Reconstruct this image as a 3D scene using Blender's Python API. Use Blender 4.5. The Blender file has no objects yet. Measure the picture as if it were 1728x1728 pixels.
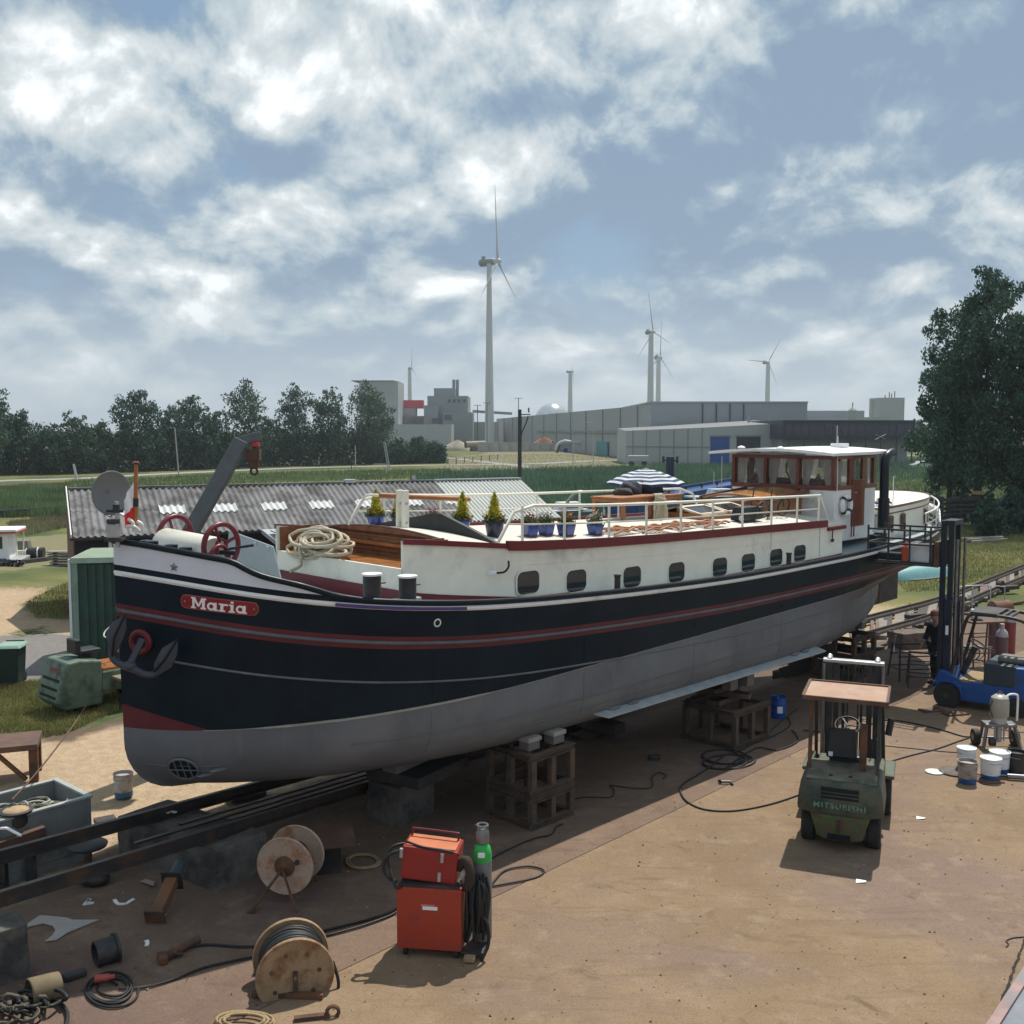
import bpy, bmesh, math, random
import numpy as np
from mathutils import Vector, Matrix
R = math.radians
S = bpy.context.scene
C = S.collection
random.seed(7)

# ------------------------------------------------------------------ camera
FPX, CX, HCAM = 1733.0, 864.0, 5.9          # focal length and centre in photo pixels, eye height
TILT = math.atan(139 / FPX)
cam = bpy.data.cameras.new('camera')
cam.sensor_width = 36.0
cam.lens = 36.0 * FPX / 1728.0
cam.clip_start = 0.05
cam.clip_end = 9000
camo = bpy.data.objects.new('camera', cam)
C.objects.link(camo)
camo.location = (0, 0, HCAM)
camo.rotation_euler = (math.pi / 2 - TILT, 0, 0)
S.camera = camo

# ------------------------------------------------------------------ light
SUN_TO = Vector((0.27, 0.52, 1.0)).normalized()
SUN_EL = math.asin(SUN_TO.z)
SUN_AZ = math.atan2(SUN_TO.x, SUN_TO.y)
sl = bpy.data.lights.new('sun', 'SUN')
sl.energy = 4.5
sl.angle = R(0.6)
sl.color = (1.0, 0.94, 0.84)
so = bpy.data.objects.new('sun', sl)
C.objects.link(so)
so.rotation_euler = (-SUN_TO).to_track_quat('-Z', 'Y').to_euler()
S.view_settings.view_transform = 'Standard'
S.view_settings.look = 'None'
S.view_settings.exposure = 0.18
S.view_settings.gamma = 1.0
S.view_settings.use_curve_mapping = False

W = bpy.data.worlds.new('World')
S.world = W
W.use_nodes = True
W.cycles.sampling_method = 'MANUAL'
W.cycles.sample_map_resolution = 512

def build_world():
 nt = W.node_tree
 nt.nodes.clear()
 N, L = nt.nodes, nt.links

 def nd(t, **kw):
  n = N.new(t)
  for k, v in kw.items():
   setattr(n, k, v)
  return n

 def mth(op, a, b=None, c=None, clamp=False):
  n = nd('ShaderNodeMath', operation=op, use_clamp=clamp)
  for i, v in enumerate((a, b, c)):
   if v is None:
    continue
   if isinstance(v, (int, float)):
    n.inputs[i].default_value = v
   else:
    L.new(v, n.inputs[i])
  return n.outputs[0]

 def mix(f, a, b):
  n = nd('ShaderNodeMix', data_type='RGBA')
  if isinstance(f, (int, float)):
   n.inputs[0].default_value = f
  else:
   L.new(f, n.inputs[0])
  for i, v in ((6, a), (7, b)):
   if isinstance(v, tuple):
    n.inputs[i].default_value = (*v, 1)
   else:
    L.new(v, n.inputs[i])
  return n.outputs[2]

 def sstep(v, a, b):
  n = nd('ShaderNodeMapRange', interpolation_type='SMOOTHSTEP')
  L.new(v, n.inputs[0])
  n.inputs[1].default_value, n.inputs[2].default_value = a, b
  return n.outputs[0]

 sky = nd('ShaderNodeTexSky', sky_type='NISHITA')
 sky.sun_disc = False
 sky.sun_elevation = SUN_EL
 sky.sun_rotation = SUN_AZ
 sky.air_density = 1.0
 sky.dust_density = 0.6
 tc = nd('ShaderNodeTexCoord')
 sep = nd('ShaderNodeSeparateXYZ')
 L.new(tc.outputs['Generated'], sep.inputs[0])
 az = mth('ABSOLUTE', sep.outputs['Z'])

 # clouds flatten towards the horizon: height is squeezed into z/(z+k)
 def coords(dz, sx, sz):
  z = mth('ADD', az, dz)
  hz = mth('MULTIPLY', mth('DIVIDE', z, mth('ADD', z, 0.60)), sz)
  cb = nd('ShaderNodeCombineXYZ')
  L.new(mth('MULTIPLY', sep.outputs['X'], sx), cb.inputs[0])
  L.new(mth('MULTIPLY', sep.outputs['Y'], sx), cb.inputs[1])
  L.new(hz, cb.inputs[2])
  return cb.outputs[0]

 def shift(vec, off):
  a = nd('ShaderNodeVectorMath', operation='ADD')
  L.new(vec, a.inputs[0])
  a.inputs[1].default_value = (off, off * 0.7, off * 1.3)
  return a.outputs[0]

 def noise(vec, scale, detail=8, rough=0.55, dist=0.0, off=0.0):
  n = nd('ShaderNodeTexNoise')
  n.inputs['Scale'].default_value = scale
  n.inputs['Detail'].default_value = detail
  n.inputs['Roughness'].default_value = rough
  n.inputs['Distortion'].default_value = dist
  L.new(shift(vec, off), n.inputs['Vector'])
  return n.outputs[0]

 def puffs(vec, scale, off=0.0):
  # rounded heads of cloud: inverted smooth cells, warped by a little noise
  w = nd('ShaderNodeTexNoise')
  w.inputs['Scale'].default_value = scale * 1.1
  w.inputs['Detail'].default_value = 5
  L.new(shift(vec, off), w.inputs['Vector'])
  a = nd('ShaderNodeVectorMath', operation='MULTIPLY_ADD')
  L.new(w.outputs['Color'], a.inputs[0])
  a.inputs[1].default_value = (0.55 / scale,) * 3
  L.new(vec, a.inputs[2])
  v = nd('ShaderNodeTexVoronoi', feature='F1')
  v.inputs['Scale'].default_value = scale
  v.inputs['Detail'].default_value = 1.5
  v.inputs['Roughness'].default_value = 0.55
  L.new(shift(a.outputs[0], off), v.inputs['Vector'])
  return mth('SUBTRACT', 1.0, v.outputs['Distance'])

 def blob(px, py, r0, r1):
  # a cloud bank standing in one direction of the sky
  a, e = math.atan((px - 864) / FPX), math.atan((864 - py) / FPX) - TILT
  d = (math.sin(a) * math.cos(e), math.cos(a) * math.cos(e), math.sin(e))
  dp = nd('ShaderNodeVectorMath', operation='DISTANCE')
  sc = nd('ShaderNodeVectorMath', operation='MULTIPLY')
  L.new(tc.outputs['Generated'], sc.inputs[0])
  sc.inputs[1].default_value = (1, 1, 1.6)
  L.new(sc.outputs[0], dp.inputs[0])
  dp.inputs[1].default_value = (d[0], d[1], d[2] * 1.6)
  return mth('SUBTRACT', 1.0, sstep(dp.outputs['Value'], r0, r1))

 def total(base, parts):
  for b_, w_ in parts:
   base = mth('MULTIPLY_ADD', b_, w_, base)
  return base

 v0, v1 = coords(0.0, 1.0, 1.45), coords(0.020, 1.0, 1.45)
 big = noise(v0, 4.0, 4, 0.5, 0.3, 3.1)
 mid = noise(v0, 8.0, 10, 0.60, 0.25, 7.7)
 mid1 = noise(v1, 8.0, 10, 0.60, 0.25, 7.7)
 pf, pf1 = puffs(v0, 7.0, 2.3), puffs(v1, 7.0, 2.3)
 dark_bank = blob(1490, 270, 0.05, 0.34)
 dark_low = blob(1000, 430, 0.04, 0.30)
 gap1, gap2, gap3, gap4 = blob(640, 185, 0.01, 0.10), blob(300, 60, 0.0, 0.10), blob(210, 275, 0.0, 0.07), blob(800, 25, 0.0, 0.09)
 white1, white2, white3, white4 = blob(60, 150, 0.03, 0.15), blob(1120, 95, 0.05, 0.22), blob(680, 362, 0.0, 0.05), blob(470, 160, 0.0, 0.12)
 cover = mth('MULTIPLY_ADD', big, 0.55, mth('MULTIPLY_ADD', mid, 0.50, mth('MULTIPLY', pf, 0.22)))
 cover = total(cover, ((gap1, -0.20), (gap2, -0.13), (gap3, -0.12), (gap4, -0.15), (dark_bank, 0.14), (white1, 0.14), (white2, 0.09), (white4, 0.08)))
 mask = sstep(cover, 0.33, 0.47)
 # seen against the sun: thin edges glow, thick middles go grey blue
 edge = mth('MULTIPLY_ADD', mth('SUBTRACT', mid, mid1), 2.4, mth('MULTIPLY', mth('SUBTRACT', pf, pf1), 0.9))
 lit = mth('MULTIPLY_ADD', edge, 0.85, 0.61)
 lit = total(lit, ((mth('SUBTRACT', mid, 0.5), 1.1), (mth('SUBTRACT', pf, 0.55), 0.55), (mth('SUBTRACT', big, 0.5), -0.8), (white1, 0.10), (white2, 0.30), (white3, 0.30), (white4, 0.18), (dark_low, -0.20)))
 lit = mth('MULTIPLY_ADD', dark_bank, -0.24, lit, clamp=True)
 ramp = nd('ShaderNodeValToRGB')
 L.new(lit, ramp.inputs[0])
 e = ramp.color_ramp.elements
 e[0].position, e[0].color = 0.0, (2.2, 3.1, 4.3, 1)
 e[1].position, e[1].color = 1.0, (9.8, 10.2, 10.4, 1)
 for p_, c_ in ((0.22, (2.8, 3.8, 4.8)), (0.45, (4.6, 5.4, 5.9)), (0.72, (6.5, 7.0, 7.2))):
  q = e.new(p_)
  q.color = (*c_, 1)
 clear = mix(0.75, sky.outputs[0], (1.7, 2.9, 4.3))
 col = mix(mask, clear, ramp.outputs[0])
 # low haze band of far cloud near the horizon, all the way round
 low = mth('SUBTRACT', 1.0, sstep(az, 0.0, 0.16))
 col = mix(mth('MULTIPLY', low, 0.7), col, (5.0, 5.8, 6.3))
 bg = nd('ShaderNodeBackground')
 L.new(col, bg.inputs[0])
 bg.inputs[1].default_value = 0.1
 out = nd('ShaderNodeOutputWorld')
 L.new(bg.outputs[0], out.inputs[0])

build_world()

# ------------------------------------------------------------------ where a photo pixel stands in the place
_c, _s = math.cos(TILT), math.sin(TILT)

def ray(px, py):
 x, y = (px - CX) / FPX, -(py - 864) / FPX
 return Vector((x, _c + y * _s, -_s + y * _c))

def zg(x, y):
 """ground height: level yard, then the slip runs down towards the water"""
 return float(zgv(np.array([[x, y]], float))[0])

def zgv(P):
 s = 0.587 * P[:, 0] + 0.81 * P[:, 1]
 n = (P[:, 0] + 3.94) * 0.81 - (P[:, 1] - 12.98) * 0.587      # metres to the right of the slip rails
 k = np.clip((n - 0.6) / 2.6, 0, 1)
 k = k * k * (3 - 2 * k)
 t = np.clip((s - 14 - 11 * k) / (24 - 2 * k), 0, 1)
 return -1.2 * t * t * (3 - 2 * t)

def G(px, py, h=0.0):
 """point h metres above the ground seen at this pixel"""
 d = ray(px, py)
 z = h
 for _ in range(30):
  t = (z - HCAM) / d.z
  z2 = zg(d.x * t, d.y * t) + h
  if abs(z2 - z) < 1e-4:
   break
  z = z * 0.4 + z2 * 0.6
 return Vector((d.x * t, d.y * t, z))

def D(px, py, Y):
 d = ray(px, py)
 t = Y / d.y
 return Vector((d.x * t, Y, HCAM + d.z * t))

# ------------------------------------------------------------------ materials
MATS = {}

def pm(name, col, rough=0.6, metal=0.0, var=0.18, scale=4.0, dirt=None, damt=0.45, dscale=2.5, bump=0.0, bscale=30.0, spec=0.4, island=0.0, coat=0.0, trans=0.0, streak=None):
 if name in MATS:
  return MATS[name]
 m = bpy.data.materials.new(name)
 m.use_nodes = True
 nt = m.node_tree
 N, L = nt.nodes, nt.links
 p = N['Principled BSDF']
 p.inputs['Roughness'].default_value = rough
 p.inputs['Metallic'].default_value = metal
 p.inputs['Specular IOR Level'].default_value = spec
 p.inputs['Coat Weight'].default_value = coat
 tc = N.new('ShaderNodeTexCoord')

 def noise(sc, det=6, rg=0.6):
  n = N.new('ShaderNodeTexNoise')
  n.inputs['Scale'].default_value = sc
  n.inputs['Detail'].default_value = det
  n.inputs['Roughness'].default_value = rg
  L.new(tc.outputs['Object'], n.inputs['Vector'])
  return n.outputs[0]

 def mr(v, a, b, c=0.0, d=1.0):
  n = N.new('ShaderNodeMapRange')
  L.new(v, n.inputs[0])
  for i, q in enumerate((a, b, c, d)):
   n.inputs[i + 1].default_value = q
  return n.outputs[0]

 def mixc(f, a, b, blend='MIX'):
  n = N.new('ShaderNodeMix')
  n.data_type = 'RGBA'
  n.blend_type = blend
  if isinstance(f, float):
   n.inputs[0].default_value = f
  else:
   L.new(f, n.inputs[0])
  for i, v in ((6, a), (7, b)):
   if isinstance(v, tuple):
    n.inputs[i].default_value = (*v[:3], 1)
   else:
    L.new(v, n.inputs[i])
  return n.outputs[2]

 lo = tuple(max(0, c * (1 - var)) for c in col)
 hi = tuple(min(1, c * (1 + var)) for c in col)
 c = mixc(mr(noise(scale), 0.3, 0.7), lo, hi)
 if dirt is not None:
  f = mr(noise(dscale, 8, 0.65), 0.62 - damt * 0.35, 0.72 - damt * 0.2)
  c = mixc(f, c, dirt)
  L.new(mr(f, 0, 1, rough, min(1, rough + 0.25)), p.inputs['Roughness'])
 if streak is not None:      # runs and scrapes drawn down the plates
  mp = N.new('ShaderNodeMapping')
  mp.inputs['Scale'].default_value = (5.0, 5.0, 0.35)
  L.new(tc.outputs['Object'], mp.inputs['Vector'])
  n = N.new('ShaderNodeTexNoise')
  n.inputs['Scale'].default_value = 1.6
  n.inputs['Detail'].default_value = 9
  n.inputs['Roughness'].default_value = 0.7
  L.new(mp.outputs[0], n.inputs['Vector'])
  c = mixc(mr(n.outputs[0], 0.54, 0.80, 0.0, 0.8), c, streak)
 if island:
  g = N.new('ShaderNodeNewGeometry')
  v = mr(g.outputs['Random Per Island'], 0, 1, 1 - island, 1 + island)
  h = N.new('ShaderNodeHueSaturation')
  L.new(v, h.inputs['Value'])
  L.new(mr(g.outputs['Random Per Island'], 0, 1, 0.5 - 0.03 * min(1, island * 2), 0.5 + 0.02), h.inputs['Hue'])
  L.new(c, h.inputs['Color'])
  c = h.outputs[0]
 L.new(c, p.inputs['Base Color'])
 if bump:
  b = N.new('ShaderNodeBump')
  b.inputs['Strength'].default_value = bump
  b.inputs['Distance'].default_value = 0.02
  L.new(noise(bscale, 8, 0.65), b.inputs['Height'])
  L.new(b.outputs[0], p.inputs['Normal'])
 if trans:
  t = N.new('ShaderNodeBsdfTranslucent')
  L.new(c, t.inputs[0])
  x = N.new('ShaderNodeMixShader')
  x.inputs[0].default_value = trans
  L.new(p.outputs[0], x.inputs[1])
  L.new(t.outputs[0], x.inputs[2])
  L.new(x.outputs[0], N['Material Output'].inputs[0])
 MATS[name] = m
 return m

def glassm(name, col, rough=0.08, alpha=1.0):
 if name in MATS:
  return MATS[name]
 m = bpy.data.materials.new(name)
 m.use_nodes = True
 nt = m.node_tree
 p = nt.nodes['Principled BSDF']
 p.inputs['Base Color'].default_value = (*col, 1)
 p.inputs['Roughness'].default_value = rough
 p.inputs['Specular IOR Level'].default_value = 0.6
 if alpha < 1:
  t = nt.nodes.new('ShaderNodeBsdfTransparent')
  x = nt.nodes.new('ShaderNodeMixShader')
  x.inputs[0].default_value = alpha
  nt.links.new(t.outputs[0], x.inputs[1])
  nt.links.new(p.outputs[0], x.inputs[2])
  nt.links.new(x.outputs[0], nt.nodes['Material Output'].inputs[0])
 MATS[name] = m
 return m

RUST = (0.20, 0.085, 0.04)
M_black = pm('black_paint', (0.006, 0.0145, 0.024), 0.34, var=0.3, scale=1.2, dirt=(0.010, 0.020, 0.030), damt=0.3, dscale=0.9, bump=0.10, bscale=1.4, streak=(0.014, 0.023, 0.032), spec=0.14)
M_trim = pm('black_trim_paint', (0.008, 0.015, 0.022), 0.35, var=0.2, spec=0.2)
M_white = pm('white_paint', (0.80, 0.81, 0.81), 0.4, var=0.04, dirt=(0.55, 0.54, 0.5), damt=0.15, dscale=1.5)
M_lav = pm('pale_lavender_paint', (0.64, 0.67, 0.75), 0.38, var=0.04)
M_cream = pm('cream_paint', (0.78, 0.76, 0.665), 0.42, var=0.05, dirt=(0.5, 0.49, 0.43), damt=0.2, dscale=0.8)
M_deckw = pm('deck_white_paint', (0.58, 0.56, 0.50), 0.6, var=0.06, dirt=(0.5, 0.48, 0.42), damt=0.3)
M_mar = pm('maroon_paint', (0.15, 0.016, 0.024), 0.38, var=0.15)
M_red = pm('stripe_red_paint', (0.105, 0.015, 0.022), 0.45, var=0.25, scale=2)
M_grey = pm('hull_grey_primer', (0.132, 0.143, 0.160), 0.6, var=0.22, scale=0.8, dirt=(0.175, 0.18, 0.19), damt=0.3, dscale=0.7, bump=0.12, bscale=1.6, streak=(0.175, 0.18, 0.19))
M_greyrail = pm('grey_rail_paint', (0.10, 0.105, 0.125), 0.5, var=0.2)
M_seam = pm('grey_seam', (0.12, 0.135, 0.15), 0.55, var=0.2)
M_lgrey = pm('light_grey_deck_paint', (0.34, 0.39, 0.42), 0.45, var=0.06)
M_wood = pm('varnished_wood', (0.34, 0.13, 0.04), 0.3, var=0.3, scale=3, coat=0.3)
M_mahog = pm('mahogany', (0.155, 0.04, 0.026), 0.3, var=0.3, scale=4, coat=0.3)
M_teak = pm('teak', (0.30, 0.12, 0.045), 0.5, var=0.3, scale=12)
M_rope = pm('cream_rope', (0.50, 0.44, 0.33), 0.9, var=0.15, scale=30, bump=0.5, bscale=90)
M_tan = pm('tan_rope', (0.30, 0.22, 0.12), 0.9, var=0.25, scale=20)
M_steel = pm('bare_steel', (0.20, 0.20, 0.21), 0.4, 0.7, var=0.3)
M_galv = pm('galvanised_steel', (0.42, 0.44, 0.45), 0.45, 0.5, var=0.15)
M_dark = pm('dark_steel', (0.035, 0.038, 0.043), 0.5, 0.2, var=0.3, dirt=(0.09, 0.06, 0.045), damt=0.3, dscale=4)
M_rail = pm('rail_steel', (0.045, 0.042, 0.042), 0.45, 0.3, var=0.3, dirt=(0.10, 0.06, 0.04), damt=0.35, dscale=3)
M_rusty = pm('rusty_steel', (0.085, 0.052, 0.038), 0.8, 0.1, var=0.35, scale=5, dirt=(0.17, 0.075, 0.035), damt=0.5, dscale=5)
M_brown = pm('brown_primer_steel', (0.10, 0.055, 0.042), 0.7, var=0.25, dirt=(0.16, 0.09, 0.06), damt=0.4)
M_rubber = pm('rubber', (0.022, 0.022, 0.022), 0.75, var=0.35, scale=10)
M_cable = pm('black_cable', (0.016, 0.017, 0.019), 0.55, var=0.2)
M_plastic = pm('black_plastic', (0.02, 0.023, 0.026), 0.45, var=0.2)
M_blue = pm('pot_blue_glaze', (0.02, 0.055, 0.26), 0.22, var=0.2, coat=0.4)
M_pane = glassm('dark_pane', (0.03, 0.04, 0.045), 0.06)
M_clear = glassm('clear_pane', (0.10, 0.12, 0.13), 0.04, 0.2)
M_conc = pm('weathered_concrete', (0.155, 0.142, 0.128), 0.9, var=0.3, scale=3, dirt=(0.05, 0.048, 0.048), damt=0.6, dscale=1.6, bump=0.6, bscale=14)
M_green = pm('faded_green_paint', (0.075, 0.105, 0.07), 0.55, var=0.2, scale=3, dirt=(0.10, 0.085, 0.06), damt=0.5, dscale=3.5)
M_crib = pm('grey_brown_steel', (0.080, 0.062, 0.050), 0.8, var=0.35, scale=5, dirt=(0.12, 0.072, 0.045), damt=0.4, dscale=5)
M_truckblue = pm('worn_blue_paint', (0.012, 0.075, 0.27), 0.45, var=0.15, dirt=(0.04, 0.06, 0.10), damt=0.3, dscale=3)

# ------------------------------------------------------------------ mesh builder
class MB:
 def __init__(self):
  self.v, self.f, self.m = [], [], []

 def add(self, vs, fs, mi=0):
  n = len(self.v)
  self.v += [tuple(p) for p in vs]
  self.f += [tuple(i + n for i in f) for f in fs]
  self.m += [mi] * len(fs)
  return self

 def boxb(self, x0, x1, y0, y1, z0, z1, mi=0, M=None, taper=None):
  vs = [Vector((x, y, z)) for z in (z0, z1) for y in (y0, y1) for x in (x0, x1)]
  if taper:  # top face scaled about its centre
   cx, cy = (x0 + x1) / 2, (y0 + y1) / 2
   for i in range(4, 8):
    vs[i].x = cx + (vs[i].x - cx) * taper[0]
    vs[i].y = cy + (vs[i].y - cy) * taper[1]
  if M is not None:
   vs = [M @ p for p in vs]
  return self.add(vs, [(0, 2, 3, 1), (4, 5, 7, 6), (0, 1, 5, 4), (2, 6, 7, 3), (0, 4, 6, 2), (1, 3, 7, 5)], mi)

 def box(self, c, s, mi=0, rz=0.0, M=None):
  m = Matrix.Translation(c) @ Matrix.Rotation(rz, 4, 'Z')
  if M is not None:
   m = M @ m
  return self.boxb(-s[0] / 2, s[0] / 2, -s[1] / 2, s[1] / 2, -s[2] / 2, s[2] / 2, mi, m)

 def frame(self, p, q, up=(0, 0, 1)):
  p, q = Vector(p), Vector(q)
  z = (q - p)
  ln = z.length
  z.normalize()
  u = Vector(up)
  if abs(z.dot(u)) > 0.98:
   u = Vector((1, 0, 0))
  x = u.cross(z).normalized()
  y = z.cross(x)
  return Matrix(((x.x, y.x, z.x, p.x), (x.y, y.y, z.y, p.y), (x.z, y.z, z.z, p.z), (0, 0, 0, 1))), ln

 def beam(self, p, q, w, h, mi=0, up=(0, 0, 1)):
  M, ln = self.frame(p, q, up)
  return self.boxb(-w / 2, w / 2, -h / 2, h / 2, 0, ln, mi, M)

 def cyl(self, p, q, r0, r1=None, n=12, mi=0, caps=True):
  r1 = r0 if r1 is None else r1
  M, ln = self.frame(p, q)
  vs = []
  for r, z in ((r0, 0), (r1, ln)):
   for i in range(n):
    a = 2 * math.pi * i / n
    vs.append(M @ Vector((r * math.cos(a), r * math.sin(a), z)))
  fs = [(i, (i + 1) % n, n + (i + 1) % n, n + i) for i in range(n)]
  if caps:
   fs += [tuple(range(n - 1, -1, -1)), tuple(range(n, 2 * n))]
  return self.add(vs, fs, mi)

 def lathe(self, prof, n=24, M=None, mi=0, caps=True):
  M = M or Matrix.Identity(4)
  vs, fs = [], []
  for r, z in prof:
   for i in range(n):
    a = 2 * math.pi * i / n
    vs.append(M @ Vector((r * math.cos(a), r * math.sin(a), z)))
  for k in range(len(prof) - 1):
   for i in range(n):
    j = (i + 1) % n
    fs.append((k * n + i, k * n + j, (k + 1) * n + j, (k + 1) * n + i))
  if caps:
   fs.append(tuple(range(n - 1, -1, -1)))
   o = (len(prof) - 1) * n
   fs.append(tuple(range(o, o + n)))
  return self.add(vs, fs, mi)

 def lathe_pq(self, p, q, prof, n=24, mi=0, caps=True):
  M, ln = self.frame(p, q)
  return self.lathe(prof, n, M, mi, caps)

 def tube(self, pts, r, n=8, mi=0, closed=False, r1=None):
  pts = [Vector(p) for p in pts]
  k = len(pts)
  vs, fs = [], []
  px = None
  for i, p in enumerate(pts):
   if closed:
    t = pts[(i + 1) % k] - pts[i - 1]
   else:
    t = pts[min(i + 1, k - 1)] - pts[max(i - 1, 0)]
   if t.length < 1e-9:
    t = Vector((0, 0, 1))
   t.normalize()
   if px is None:
    u = Vector((0, 0, 1)) if abs(t.z) < 0.9 else Vector((1, 0, 0))
    px = u.cross(t).normalized()
   else:
    px = (px - t * px.dot(t))
    if px.length < 1e-6:
     px = Vector((1, 0, 0)).cross(t)
    px.normalize()
   py = t.cross(px)
   rr = r if r1 is None else r + (r1 - r) * i / (k - 1)
   for j in range(n):
    a = 2 * math.pi * j / n
    vs.append(p + px * (rr * math.cos(a)) + py * (rr * math.sin(a)))
  segs = k if closed else k - 1
  for i in range(segs):
   a0, b0 = i * n, ((i + 1) % k) * n
   for j in range(n):
    jj = (j + 1) % n
    fs.append((a0 + j, a0 + jj, b0 + jj, b0 + j))
  if not closed:
   fs += [tuple(range(n - 1, -1, -1)), tuple(range((k - 1) * n, k * n))]
  return self.add(vs, fs, mi)

 def torus(self, c, Rr, r, axis=(0, 0, 1), n=28, m=8, mi=0, a0=0.0, a1=2 * math.pi):
  M, _ = self.frame(c, Vector(c) + Vector(axis))
  full = abs(a1 - a0 - 2 * math.pi) < 1e-6
  k = n if full else n + 1
  pts = [M @ Vector((Rr * math.cos(a0 + (a1 - a0) * i / n), Rr * math.sin(a0 + (a1 - a0) * i / n), 0)) for i in range(k)]
  return self.tube(pts, r, m, mi, closed=full)

 def prism(self, poly, z0, z1, M=None, mi=0):
  M = M or Matrix.Identity(4)
  n = len(poly)
  vs = [M @ Vector((x, y, z0)) for x, y in poly] + [M @ Vector((x, y, z1)) for x, y in poly]
  fs = [tuple(range(n - 1, -1, -1)), tuple(range(n, 2 * n))] + [(i, (i + 1) % n, n + (i + 1) % n, n + i) for i in range(n)]
  return self.add(vs, fs, mi)

 def sphere(self, c, r, s=(1, 1, 1), n=12, mi=0):
  prof = [(math.sin(math.pi * i / n) * 1.0, -math.cos(math.pi * i / n)) for i in range(n + 1)]
  prof[0] = (0.001, -1)
  prof[-1] = (0.001, 1)
  M = Matrix.Translation(c) @ Matrix.Diagonal((r * s[0], r * s[1], r * s[2], 1))
  return self.lathe(prof, n * 2, M, mi)

 def grid(self, fn, nu, nv, mi=0):
  vs = [fn(i / nu, j / nv) for i in range(nu + 1) for j in range(nv + 1)]
  fs = [(i * (nv + 1) + j, (i + 1) * (nv + 1) + j, (i + 1) * (nv + 1) + j + 1, i * (nv + 1) + j + 1) for i in range(nu) for j in range(nv)]
  return self.add(vs, fs, mi)

 def build(self, name, mats, parent=None, smooth=None, bevel=0.0, kind=None, label=None, solid=0.0):
  me = bpy.data.meshes.new(name)
  me.from_pydata(self.v, [], self.f)
  if not isinstance(mats, (list, tuple)):
   mats = [mats]
  for m in mats:
   me.materials.append(m)
  if len(mats) > 1:
   me.polygons.foreach_set('material_index', self.m)
  me.update()
  if smooth is not None:
   me.shade_smooth()
   me.set_sharp_from_angle(angle=R(smooth))
  o = bpy.data.objects.new(name, me)
  C.objects.link(o)
  if parent is not None:
   o.parent = parent
  if solid:
   sm = o.modifiers.new('thickness', 'SOLIDIFY')
   sm.thickness = solid
   sm.offset = 0
  if bevel:
   bm_ = o.modifiers.new('edge', 'BEVEL')
   bm_.width = bevel
   bm_.segments = 2
   bm_.limit_method = 'ANGLE'
   bm_.angle_limit = R(40)
  if kind:
   o['kind'] = kind
  if label:
   o['label'] = label
  return o

def tag(o, label, cat, group=None, kind=None):
 o['label'] = label
 o['category'] = cat
 if group:
  o['group'] = group
 if kind:
  o['kind'] = kind
 return o

def thing(name, label, cat, loc=(0, 0, 0), rz=0.0, group=None):
 o = bpy.data.objects.new(name, None)
 o.empty_display_size = 0.2
 C.objects.link(o)
 o.location = loc
 o.rotation_euler = (0, 0, rz)
 return tag(o, label, cat, group)

def kids(o):
 return [c for c in C.objects if c.parent == o]

def dup(root, loc, rz, label=None, scale=None):
 r = root.copy()
 C.objects.link(r)
 r.location = loc
 r.rotation_euler = (0, 0, rz)
 if scale:
  r.scale = (scale,) * 3
 if label:
  r['label'] = label
 for ch in kids(root):
  c = ch.copy()
  C.objects.link(c)
  c.parent = r
  for g in kids(ch):
   d = g.copy()
   C.objects.link(d)
   d.parent = c
 return r

def piece(me_obj, name, parent, loc=(0, 0, 0), rot=(0, 0, 0), scale=(1, 1, 1)):
 o = bpy.data.objects.new(name, me_obj.data)
 C.objects.link(o)
 o.parent = parent
 o.location, o.rotation_euler, o.scale = loc, rot, scale
 return o

def catmull(P, n=8):
 P = [Vector(p) for p in P]
 out = []
 for i in range(len(P) - 1):
  p0, p1, p2, p3 = P[max(i - 1, 0)], P[i], P[i + 1], P[min(i + 2, len(P) - 1)]
  for k in range(n):
   t = k / n
   out.append(0.5 * ((2 * p1) + (p2 - p0) * t + (2 * p0 - 5 * p1 + 4 * p2 - p3) * t * t + (3 * p1 - p0 - 3 * p2 + p3) * t ** 3))
 out.append(P[-1])
 return out

def sm(a, b, x):
 t = min(1.0, max(0.0, (x - a) / (b - a)))
 return t * t * (3 - 2 * t)
# ------------------------------------------------------------------ ground
def poly_world(px):
 return np.array([G(x, y)[:2] for x, y in px])

def sdist(P, poly):
 """signed distance (positive inside) of points P to a polygon"""
 x, y = P[:, 0], P[:, 1]
 d = np.full(len(P), 1e9)
 ins = np.zeros(len(P), bool)
 n = len(poly)
 for i in range(n):
  a, b = poly[i], poly[(i + 1) % n]
  e = b - a
  w = P - a
  t = np.clip((w @ e) / max(e @ e, 1e-9), 0, 1)
  q = w - t[:, None] * e
  d = np.minimum(d, np.hypot(q[:, 0], q[:, 1]))
  c = ((a[1] > y) != (b[1] > y))
  with np.errstate(divide='ignore', invalid='ignore'):
   xi = (b[0] - a[0]) * (y - a[1]) / (b[1] - a[1] + 1e-12) + a[0]
  ins ^= c & (x < xi)
 return np.where(ins, d, -d)

def axis_pts(lo, hi, st, far, ratio=1.25):
 a = list(np.arange(lo, hi + 1e-6, st))
 s_, x = st, hi
 up = []
 while x < far:
  s_ *= ratio
  x += s_
  up.append(x)
 s_, x = st, lo
 dn = []
 while x > -far:
  s_ *= ratio
  x -= s_
  dn.append(x)
 return np.array(dn[::-1] + a + up)

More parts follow.
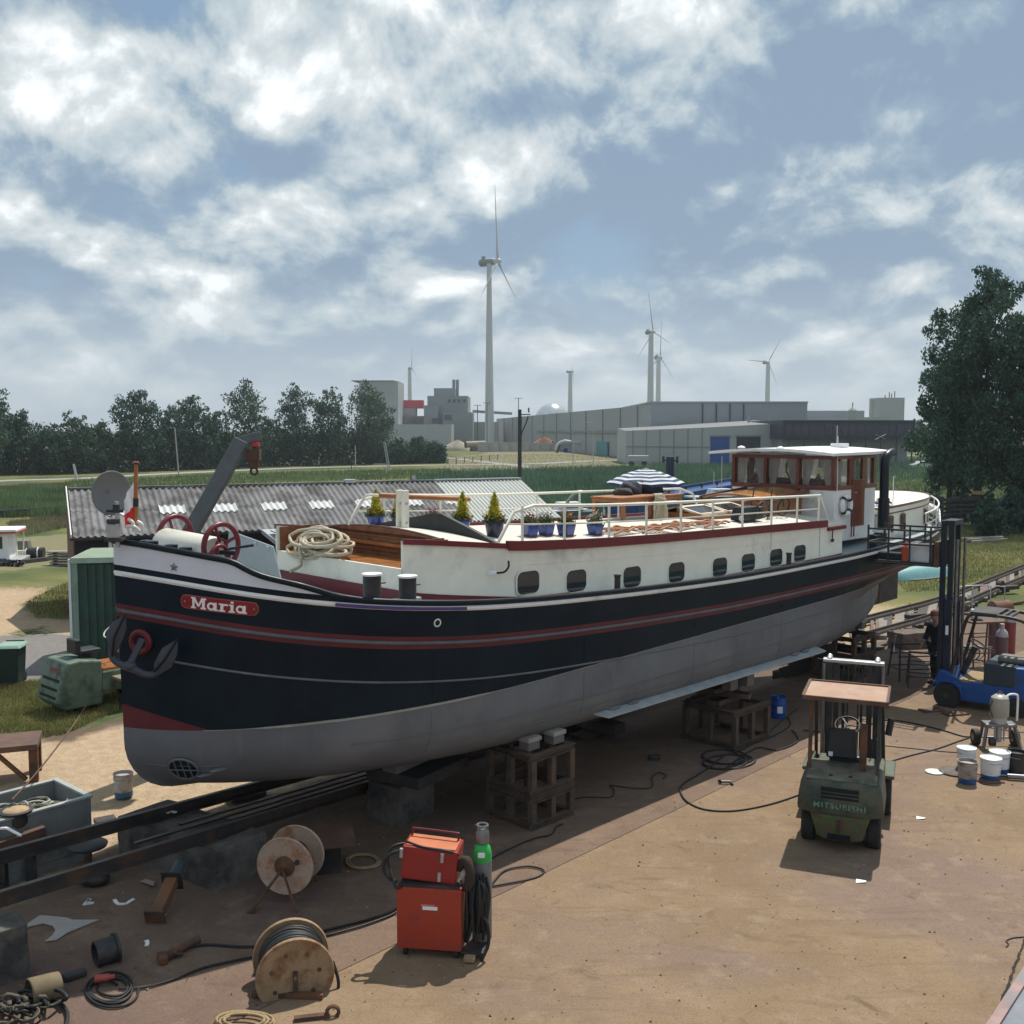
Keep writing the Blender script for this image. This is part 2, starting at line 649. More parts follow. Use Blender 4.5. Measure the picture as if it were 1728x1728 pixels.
gx = axis_pts(-34, 34, 0.45, 4500)
gy = axis_pts(2, 62, 0.45, 4500)
XX, YY = np.meshgrid(gx, gy, indexing='ij')
P2 = np.stack([XX.ravel(), YY.ravel()], 1)
ZZ = zgv(P2)
nx_, ny_ = len(gx), len(gy)
idx = np.arange(nx_ * ny_).reshape(nx_, ny_)
F4 = np.stack([idx[:-1, :-1].ravel(), idx[1:, :-1].ravel(), idx[1:, 1:].ravel(), idx[:-1, 1:].ravel()], 1)
me = bpy.data.meshes.new('ground')
me.from_pydata(np.column_stack([P2, ZZ]).tolist(), [], F4.tolist())
zones = {
 'sand': [[(-300, 1000), (-40, 955), (30, 985), (125, 958), (240, 960), (240, 1070), (-300, 1100)],
    [(-300, 1330), (0, 1262), (130, 1240), (260, 1210), (520, 1200), (620, 1290), (480, 1330), (200, 1420), (60, 1500), (-300, 1600)],
    [(1330, 1075), (1470, 1005), (1560, 1000), (1600, 1020), (1500, 1075), (1420, 1100)]],
 'grass': [[(-300, 1175), (0, 1155), (90, 1140), (250, 1130), (260, 1200), (120, 1236), (-300, 1290)],
     [(36, 1022), (70, 1000), (120, 978), (230, 970), (230, 1040), (120, 1046), (60, 1044)],
     [(15, 1068), (70, 1058), (84, 1070), (30, 1075)],
     [(1380, 870), (1600, 868), (2100, 850), (2100, 930), (1728, 962), (1600, 1000), (1520, 1004), (1470, 960)]],
 'asphalt': [[(-300, 1110), (0, 1072), (60, 1068), (140, 1070), (150, 1120), (90, 1142), (0, 1160), (-300, 1190)]],
 'straw': [[(748, 800), (760, 768), (900, 762), (1060, 768), (1320, 766), (1330, 778), (1100, 780), (960, 790), (850, 798)],
     [(-400, 835), (0, 826), (118, 818), (118, 830), (0, 842), (-400, 855)],
     [(20, 883), (118, 868), (118, 886), (40, 902)], [(-200, 915), (125, 900), (130, 952), (-200, 990)]],
}
far_grass = np.clip((P2[:, 1] - 46 + 0.35 * np.abs(P2[:, 0])) / 4, -2, 2)
for zn, polys in zones.items():
 sd = np.full(len(P2), -2.0)
 for pl in polys:
  sd = np.maximum(sd, np.clip(sdist(P2, poly_world(pl)), -2, 2))
 if zn == 'grass':
  sd = np.maximum(sd, far_grass)
  sd = np.where(0.587 * P2[:, 0] + 0.81 * P2[:, 1] < 2, np.minimum(sd, -1), sd)
 at_ = me.attributes.new(zn, 'FLOAT', 'POINT')
 at_.data.foreach_set('value', sd.astype(np.float32))
me.shade_smooth()
ground = bpy.data.objects.new('ground', me)
C.objects.link(ground)
ground['kind'] = 'structure'

def ground_mat():
 m = bpy.data.materials.new('yard_ground')
 m.use_nodes = True
 nt = m.node_tree
 N, L = nt.nodes, nt.links
 p = N['Principled BSDF']
 p.inputs['Roughness'].default_value = 0.95
 p.inputs['Specular IOR Level'].default_value = 0.15
 tc = N.new('ShaderNodeTexCoord')

 def noise(sc, det=8, rg=0.6):
  n = N.new('ShaderNodeTexNoise')
  n.inputs['Scale'].default_value = sc
  n.inputs['Detail'].default_value = det
  n.inputs['Roughness'].default_value = rg
  L.new(tc.outputs['Object'], n.inputs['Vector'])
  return n.outputs[0]

 def mr(v, a, b, c=0.0, d=1.0):
  n = N.new('ShaderNodeMapRange')
  L.new(v, n.inputs[0])
  for i, q in enumerate((a, b, c, d)):
   n.inputs[i + 1].default_value = q
  return n.outputs[0]

 def mix(f, a, b):
  n = N.new('ShaderNodeMix')
  n.data_type = 'RGBA'
  L.new(f, n.inputs[0])
  for i, v in ((6, a), (7, b)):
   if isinstance(v, tuple):
    n.inputs[i].default_value = (*v, 1)
   else:
    L.new(v, n.inputs[i])
  return n.outputs[2]

 def zone(nm, n):
  a = N.new('ShaderNodeAttribute')
  a.attribute_name = nm
  s_ = N.new('ShaderNodeMath')
  s_.operation = 'MULTIPLY_ADD'
  L.new(n, s_.inputs[0])
  s_.inputs[1].default_value = 2.4
  L.new(a.outputs['Fac'], s_.inputs[2])
  return mr(s_.outputs[0], 1.0, 1.5)

 n1, n2, n3, n4 = noise(0.9), noise(5.0), noise(0.12), noise(24.0)
 soil = mix(mr(n1, 0.35, 0.65), (0.115, 0.080, 0.062), (0.165, 0.118, 0.088))
 soil = mix(mr(n4, 0.45, 0.75), soil, (0.15, 0.11, 0.085))
 sand = mix(mr(n2, 0.3, 0.7), (0.33, 0.245, 0.16), (0.46, 0.35, 0.24))
 sand = mix(mr(n4, 0.52, 0.72), sand, (0.20, 0.14, 0.09))
 asph = mix(mr(n2, 0.3, 0.7), (0.16, 0.15, 0.145), (0.21, 0.20, 0.19))
 grass = mix(mr(n2, 0.3, 0.7), (0.12, 0.125, 0.045), (0.19, 0.175, 0.07))
 grass = mix(mr(n3, 0.4, 0.62), grass, (0.05, 0.08, 0.028))
 straw = mix(mr(n2, 0.3, 0.7), (0.135, 0.14, 0.075), (0.22, 0.195, 0.115))
 c = mix(zone('sand', n1), soil, sand)
 c = mix(zone('asphalt', n1), c, asph)
 c = mix(zone('grass', n2), c, grass)
 c = mix(zone('straw', n1), c, straw)
 L.new(c, p.inputs['Base Color'])
 b = N.new('ShaderNodeBump')
 b.inputs['Strength'].default_value = 0.7
 b.inputs['Distance'].default_value = 0.03
 L.new(noise(11.0, 9, 0.7), b.inputs['Height'])
 L.new(b.outputs[0], p.inputs['Normal'])
 return m

me.materials.append(ground_mat())

def slab_mat(name, ca, cb, cc, pink):
 m = bpy.data.materials.new(name)
 m.use_nodes = True
 nt = m.node_tree
 N, L = nt.nodes, nt.links
 p = N['Principled BSDF']
 p.inputs['Roughness'].default_value = 0.9
 p.inputs['Specular IOR Level'].default_value = 0.2
 tc = N.new('ShaderNodeTexCoord')

 def noise(sc, det=8, rg=0.6, dist=0.0):
  n = N.new('ShaderNodeTexNoise')
  n.inputs['Scale'].default_value = sc
  n.inputs['Detail'].default_value = det
  n.inputs['Roughness'].default_value = rg
  n.inputs['Distortion'].default_value = dist
  L.new(tc.outputs['Object'], n.inputs['Vector'])
  return n.outputs[0]

 def mr(v, a, b, c=0.0, d=1.0):
  n = N.new('ShaderNodeMapRange')
  L.new(v, n.inputs[0])
  for i, q in enumerate((a, b, c, d)):
   n.inputs[i + 1].default_value = q
  return n.outputs[0]

 def mix(f, a, b):
  n = N.new('ShaderNodeMix')
  n.data_type = 'RGBA'
  L.new(f, n.inputs[0])
  for i, v in ((6, a), (7, b)):
   if isinstance(v, tuple):
    n.inputs[i].default_value = (*v, 1)
   else:
    L.new(v, n.inputs[i])
  return n.outputs[2]
 c = mix(mr(noise(0.55, 6, 0.6, 0.4), 0.35, 0.65), ca, cb)
 c = mix(mr(noise(0.25, 5, 0.6, 0.6), 0.48, 0.62), c, pink)
 c = mix(mr(noise(2.2, 9, 0.7), 0.52, 0.74), c, cc)
 c = mix(mr(noise(1.1, 6, 0.65, 1.2), 0.60, 0.75), c, tuple(v * 0.6 for v in ca))
 c = mix(mr(noise(38, 6, 0.8), 0.50, 0.74), c, tuple(v * 0.55 for v in ca))
 c = mix(mr(noise(7, 8, 0.75, .5), 0.54, 0.72), c, tuple(v * 0.78 for v in ca))
 c = mix(mr(noise(80, 3, 0.7), 0.62, 0.72), c, (0.34, 0.28, 0.21))
 for rot, sc_, lo, hi, k_ in ((0.7, (0.6, 3.6, 1.0), 0.56, 0.70, 0.72), (-0.35, (0.7, 4.5, 1.0), 0.60, 0.72, 0.68), (1.25, (0.8, 5.0, 1.0), 0.61, 0.74, 1.22)):
  mp = N.new('ShaderNodeMapping')          # tyre scuffs and drag marks
  mp.inputs['Rotation'].default_value = (0, 0, rot)
  mp.inputs['Scale'].default_value = sc_
  L.new(tc.outputs['Object'], mp.inputs['Vector'])
  n = N.new('ShaderNodeTexNoise')
  n.inputs['Scale'].default_value = 0.9
  n.inputs['Detail'].default_value = 7
  n.inputs['Distortion'].default_value = 1.6
  L.new(mp.outputs[0], n.inputs['Vector'])
  c = mix(mr(n.outputs[0], lo, hi, 0, 0.38), c, tuple(v * k_ for v in ca))
 c = mix(mr(noise(0.9, 9, 0.72, 1.5), 0.66, 0.76, 0, 0.7), c, (0.085, 0.065, 0.05))      # oil and paint stains
 c = mix(mr(noise(3.4, 6, 0.7, 0.8), 0.70, 0.76, 0, 0.55), c, (0.10, 0.075, 0.055))
 L.new(c, p.inputs['Base Color'])
 L.new(mr(noise(1.3, 5), 0.3, 0.7, 0.75, 0.98), p.inputs['Roughness'])
 b = N.new('ShaderNodeBump')
 b.inputs['Strength'].default_value = 0.8
 b.inputs['Distance'].default_value = 0.012
 L.new(noise(18, 10, 0.75), b.inputs['Height'])
 L.new(b.outputs[0], p.inputs['Normal'])
 return m

def drape(name, poly, h, mat, edge=0.0, kind='structure', maxlen=1.2):
 """a sheet lying h above the ground inside a world polygon, with a skirt of height edge"""
 bm_ = bmesh.new()
 vs = [bm_.verts.new((x, y, 0)) for x, y in poly]
 bm_.faces.new(vs)
 bmesh.ops.triangulate(bm_, faces=bm_.faces[:])
 for _ in range(9):
  es = [e for e in bm_.edges if e.calc_length() > maxlen]
  if not es:
   break
  bmesh.ops.subdivide_edges(bm_, edges=es, cuts=1, use_grid_fill=False)
  bmesh.ops.triangulate(bm_, faces=[f for f in bm_.faces if len(f.verts) > 3])
 if edge:
  be = [e for e in bm_.edges if e.is_boundary]
  r = bmesh.ops.extrude_edge_only(bm_, edges=be)
  low = {v for v in r['geom'] if isinstance(v, bmesh.types.BMVert)}
 else:
  low = set()
 for v in bm_.verts:
  v.co.z = zg(v.co.x, v.co.y) + h - (edge if v in low else 0)
 bmesh.ops.recalc_face_normals(bm_, faces=bm_.faces[:])
 me_ = bpy.data.meshes.new(name)
 bm_.to_mesh(me_)
 bm_.free()
 me_.materials.append(mat)
 o = bpy.data.objects.new(name, me_)
 C.objects.link(o)
 o['kind'] = kind
 return o

A1, A2 = G(560, 1649), G(1326, 1280)                # the long joint beside the keel line
dj = (A2 - A1).normalized()
nj = Vector((dj.y, -dj.x, 0))
A0, A3 = A1 - dj * 14, A1 + dj * 26
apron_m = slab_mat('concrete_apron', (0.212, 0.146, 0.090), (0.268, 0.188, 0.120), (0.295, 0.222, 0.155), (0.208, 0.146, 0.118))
strip_m = slab_mat('slip_floor_shade_concrete', (0.155, 0.104, 0.078), (0.205, 0.14, 0.10), (0.24, 0.175, 0.128), (0.135, 0.092, 0.078))  # stained floor, darkened further in the colour to deepen shade under the hull
gap = 0.012
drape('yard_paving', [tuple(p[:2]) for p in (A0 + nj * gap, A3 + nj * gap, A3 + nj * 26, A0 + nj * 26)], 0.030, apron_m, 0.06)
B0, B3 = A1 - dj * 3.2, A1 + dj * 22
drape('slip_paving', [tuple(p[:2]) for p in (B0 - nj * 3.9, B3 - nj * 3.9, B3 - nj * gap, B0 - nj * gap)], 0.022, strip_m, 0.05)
# loose grit and stones scattered over the paving
rg = np.random.default_rng(77)
n_ = 5200
sx = rg.uniform(-7, 14, n_)
sy = 8.6 + 22 * rg.random(n_) ** 1.6
sz = 0.006 + 0.016 * rg.random(n_) ** 4
zz = zgv(np.column_stack([sx, sy])) + 0.032
ang = rg.uniform(0, 6.28, n_)
V = []
for a_, h_ in ((0, 0), (2.1, 0), (4.2, 0), (0, 1)):
 rr = sz * (0 if h_ else 1) * rg.uniform(.7, 1.4, n_)
 V.append(np.column_stack([sx + rr * np.cos(ang + a_), sy + rr * np.sin(ang + a_), zz + (sz * .8 if h_ else 0)]))
V = np.stack(V, 1).reshape(-1, 3)
k = np.arange(n_)[:, None] * 4
F_ = np.vstack([k + np.array([[0, 1, 3]]), k + np.array([[1, 2, 3]]), k + np.array([[2, 0, 3]])])
me_ = bpy.data.meshes.new('grit')
me_.from_pydata(V.tolist(), [], F_.tolist())
me_.materials.append(pm('grit_stone', (0.22, 0.175, 0.13), .95, var=.4, scale=2, island=.7))
ob = bpy.data.objects.new('grit', me_)
C.objects.link(ob)
ob['kind'] = 'stuff'
# crack along the quay side at the lower right
mb = MB()
cp = [G(1730, 1585, 0.032), G(1712, 1632, 0.032), G(1703, 1660, 0.032), G(1690, 1690, 0.032), G(1672, 1735, 0.032), G(1650, 1800, 0.032)]
cp = catmull(cp, 6)
for i in range(len(cp) - 1):
 w = 0.012 + 0.008 * random.random()
 d_ = (cp[i + 1] - cp[i]).normalized()
 n_ = Vector((d_.y, -d_.x, 0)) * w
 j = Vector((random.uniform(-.012, .012), random.uniform(-.012, .012), 0))
 mb.add([cp[i] - n_ + j, cp[i] + n_ + j, cp[i + 1] + n_, cp[i + 1] - n_], [(0, 1, 2, 3)])
o = mb.build('paving_crack', pm('crack_dirt', (0.03, 0.022, 0.018), 0.95), kind='structure')

# ------------------------------------------------------------------ road, verge, far bank
M_road = pm('road_asphalt', (0.27, 0.27, 0.265), 0.9, var=0.12, scale=0.8)
rp = [(-500, 838), (-200, 822), (0, 812), (130, 808), (260, 801), (480, 791), (640, 787), (760, 785), (900, 783), (1040, 777), (1320, 774), (1600, 768), (1900, 764)]
rw = [G(*p) for p in rp]

def ribbon(name, pts, w, h, mat, kind='structure'):
 pts = catmull(pts, 10)
 vs, fs = [], []
 for i, p in enumerate(pts):
  t = (pts[min(i + 1, len(pts) - 1)] - pts[max(i - 1, 0)])
  n_ = Vector((t.y, -t.x, 0)).normalized() * (w / 2)
  for q in (p - n_, p + n_):
   vs.append((q.x, q.y, zg(q.x, q.y) + h))
 for i in range(len(pts) - 1):
  fs.append((2 * i, 2 * i + 1, 2 * i + 3, 2 * i + 2))
 return MB().add(vs, fs).build(name, mat, kind=kind)

ribbon('road', rw, 4.2, 0.05, M_road)
ribbon('side_road', [G(840, 800), G(905, 793), G(880, 787), G(800, 778), G(740, 772), G(600, 764)], 3.0, 0.045, M_road)

def blades(name, regions, mats, seed=1, kind='stuff', lean=0.35):
 """grass or reed blades: regions are (world polygon, count, height, width)"""
 rg = np.random.default_rng(seed)
 V, Fc, k = [], [], 0
 for poly, n, h, w in regions:
  poly = np.array(poly)
  lo, hi = poly.min(0), poly.max(0)
  P = np.zeros((0, 2))
  while len(P) < n:
   q = rg.uniform(lo, hi, (n * 2, 2))
   P = np.vstack([P, q[sdist(q, poly) > 0]])
  P = P[:n]
  z = zgv(P) - 0.02
  clump = 0.6 + 0.4 * np.sin(P[:, 0] * 0.7 + 1.3 * np.sin(P[:, 1] * 0.5)) * np.cos(P[:, 1] * 0.43 + P[:, 0] * 0.2)
  hh = h * rg.uniform(0.55, 1.15, n) * (0.75 + 0.35 * clump)
  a = rg.uniform(0, 2 * np.pi, n)
  dx, dy = np.cos(a) * w / 2, np.sin(a) * w / 2
  b = rg.uniform(0, 2 * np.pi, n)
  lx, ly = np.cos(b) * hh * lean * rg.random(n), np.sin(b) * hh * lean * rg.random(n)
  v = np.stack([np.column_stack([P[:, 0] - dx, P[:, 1] - dy, z]), np.column_stack([P[:, 0] + dx, P[:, 1] + dy, z]),
       np.column_stack([P[:, 0] + lx, P[:, 1] + ly, z + hh])], 1).reshape(-1, 3)
  V.append(v)
  Fc.append(np.arange(k, k + 3 * n).reshape(-1, 3))
  k += 3 * n
 me_ = bpy.data.meshes.new(name)
 me_.from_pydata(np.vstack(V).tolist(), [], np.vstack(Fc).tolist())
 me_.materials.append(mats)
 o = bpy.data.objects.new(name, me_)
 C.objects.link(o)
 return _stuff(o)

def _stuff(o):
 o['kind'] = 'stuff'
 return o

M_reed = pm('reed_green', (0.12, 0.18, 0.075), 0.7, var=0.45, scale=0.16, island=0.45, trans=0.2)
M_reed2 = pm('reed_dark_green', (0.080, 0.155, 0.095), 0.7, var=0.6, scale=0.14, island=0.4, trans=0.2)
M_gblade = pm('grass_blade', (0.23, 0.215, 0.08), 0.7, var=0.35, scale=0.8, island=0.4, trans=0.2)
M_strawb = pm('dry_grass_blade', (0.19, 0.18, 0.10), 0.8, var=0.5, scale=0.12, island=0.35, trans=0.2)
PW = lambda *a: [tuple(G(x, y)[:2]) for x, y in a]
o = blades('reeds', [
 (PW((690, 815), (760, 800), (900, 795), (1110, 790), (1250, 790), (1250, 830), (1060, 860), (700, 860)), 26000, 1.25, 0.12),
 (PW((1440, 782), (1580, 776), (1760, 774), (1760, 800), (1440, 815)), 9000, 1.6, 0.14)], M_reed2, 3)
o = blades('bank_grass', [
 (PW((-60, 832), (118, 824), (118, 872), (-60, 876)), 14000, 0.9, 0.10),
 (PW((110, 812), (480, 797), (760, 792), (760, 806), (480, 815), (110, 830)), 14000, 0.55, 0.10),
 (PW((1100, 782), (1330, 780), (1330, 792), (1100, 794)), 3500, 0.7, 0.12),
 (PW((1470, 812), (1600, 800), (1760, 800), (1760, 862), (1560, 880), (1480, 860)), 16000, 0.5, 0.09)], M_reed, 4)
o = blades('dry_grass', [
 (PW((745, 800), (755, 770), (900, 766), (1060, 769), (1320, 768), (1320, 776), (1100, 779), (950, 790)), 5000, 0.34, 0.10),
 (PW((-60, 828), (118, 818), (118, 828), (-60, 838)), 4000, 0.7, 0.10),
 (PW((10, 884), (118, 868), (118, 890), (40, 905)), 4000, 0.4, 0.05)], M_strawb, 5)
o = blades('yard_grass', [
 (PW((-60, 1160), (90, 1148), (200, 1140), (200, 1200), (110, 1240), (-60, 1265)), 26000, 0.11, 0.022),
 (PW((40, 1020), (75, 1000), (122, 980), (200, 975), (200, 1040), (120, 1044), (60, 1042)), 7000, 0.14, 0.03),
 (PW((1520, 900), (1728, 880), (1760, 950), (1728, 958), (1600, 996), (1530, 1000), (1490, 960)), 34000, 0.14, 0.035),
 (PW((165, 1395), (205, 1385), (196, 1400), (160, 1412)), 500, 0.12, 0.03),
 (PW((380, 1352), (430, 1338), (425, 1350), (385, 1362)), 400, 0.10, 0.025)], M_gblade, 6)

# wooden bank edge on the far side of the basin at the left
tag(MB().beam(G(-300, 890, 0.15), G(122, 858, 0.15), 0.25, 0.6).build('bank_wall', M_dark, bevel=0.02),
 'dark low bank wall running along the grass left of the shed', 'wall')
tag(MB().beam(G(-60, 960, 0.08), G(126, 938, 0.08), 0.22, 0.22).build('kerb_beam', M_dark, bevel=0.02),
 'dark kerb beam along the far edge of the sandy track', 'kerb')
# ------------------------------------------------------------------ trees
M_bark = pm('tree_bark', (0.07, 0.055, 0.042), 0.95, var=0.3, scale=6, bump=0.5)
LEAF = [pm('leaf_dark', (0.038, 0.092, 0.062), 0.6, var=0.3, scale=0.6, island=0.5, trans=0.25),
  pm('leaf_mid', (0.046, 0.098, 0.060), 0.6, var=0.3, scale=0.6, island=0.5, trans=0.25),
  pm('leaf_willow', (0.075, 0.125, 0.082), 0.6, var=0.3, scale=0.6, island=0.45, trans=0.25)]

def leaf_cloud(clumps, n, size, seed, droop=0.0, flat=1.0):
 """many small leaf faces gathered in clumps: clumps are (centre, radius, weight)"""
 rg = np.random.default_rng(seed)
 cs = np.array([c[0] for c in clumps])
 rs = np.array([c[1] for c in clumps])
 w = np.array([c[2] for c in clumps], float)
 w /= w.sum()
 k = rg.choice(len(cs), n, p=w)
 u = rg.normal(size=(n, 3))
 u /= np.linalg.norm(u, axis=1)[:, None]
 rad = rs[k] * rg.random(n) ** 0.45
 P = cs[k] + u * rad[:, None] * np.array([1, 1, flat])
 if droop:
  P[:, 2] -= droop * rg.random(n) ** 2 * rs[k]
 a = rg.normal(size=(n, 3))
 if droop:
  a[:, 2] -= 1.6
 a /= np.linalg.norm(a, axis=1)[:, None]
 b = rg.normal(size=(n, 3))
 b = np.cross(a, b)
 b /= np.linalg.norm(b, axis=1)[:, None]
 s_ = size * rg.uniform(0.6, 1.3, n)[:, None]
 q = np.stack([P - a * s_, P + b * s_ * 0.55, P + a * s_, P - b * s_ * 0.55], 1).reshape(-1, 3)
 f = np.arange(4 * n).reshape(-1, 4)
 return q, f

def tree(px, base_py, top_py, wpx, style=0, n=6000, label='', group='trees along the dyke road', Y=None, leaf=0.24, low=0.12, seed=0, name='tree', dens=1.0, cs=1.0):
 rnd = random.Random(seed * 31 + int(px))
 b = G(px, base_py)
 if Y:
  b = D(px, base_py, Y)
  b.z = zg(b.x, b.y)
 sc = b.y / FPX
 h = (base_py - top_py) * sc
 w = wpx * sc
 t = thing(name, label, 'tree', b, rnd.uniform(0, 6.28), group)
 mb = MB()
 trunk_h = h * 0.75
 mb.tube(catmull([(0, 0, -0.1), (w * .02, 0, trunk_h * .35), (-w * .02, w * .02, trunk_h * .7), (0, 0, trunk_h)], 4), max(0.12, h * 0.018), 8, r1=0.03)
 clumps = []
 nl = 11
 for i in range(nl):
  f = (i + 0.5) / nl
  hz = h * (low + (0.95 - low) * f)
  # crown outline: wide in the lower middle, narrow at the top
  pr_ = math.sin(math.pi * min(1, 0.18 + 0.80 * f)) ** 0.75
  m = 5 if f < 0.8 else 3
  for j in range(m):
   a = rnd.uniform(0, 6.28)
   rr = w / 2 * pr_ * rnd.uniform(0.25, 0.85)
   c = (rr * math.cos(a), rr * math.sin(a), hz + rnd.uniform(-.04, .04) * h)
   cr = w * rnd.uniform(0.09, 0.19) * (0.6 + 0.5 * pr_) * cs
   clumps.append((c, cr, cr ** 2))
   if rnd.random() < 0.4:
    s0 = (0, 0, max(0.2, hz - rr * 0.7))
    mb.tube([s0, ((c[0]) * .5, c[1] * .5, (s0[2] + c[2]) / 2 + .1), c], max(0.03, h * 0.006), 5, r1=0.015)
   for q in range(2):   # sprigs that break the outline
    d_ = Vector((rnd.gauss(0, 1), rnd.gauss(0, 1), rnd.gauss(0.3, 0.8))).normalized() * cr
    clumps.append(((c[0] + d_.x, c[1] + d_.y, c[2] + d_.z), cr * 0.42, cr ** 2 * 0.3))
 mb.build('trunk', M_bark, t, smooth=50)
 q, f = leaf_cloud(clumps, int(n * dens), leaf, abs(seed + int(px)), droop=1.6 if style == 2 else 0.25)
 if style == 2:
  q[:, 2] = np.maximum(q[:, 2], 0.3)
 me_ = bpy.data.meshes.new('crown')
 me_.from_pydata(q.tolist(), [], f.tolist())
 me_.materials.append(LEAF[style])
 c = bpy.data.objects.new('crown', me_)
 C.objects.link(c)
 c.parent = t
 return t

def rowY(px):
 return G(px, np.interp(px, [-200, 0, 130, 260, 480, 640, 760], [815, 806, 803, 798, 789, 785, 783])).y

for px, top, w, st, n, lb in [
 (-50, 640, 150, 1, 6000, 'broad tree at the left edge behind the dyke road'),
 (12, 676, 90, 0, 6000, 'rounded dark tree at the far left end of the tree row'),
 (80, 712, 90, 1, 4500, 'low loose tree next to the rounded dark tree at the far left'),
 (132, 700, 95, 1, 5000, 'low spreading tree left of the tallest dark pointed tree'),
 (176, 706, 60, 1, 3500, 'small thin tree with bright sky gaps beside the dark pointed tree'),
 (236, 656, 100, 0, 7500, 'tall dark pointed tree above the satellite dish'),
 (284, 690, 70, 0, 4500, 'lower dark tree filling the gap between two pointed trees'),
 (326, 664, 95, 0, 7000, 'second dark pointed tree behind the grey street lamp'),
 (368, 690, 60, 1, 3500, 'slim tree behind the leaning crane arm'),
 (414, 640, 105, 1, 5500, 'tall airy tree with sky showing through above the crane head'),
 (452, 700, 60, 0, 3500, 'small dark tree right of the crane head'),
 (502, 648, 85, 0, 6000, 'dense tree with two tops in the middle of the row'),
 (556, 652, 85, 0, 6500, 'dark full tree left of the drooping willow'),
 (624, 640, 100, 2, 9000, 'pale drooping willow at the right end of the tree row')]:
 Y = rowY(px) + 9
 by = 725 + 7.1 * FPX / Y
 tree(px, by, top, w, st, n, lb, Y=Y, seed=3)
for px, top, w, lb in [(672, 742, 60, 'dark round bush right of the willow'), (706, 738, 62, 'tall dark bush in the hedge before the factory'),
        (734, 744, 44, 'last dark bush of the hedge beside the dry field'), (655, 765, 60, 'low bush under the willow')]:
 Y = rowY(px) + 6
 tree(px, 725 + 7.1 * FPX / Y, top, w, 0, 3600, lb, 'bushes at the end of the tree row', Y=Y, low=0.02, seed=5, name='bush')
# dark undergrowth under the row
cl = []
rg = random.Random(4)
for px in range(-120, 750, 7):
 Y = rowY(px) + 10 + rg.uniform(-2, 4)
 p = D(px, 725, Y)
 for hz in (0.2, 1.5, 2.9, 4.2, 5.4) if px < 640 else (0.2, 1.5, 2.9):
  cl.append(((p.x, p.y, -1.2 + hz), 1.3 if px < 660 else 1.0, 1))
q, f = leaf_cloud(cl, 42000, 0.3, 9)
me_ = bpy.data.meshes.new('undergrowth')
me_.from_pydata(q.tolist(), [], f.tolist())
me_.materials.append(LEAF[0])
ob = bpy.data.objects.new('undergrowth', me_)
C.objects.link(ob)
ob['kind'] = 'stuff'

# the big trees at the right, beside the timber stack
tree(1650, 884, 436, 225, 0, 46000, 'big dark birch tree standing right of the timber stack', 'big trees at the right', leaf=0.13, low=0.15, cs=1.0, seed=11)
tree(1742, 890, 452, 190, 0, 30000, 'second big tree cut by the right edge of the picture', 'big trees at the right', leaf=0.13, low=0.08, cs=1.0, seed=12)
tree(1600, 872, 560, 130, 0, 19000, 'smaller drooping tree left of the big dark birch', 'big trees at the right', leaf=0.13, low=0.15, cs=.85, seed=13)
for px, by, top, w, lb in [(1668, 905, 838, 70, 'dark shrub at the foot of the big birch'), (1712, 900, 820, 60, 'tall shrub by the birch trunk at the right edge'), (1630, 878, 836, 50, 'small weedy shrub beside the timber stack')]:
 tree(px, by, top, w, 0, 3500, lb, 'shrubs under the big trees', leaf=0.16, low=0.02, seed=14, name='shrub')
for px, Y, top, w, lb in [(1470, 470, 700, 36, 'far tree just right of the white block building'), (1548, 330, 708, 50, 'far tree beyond the parked white car')]:
 tree(px, 725 + 7.1 * FPX / Y, top, w, 1, 1500, lb, 'far trees beyond the works', Y=Y, leaf=0.6, low=0.05, seed=15)

# ------------------------------------------------------------------ wind turbines
M_turb = pm('turbine_white', (0.50, 0.51, 0.52), 0.5, var=0.04)
M_turbd = pm('turbine_shade_grey', (0.20, 0.22, 0.23), 0.5, var=0.1)

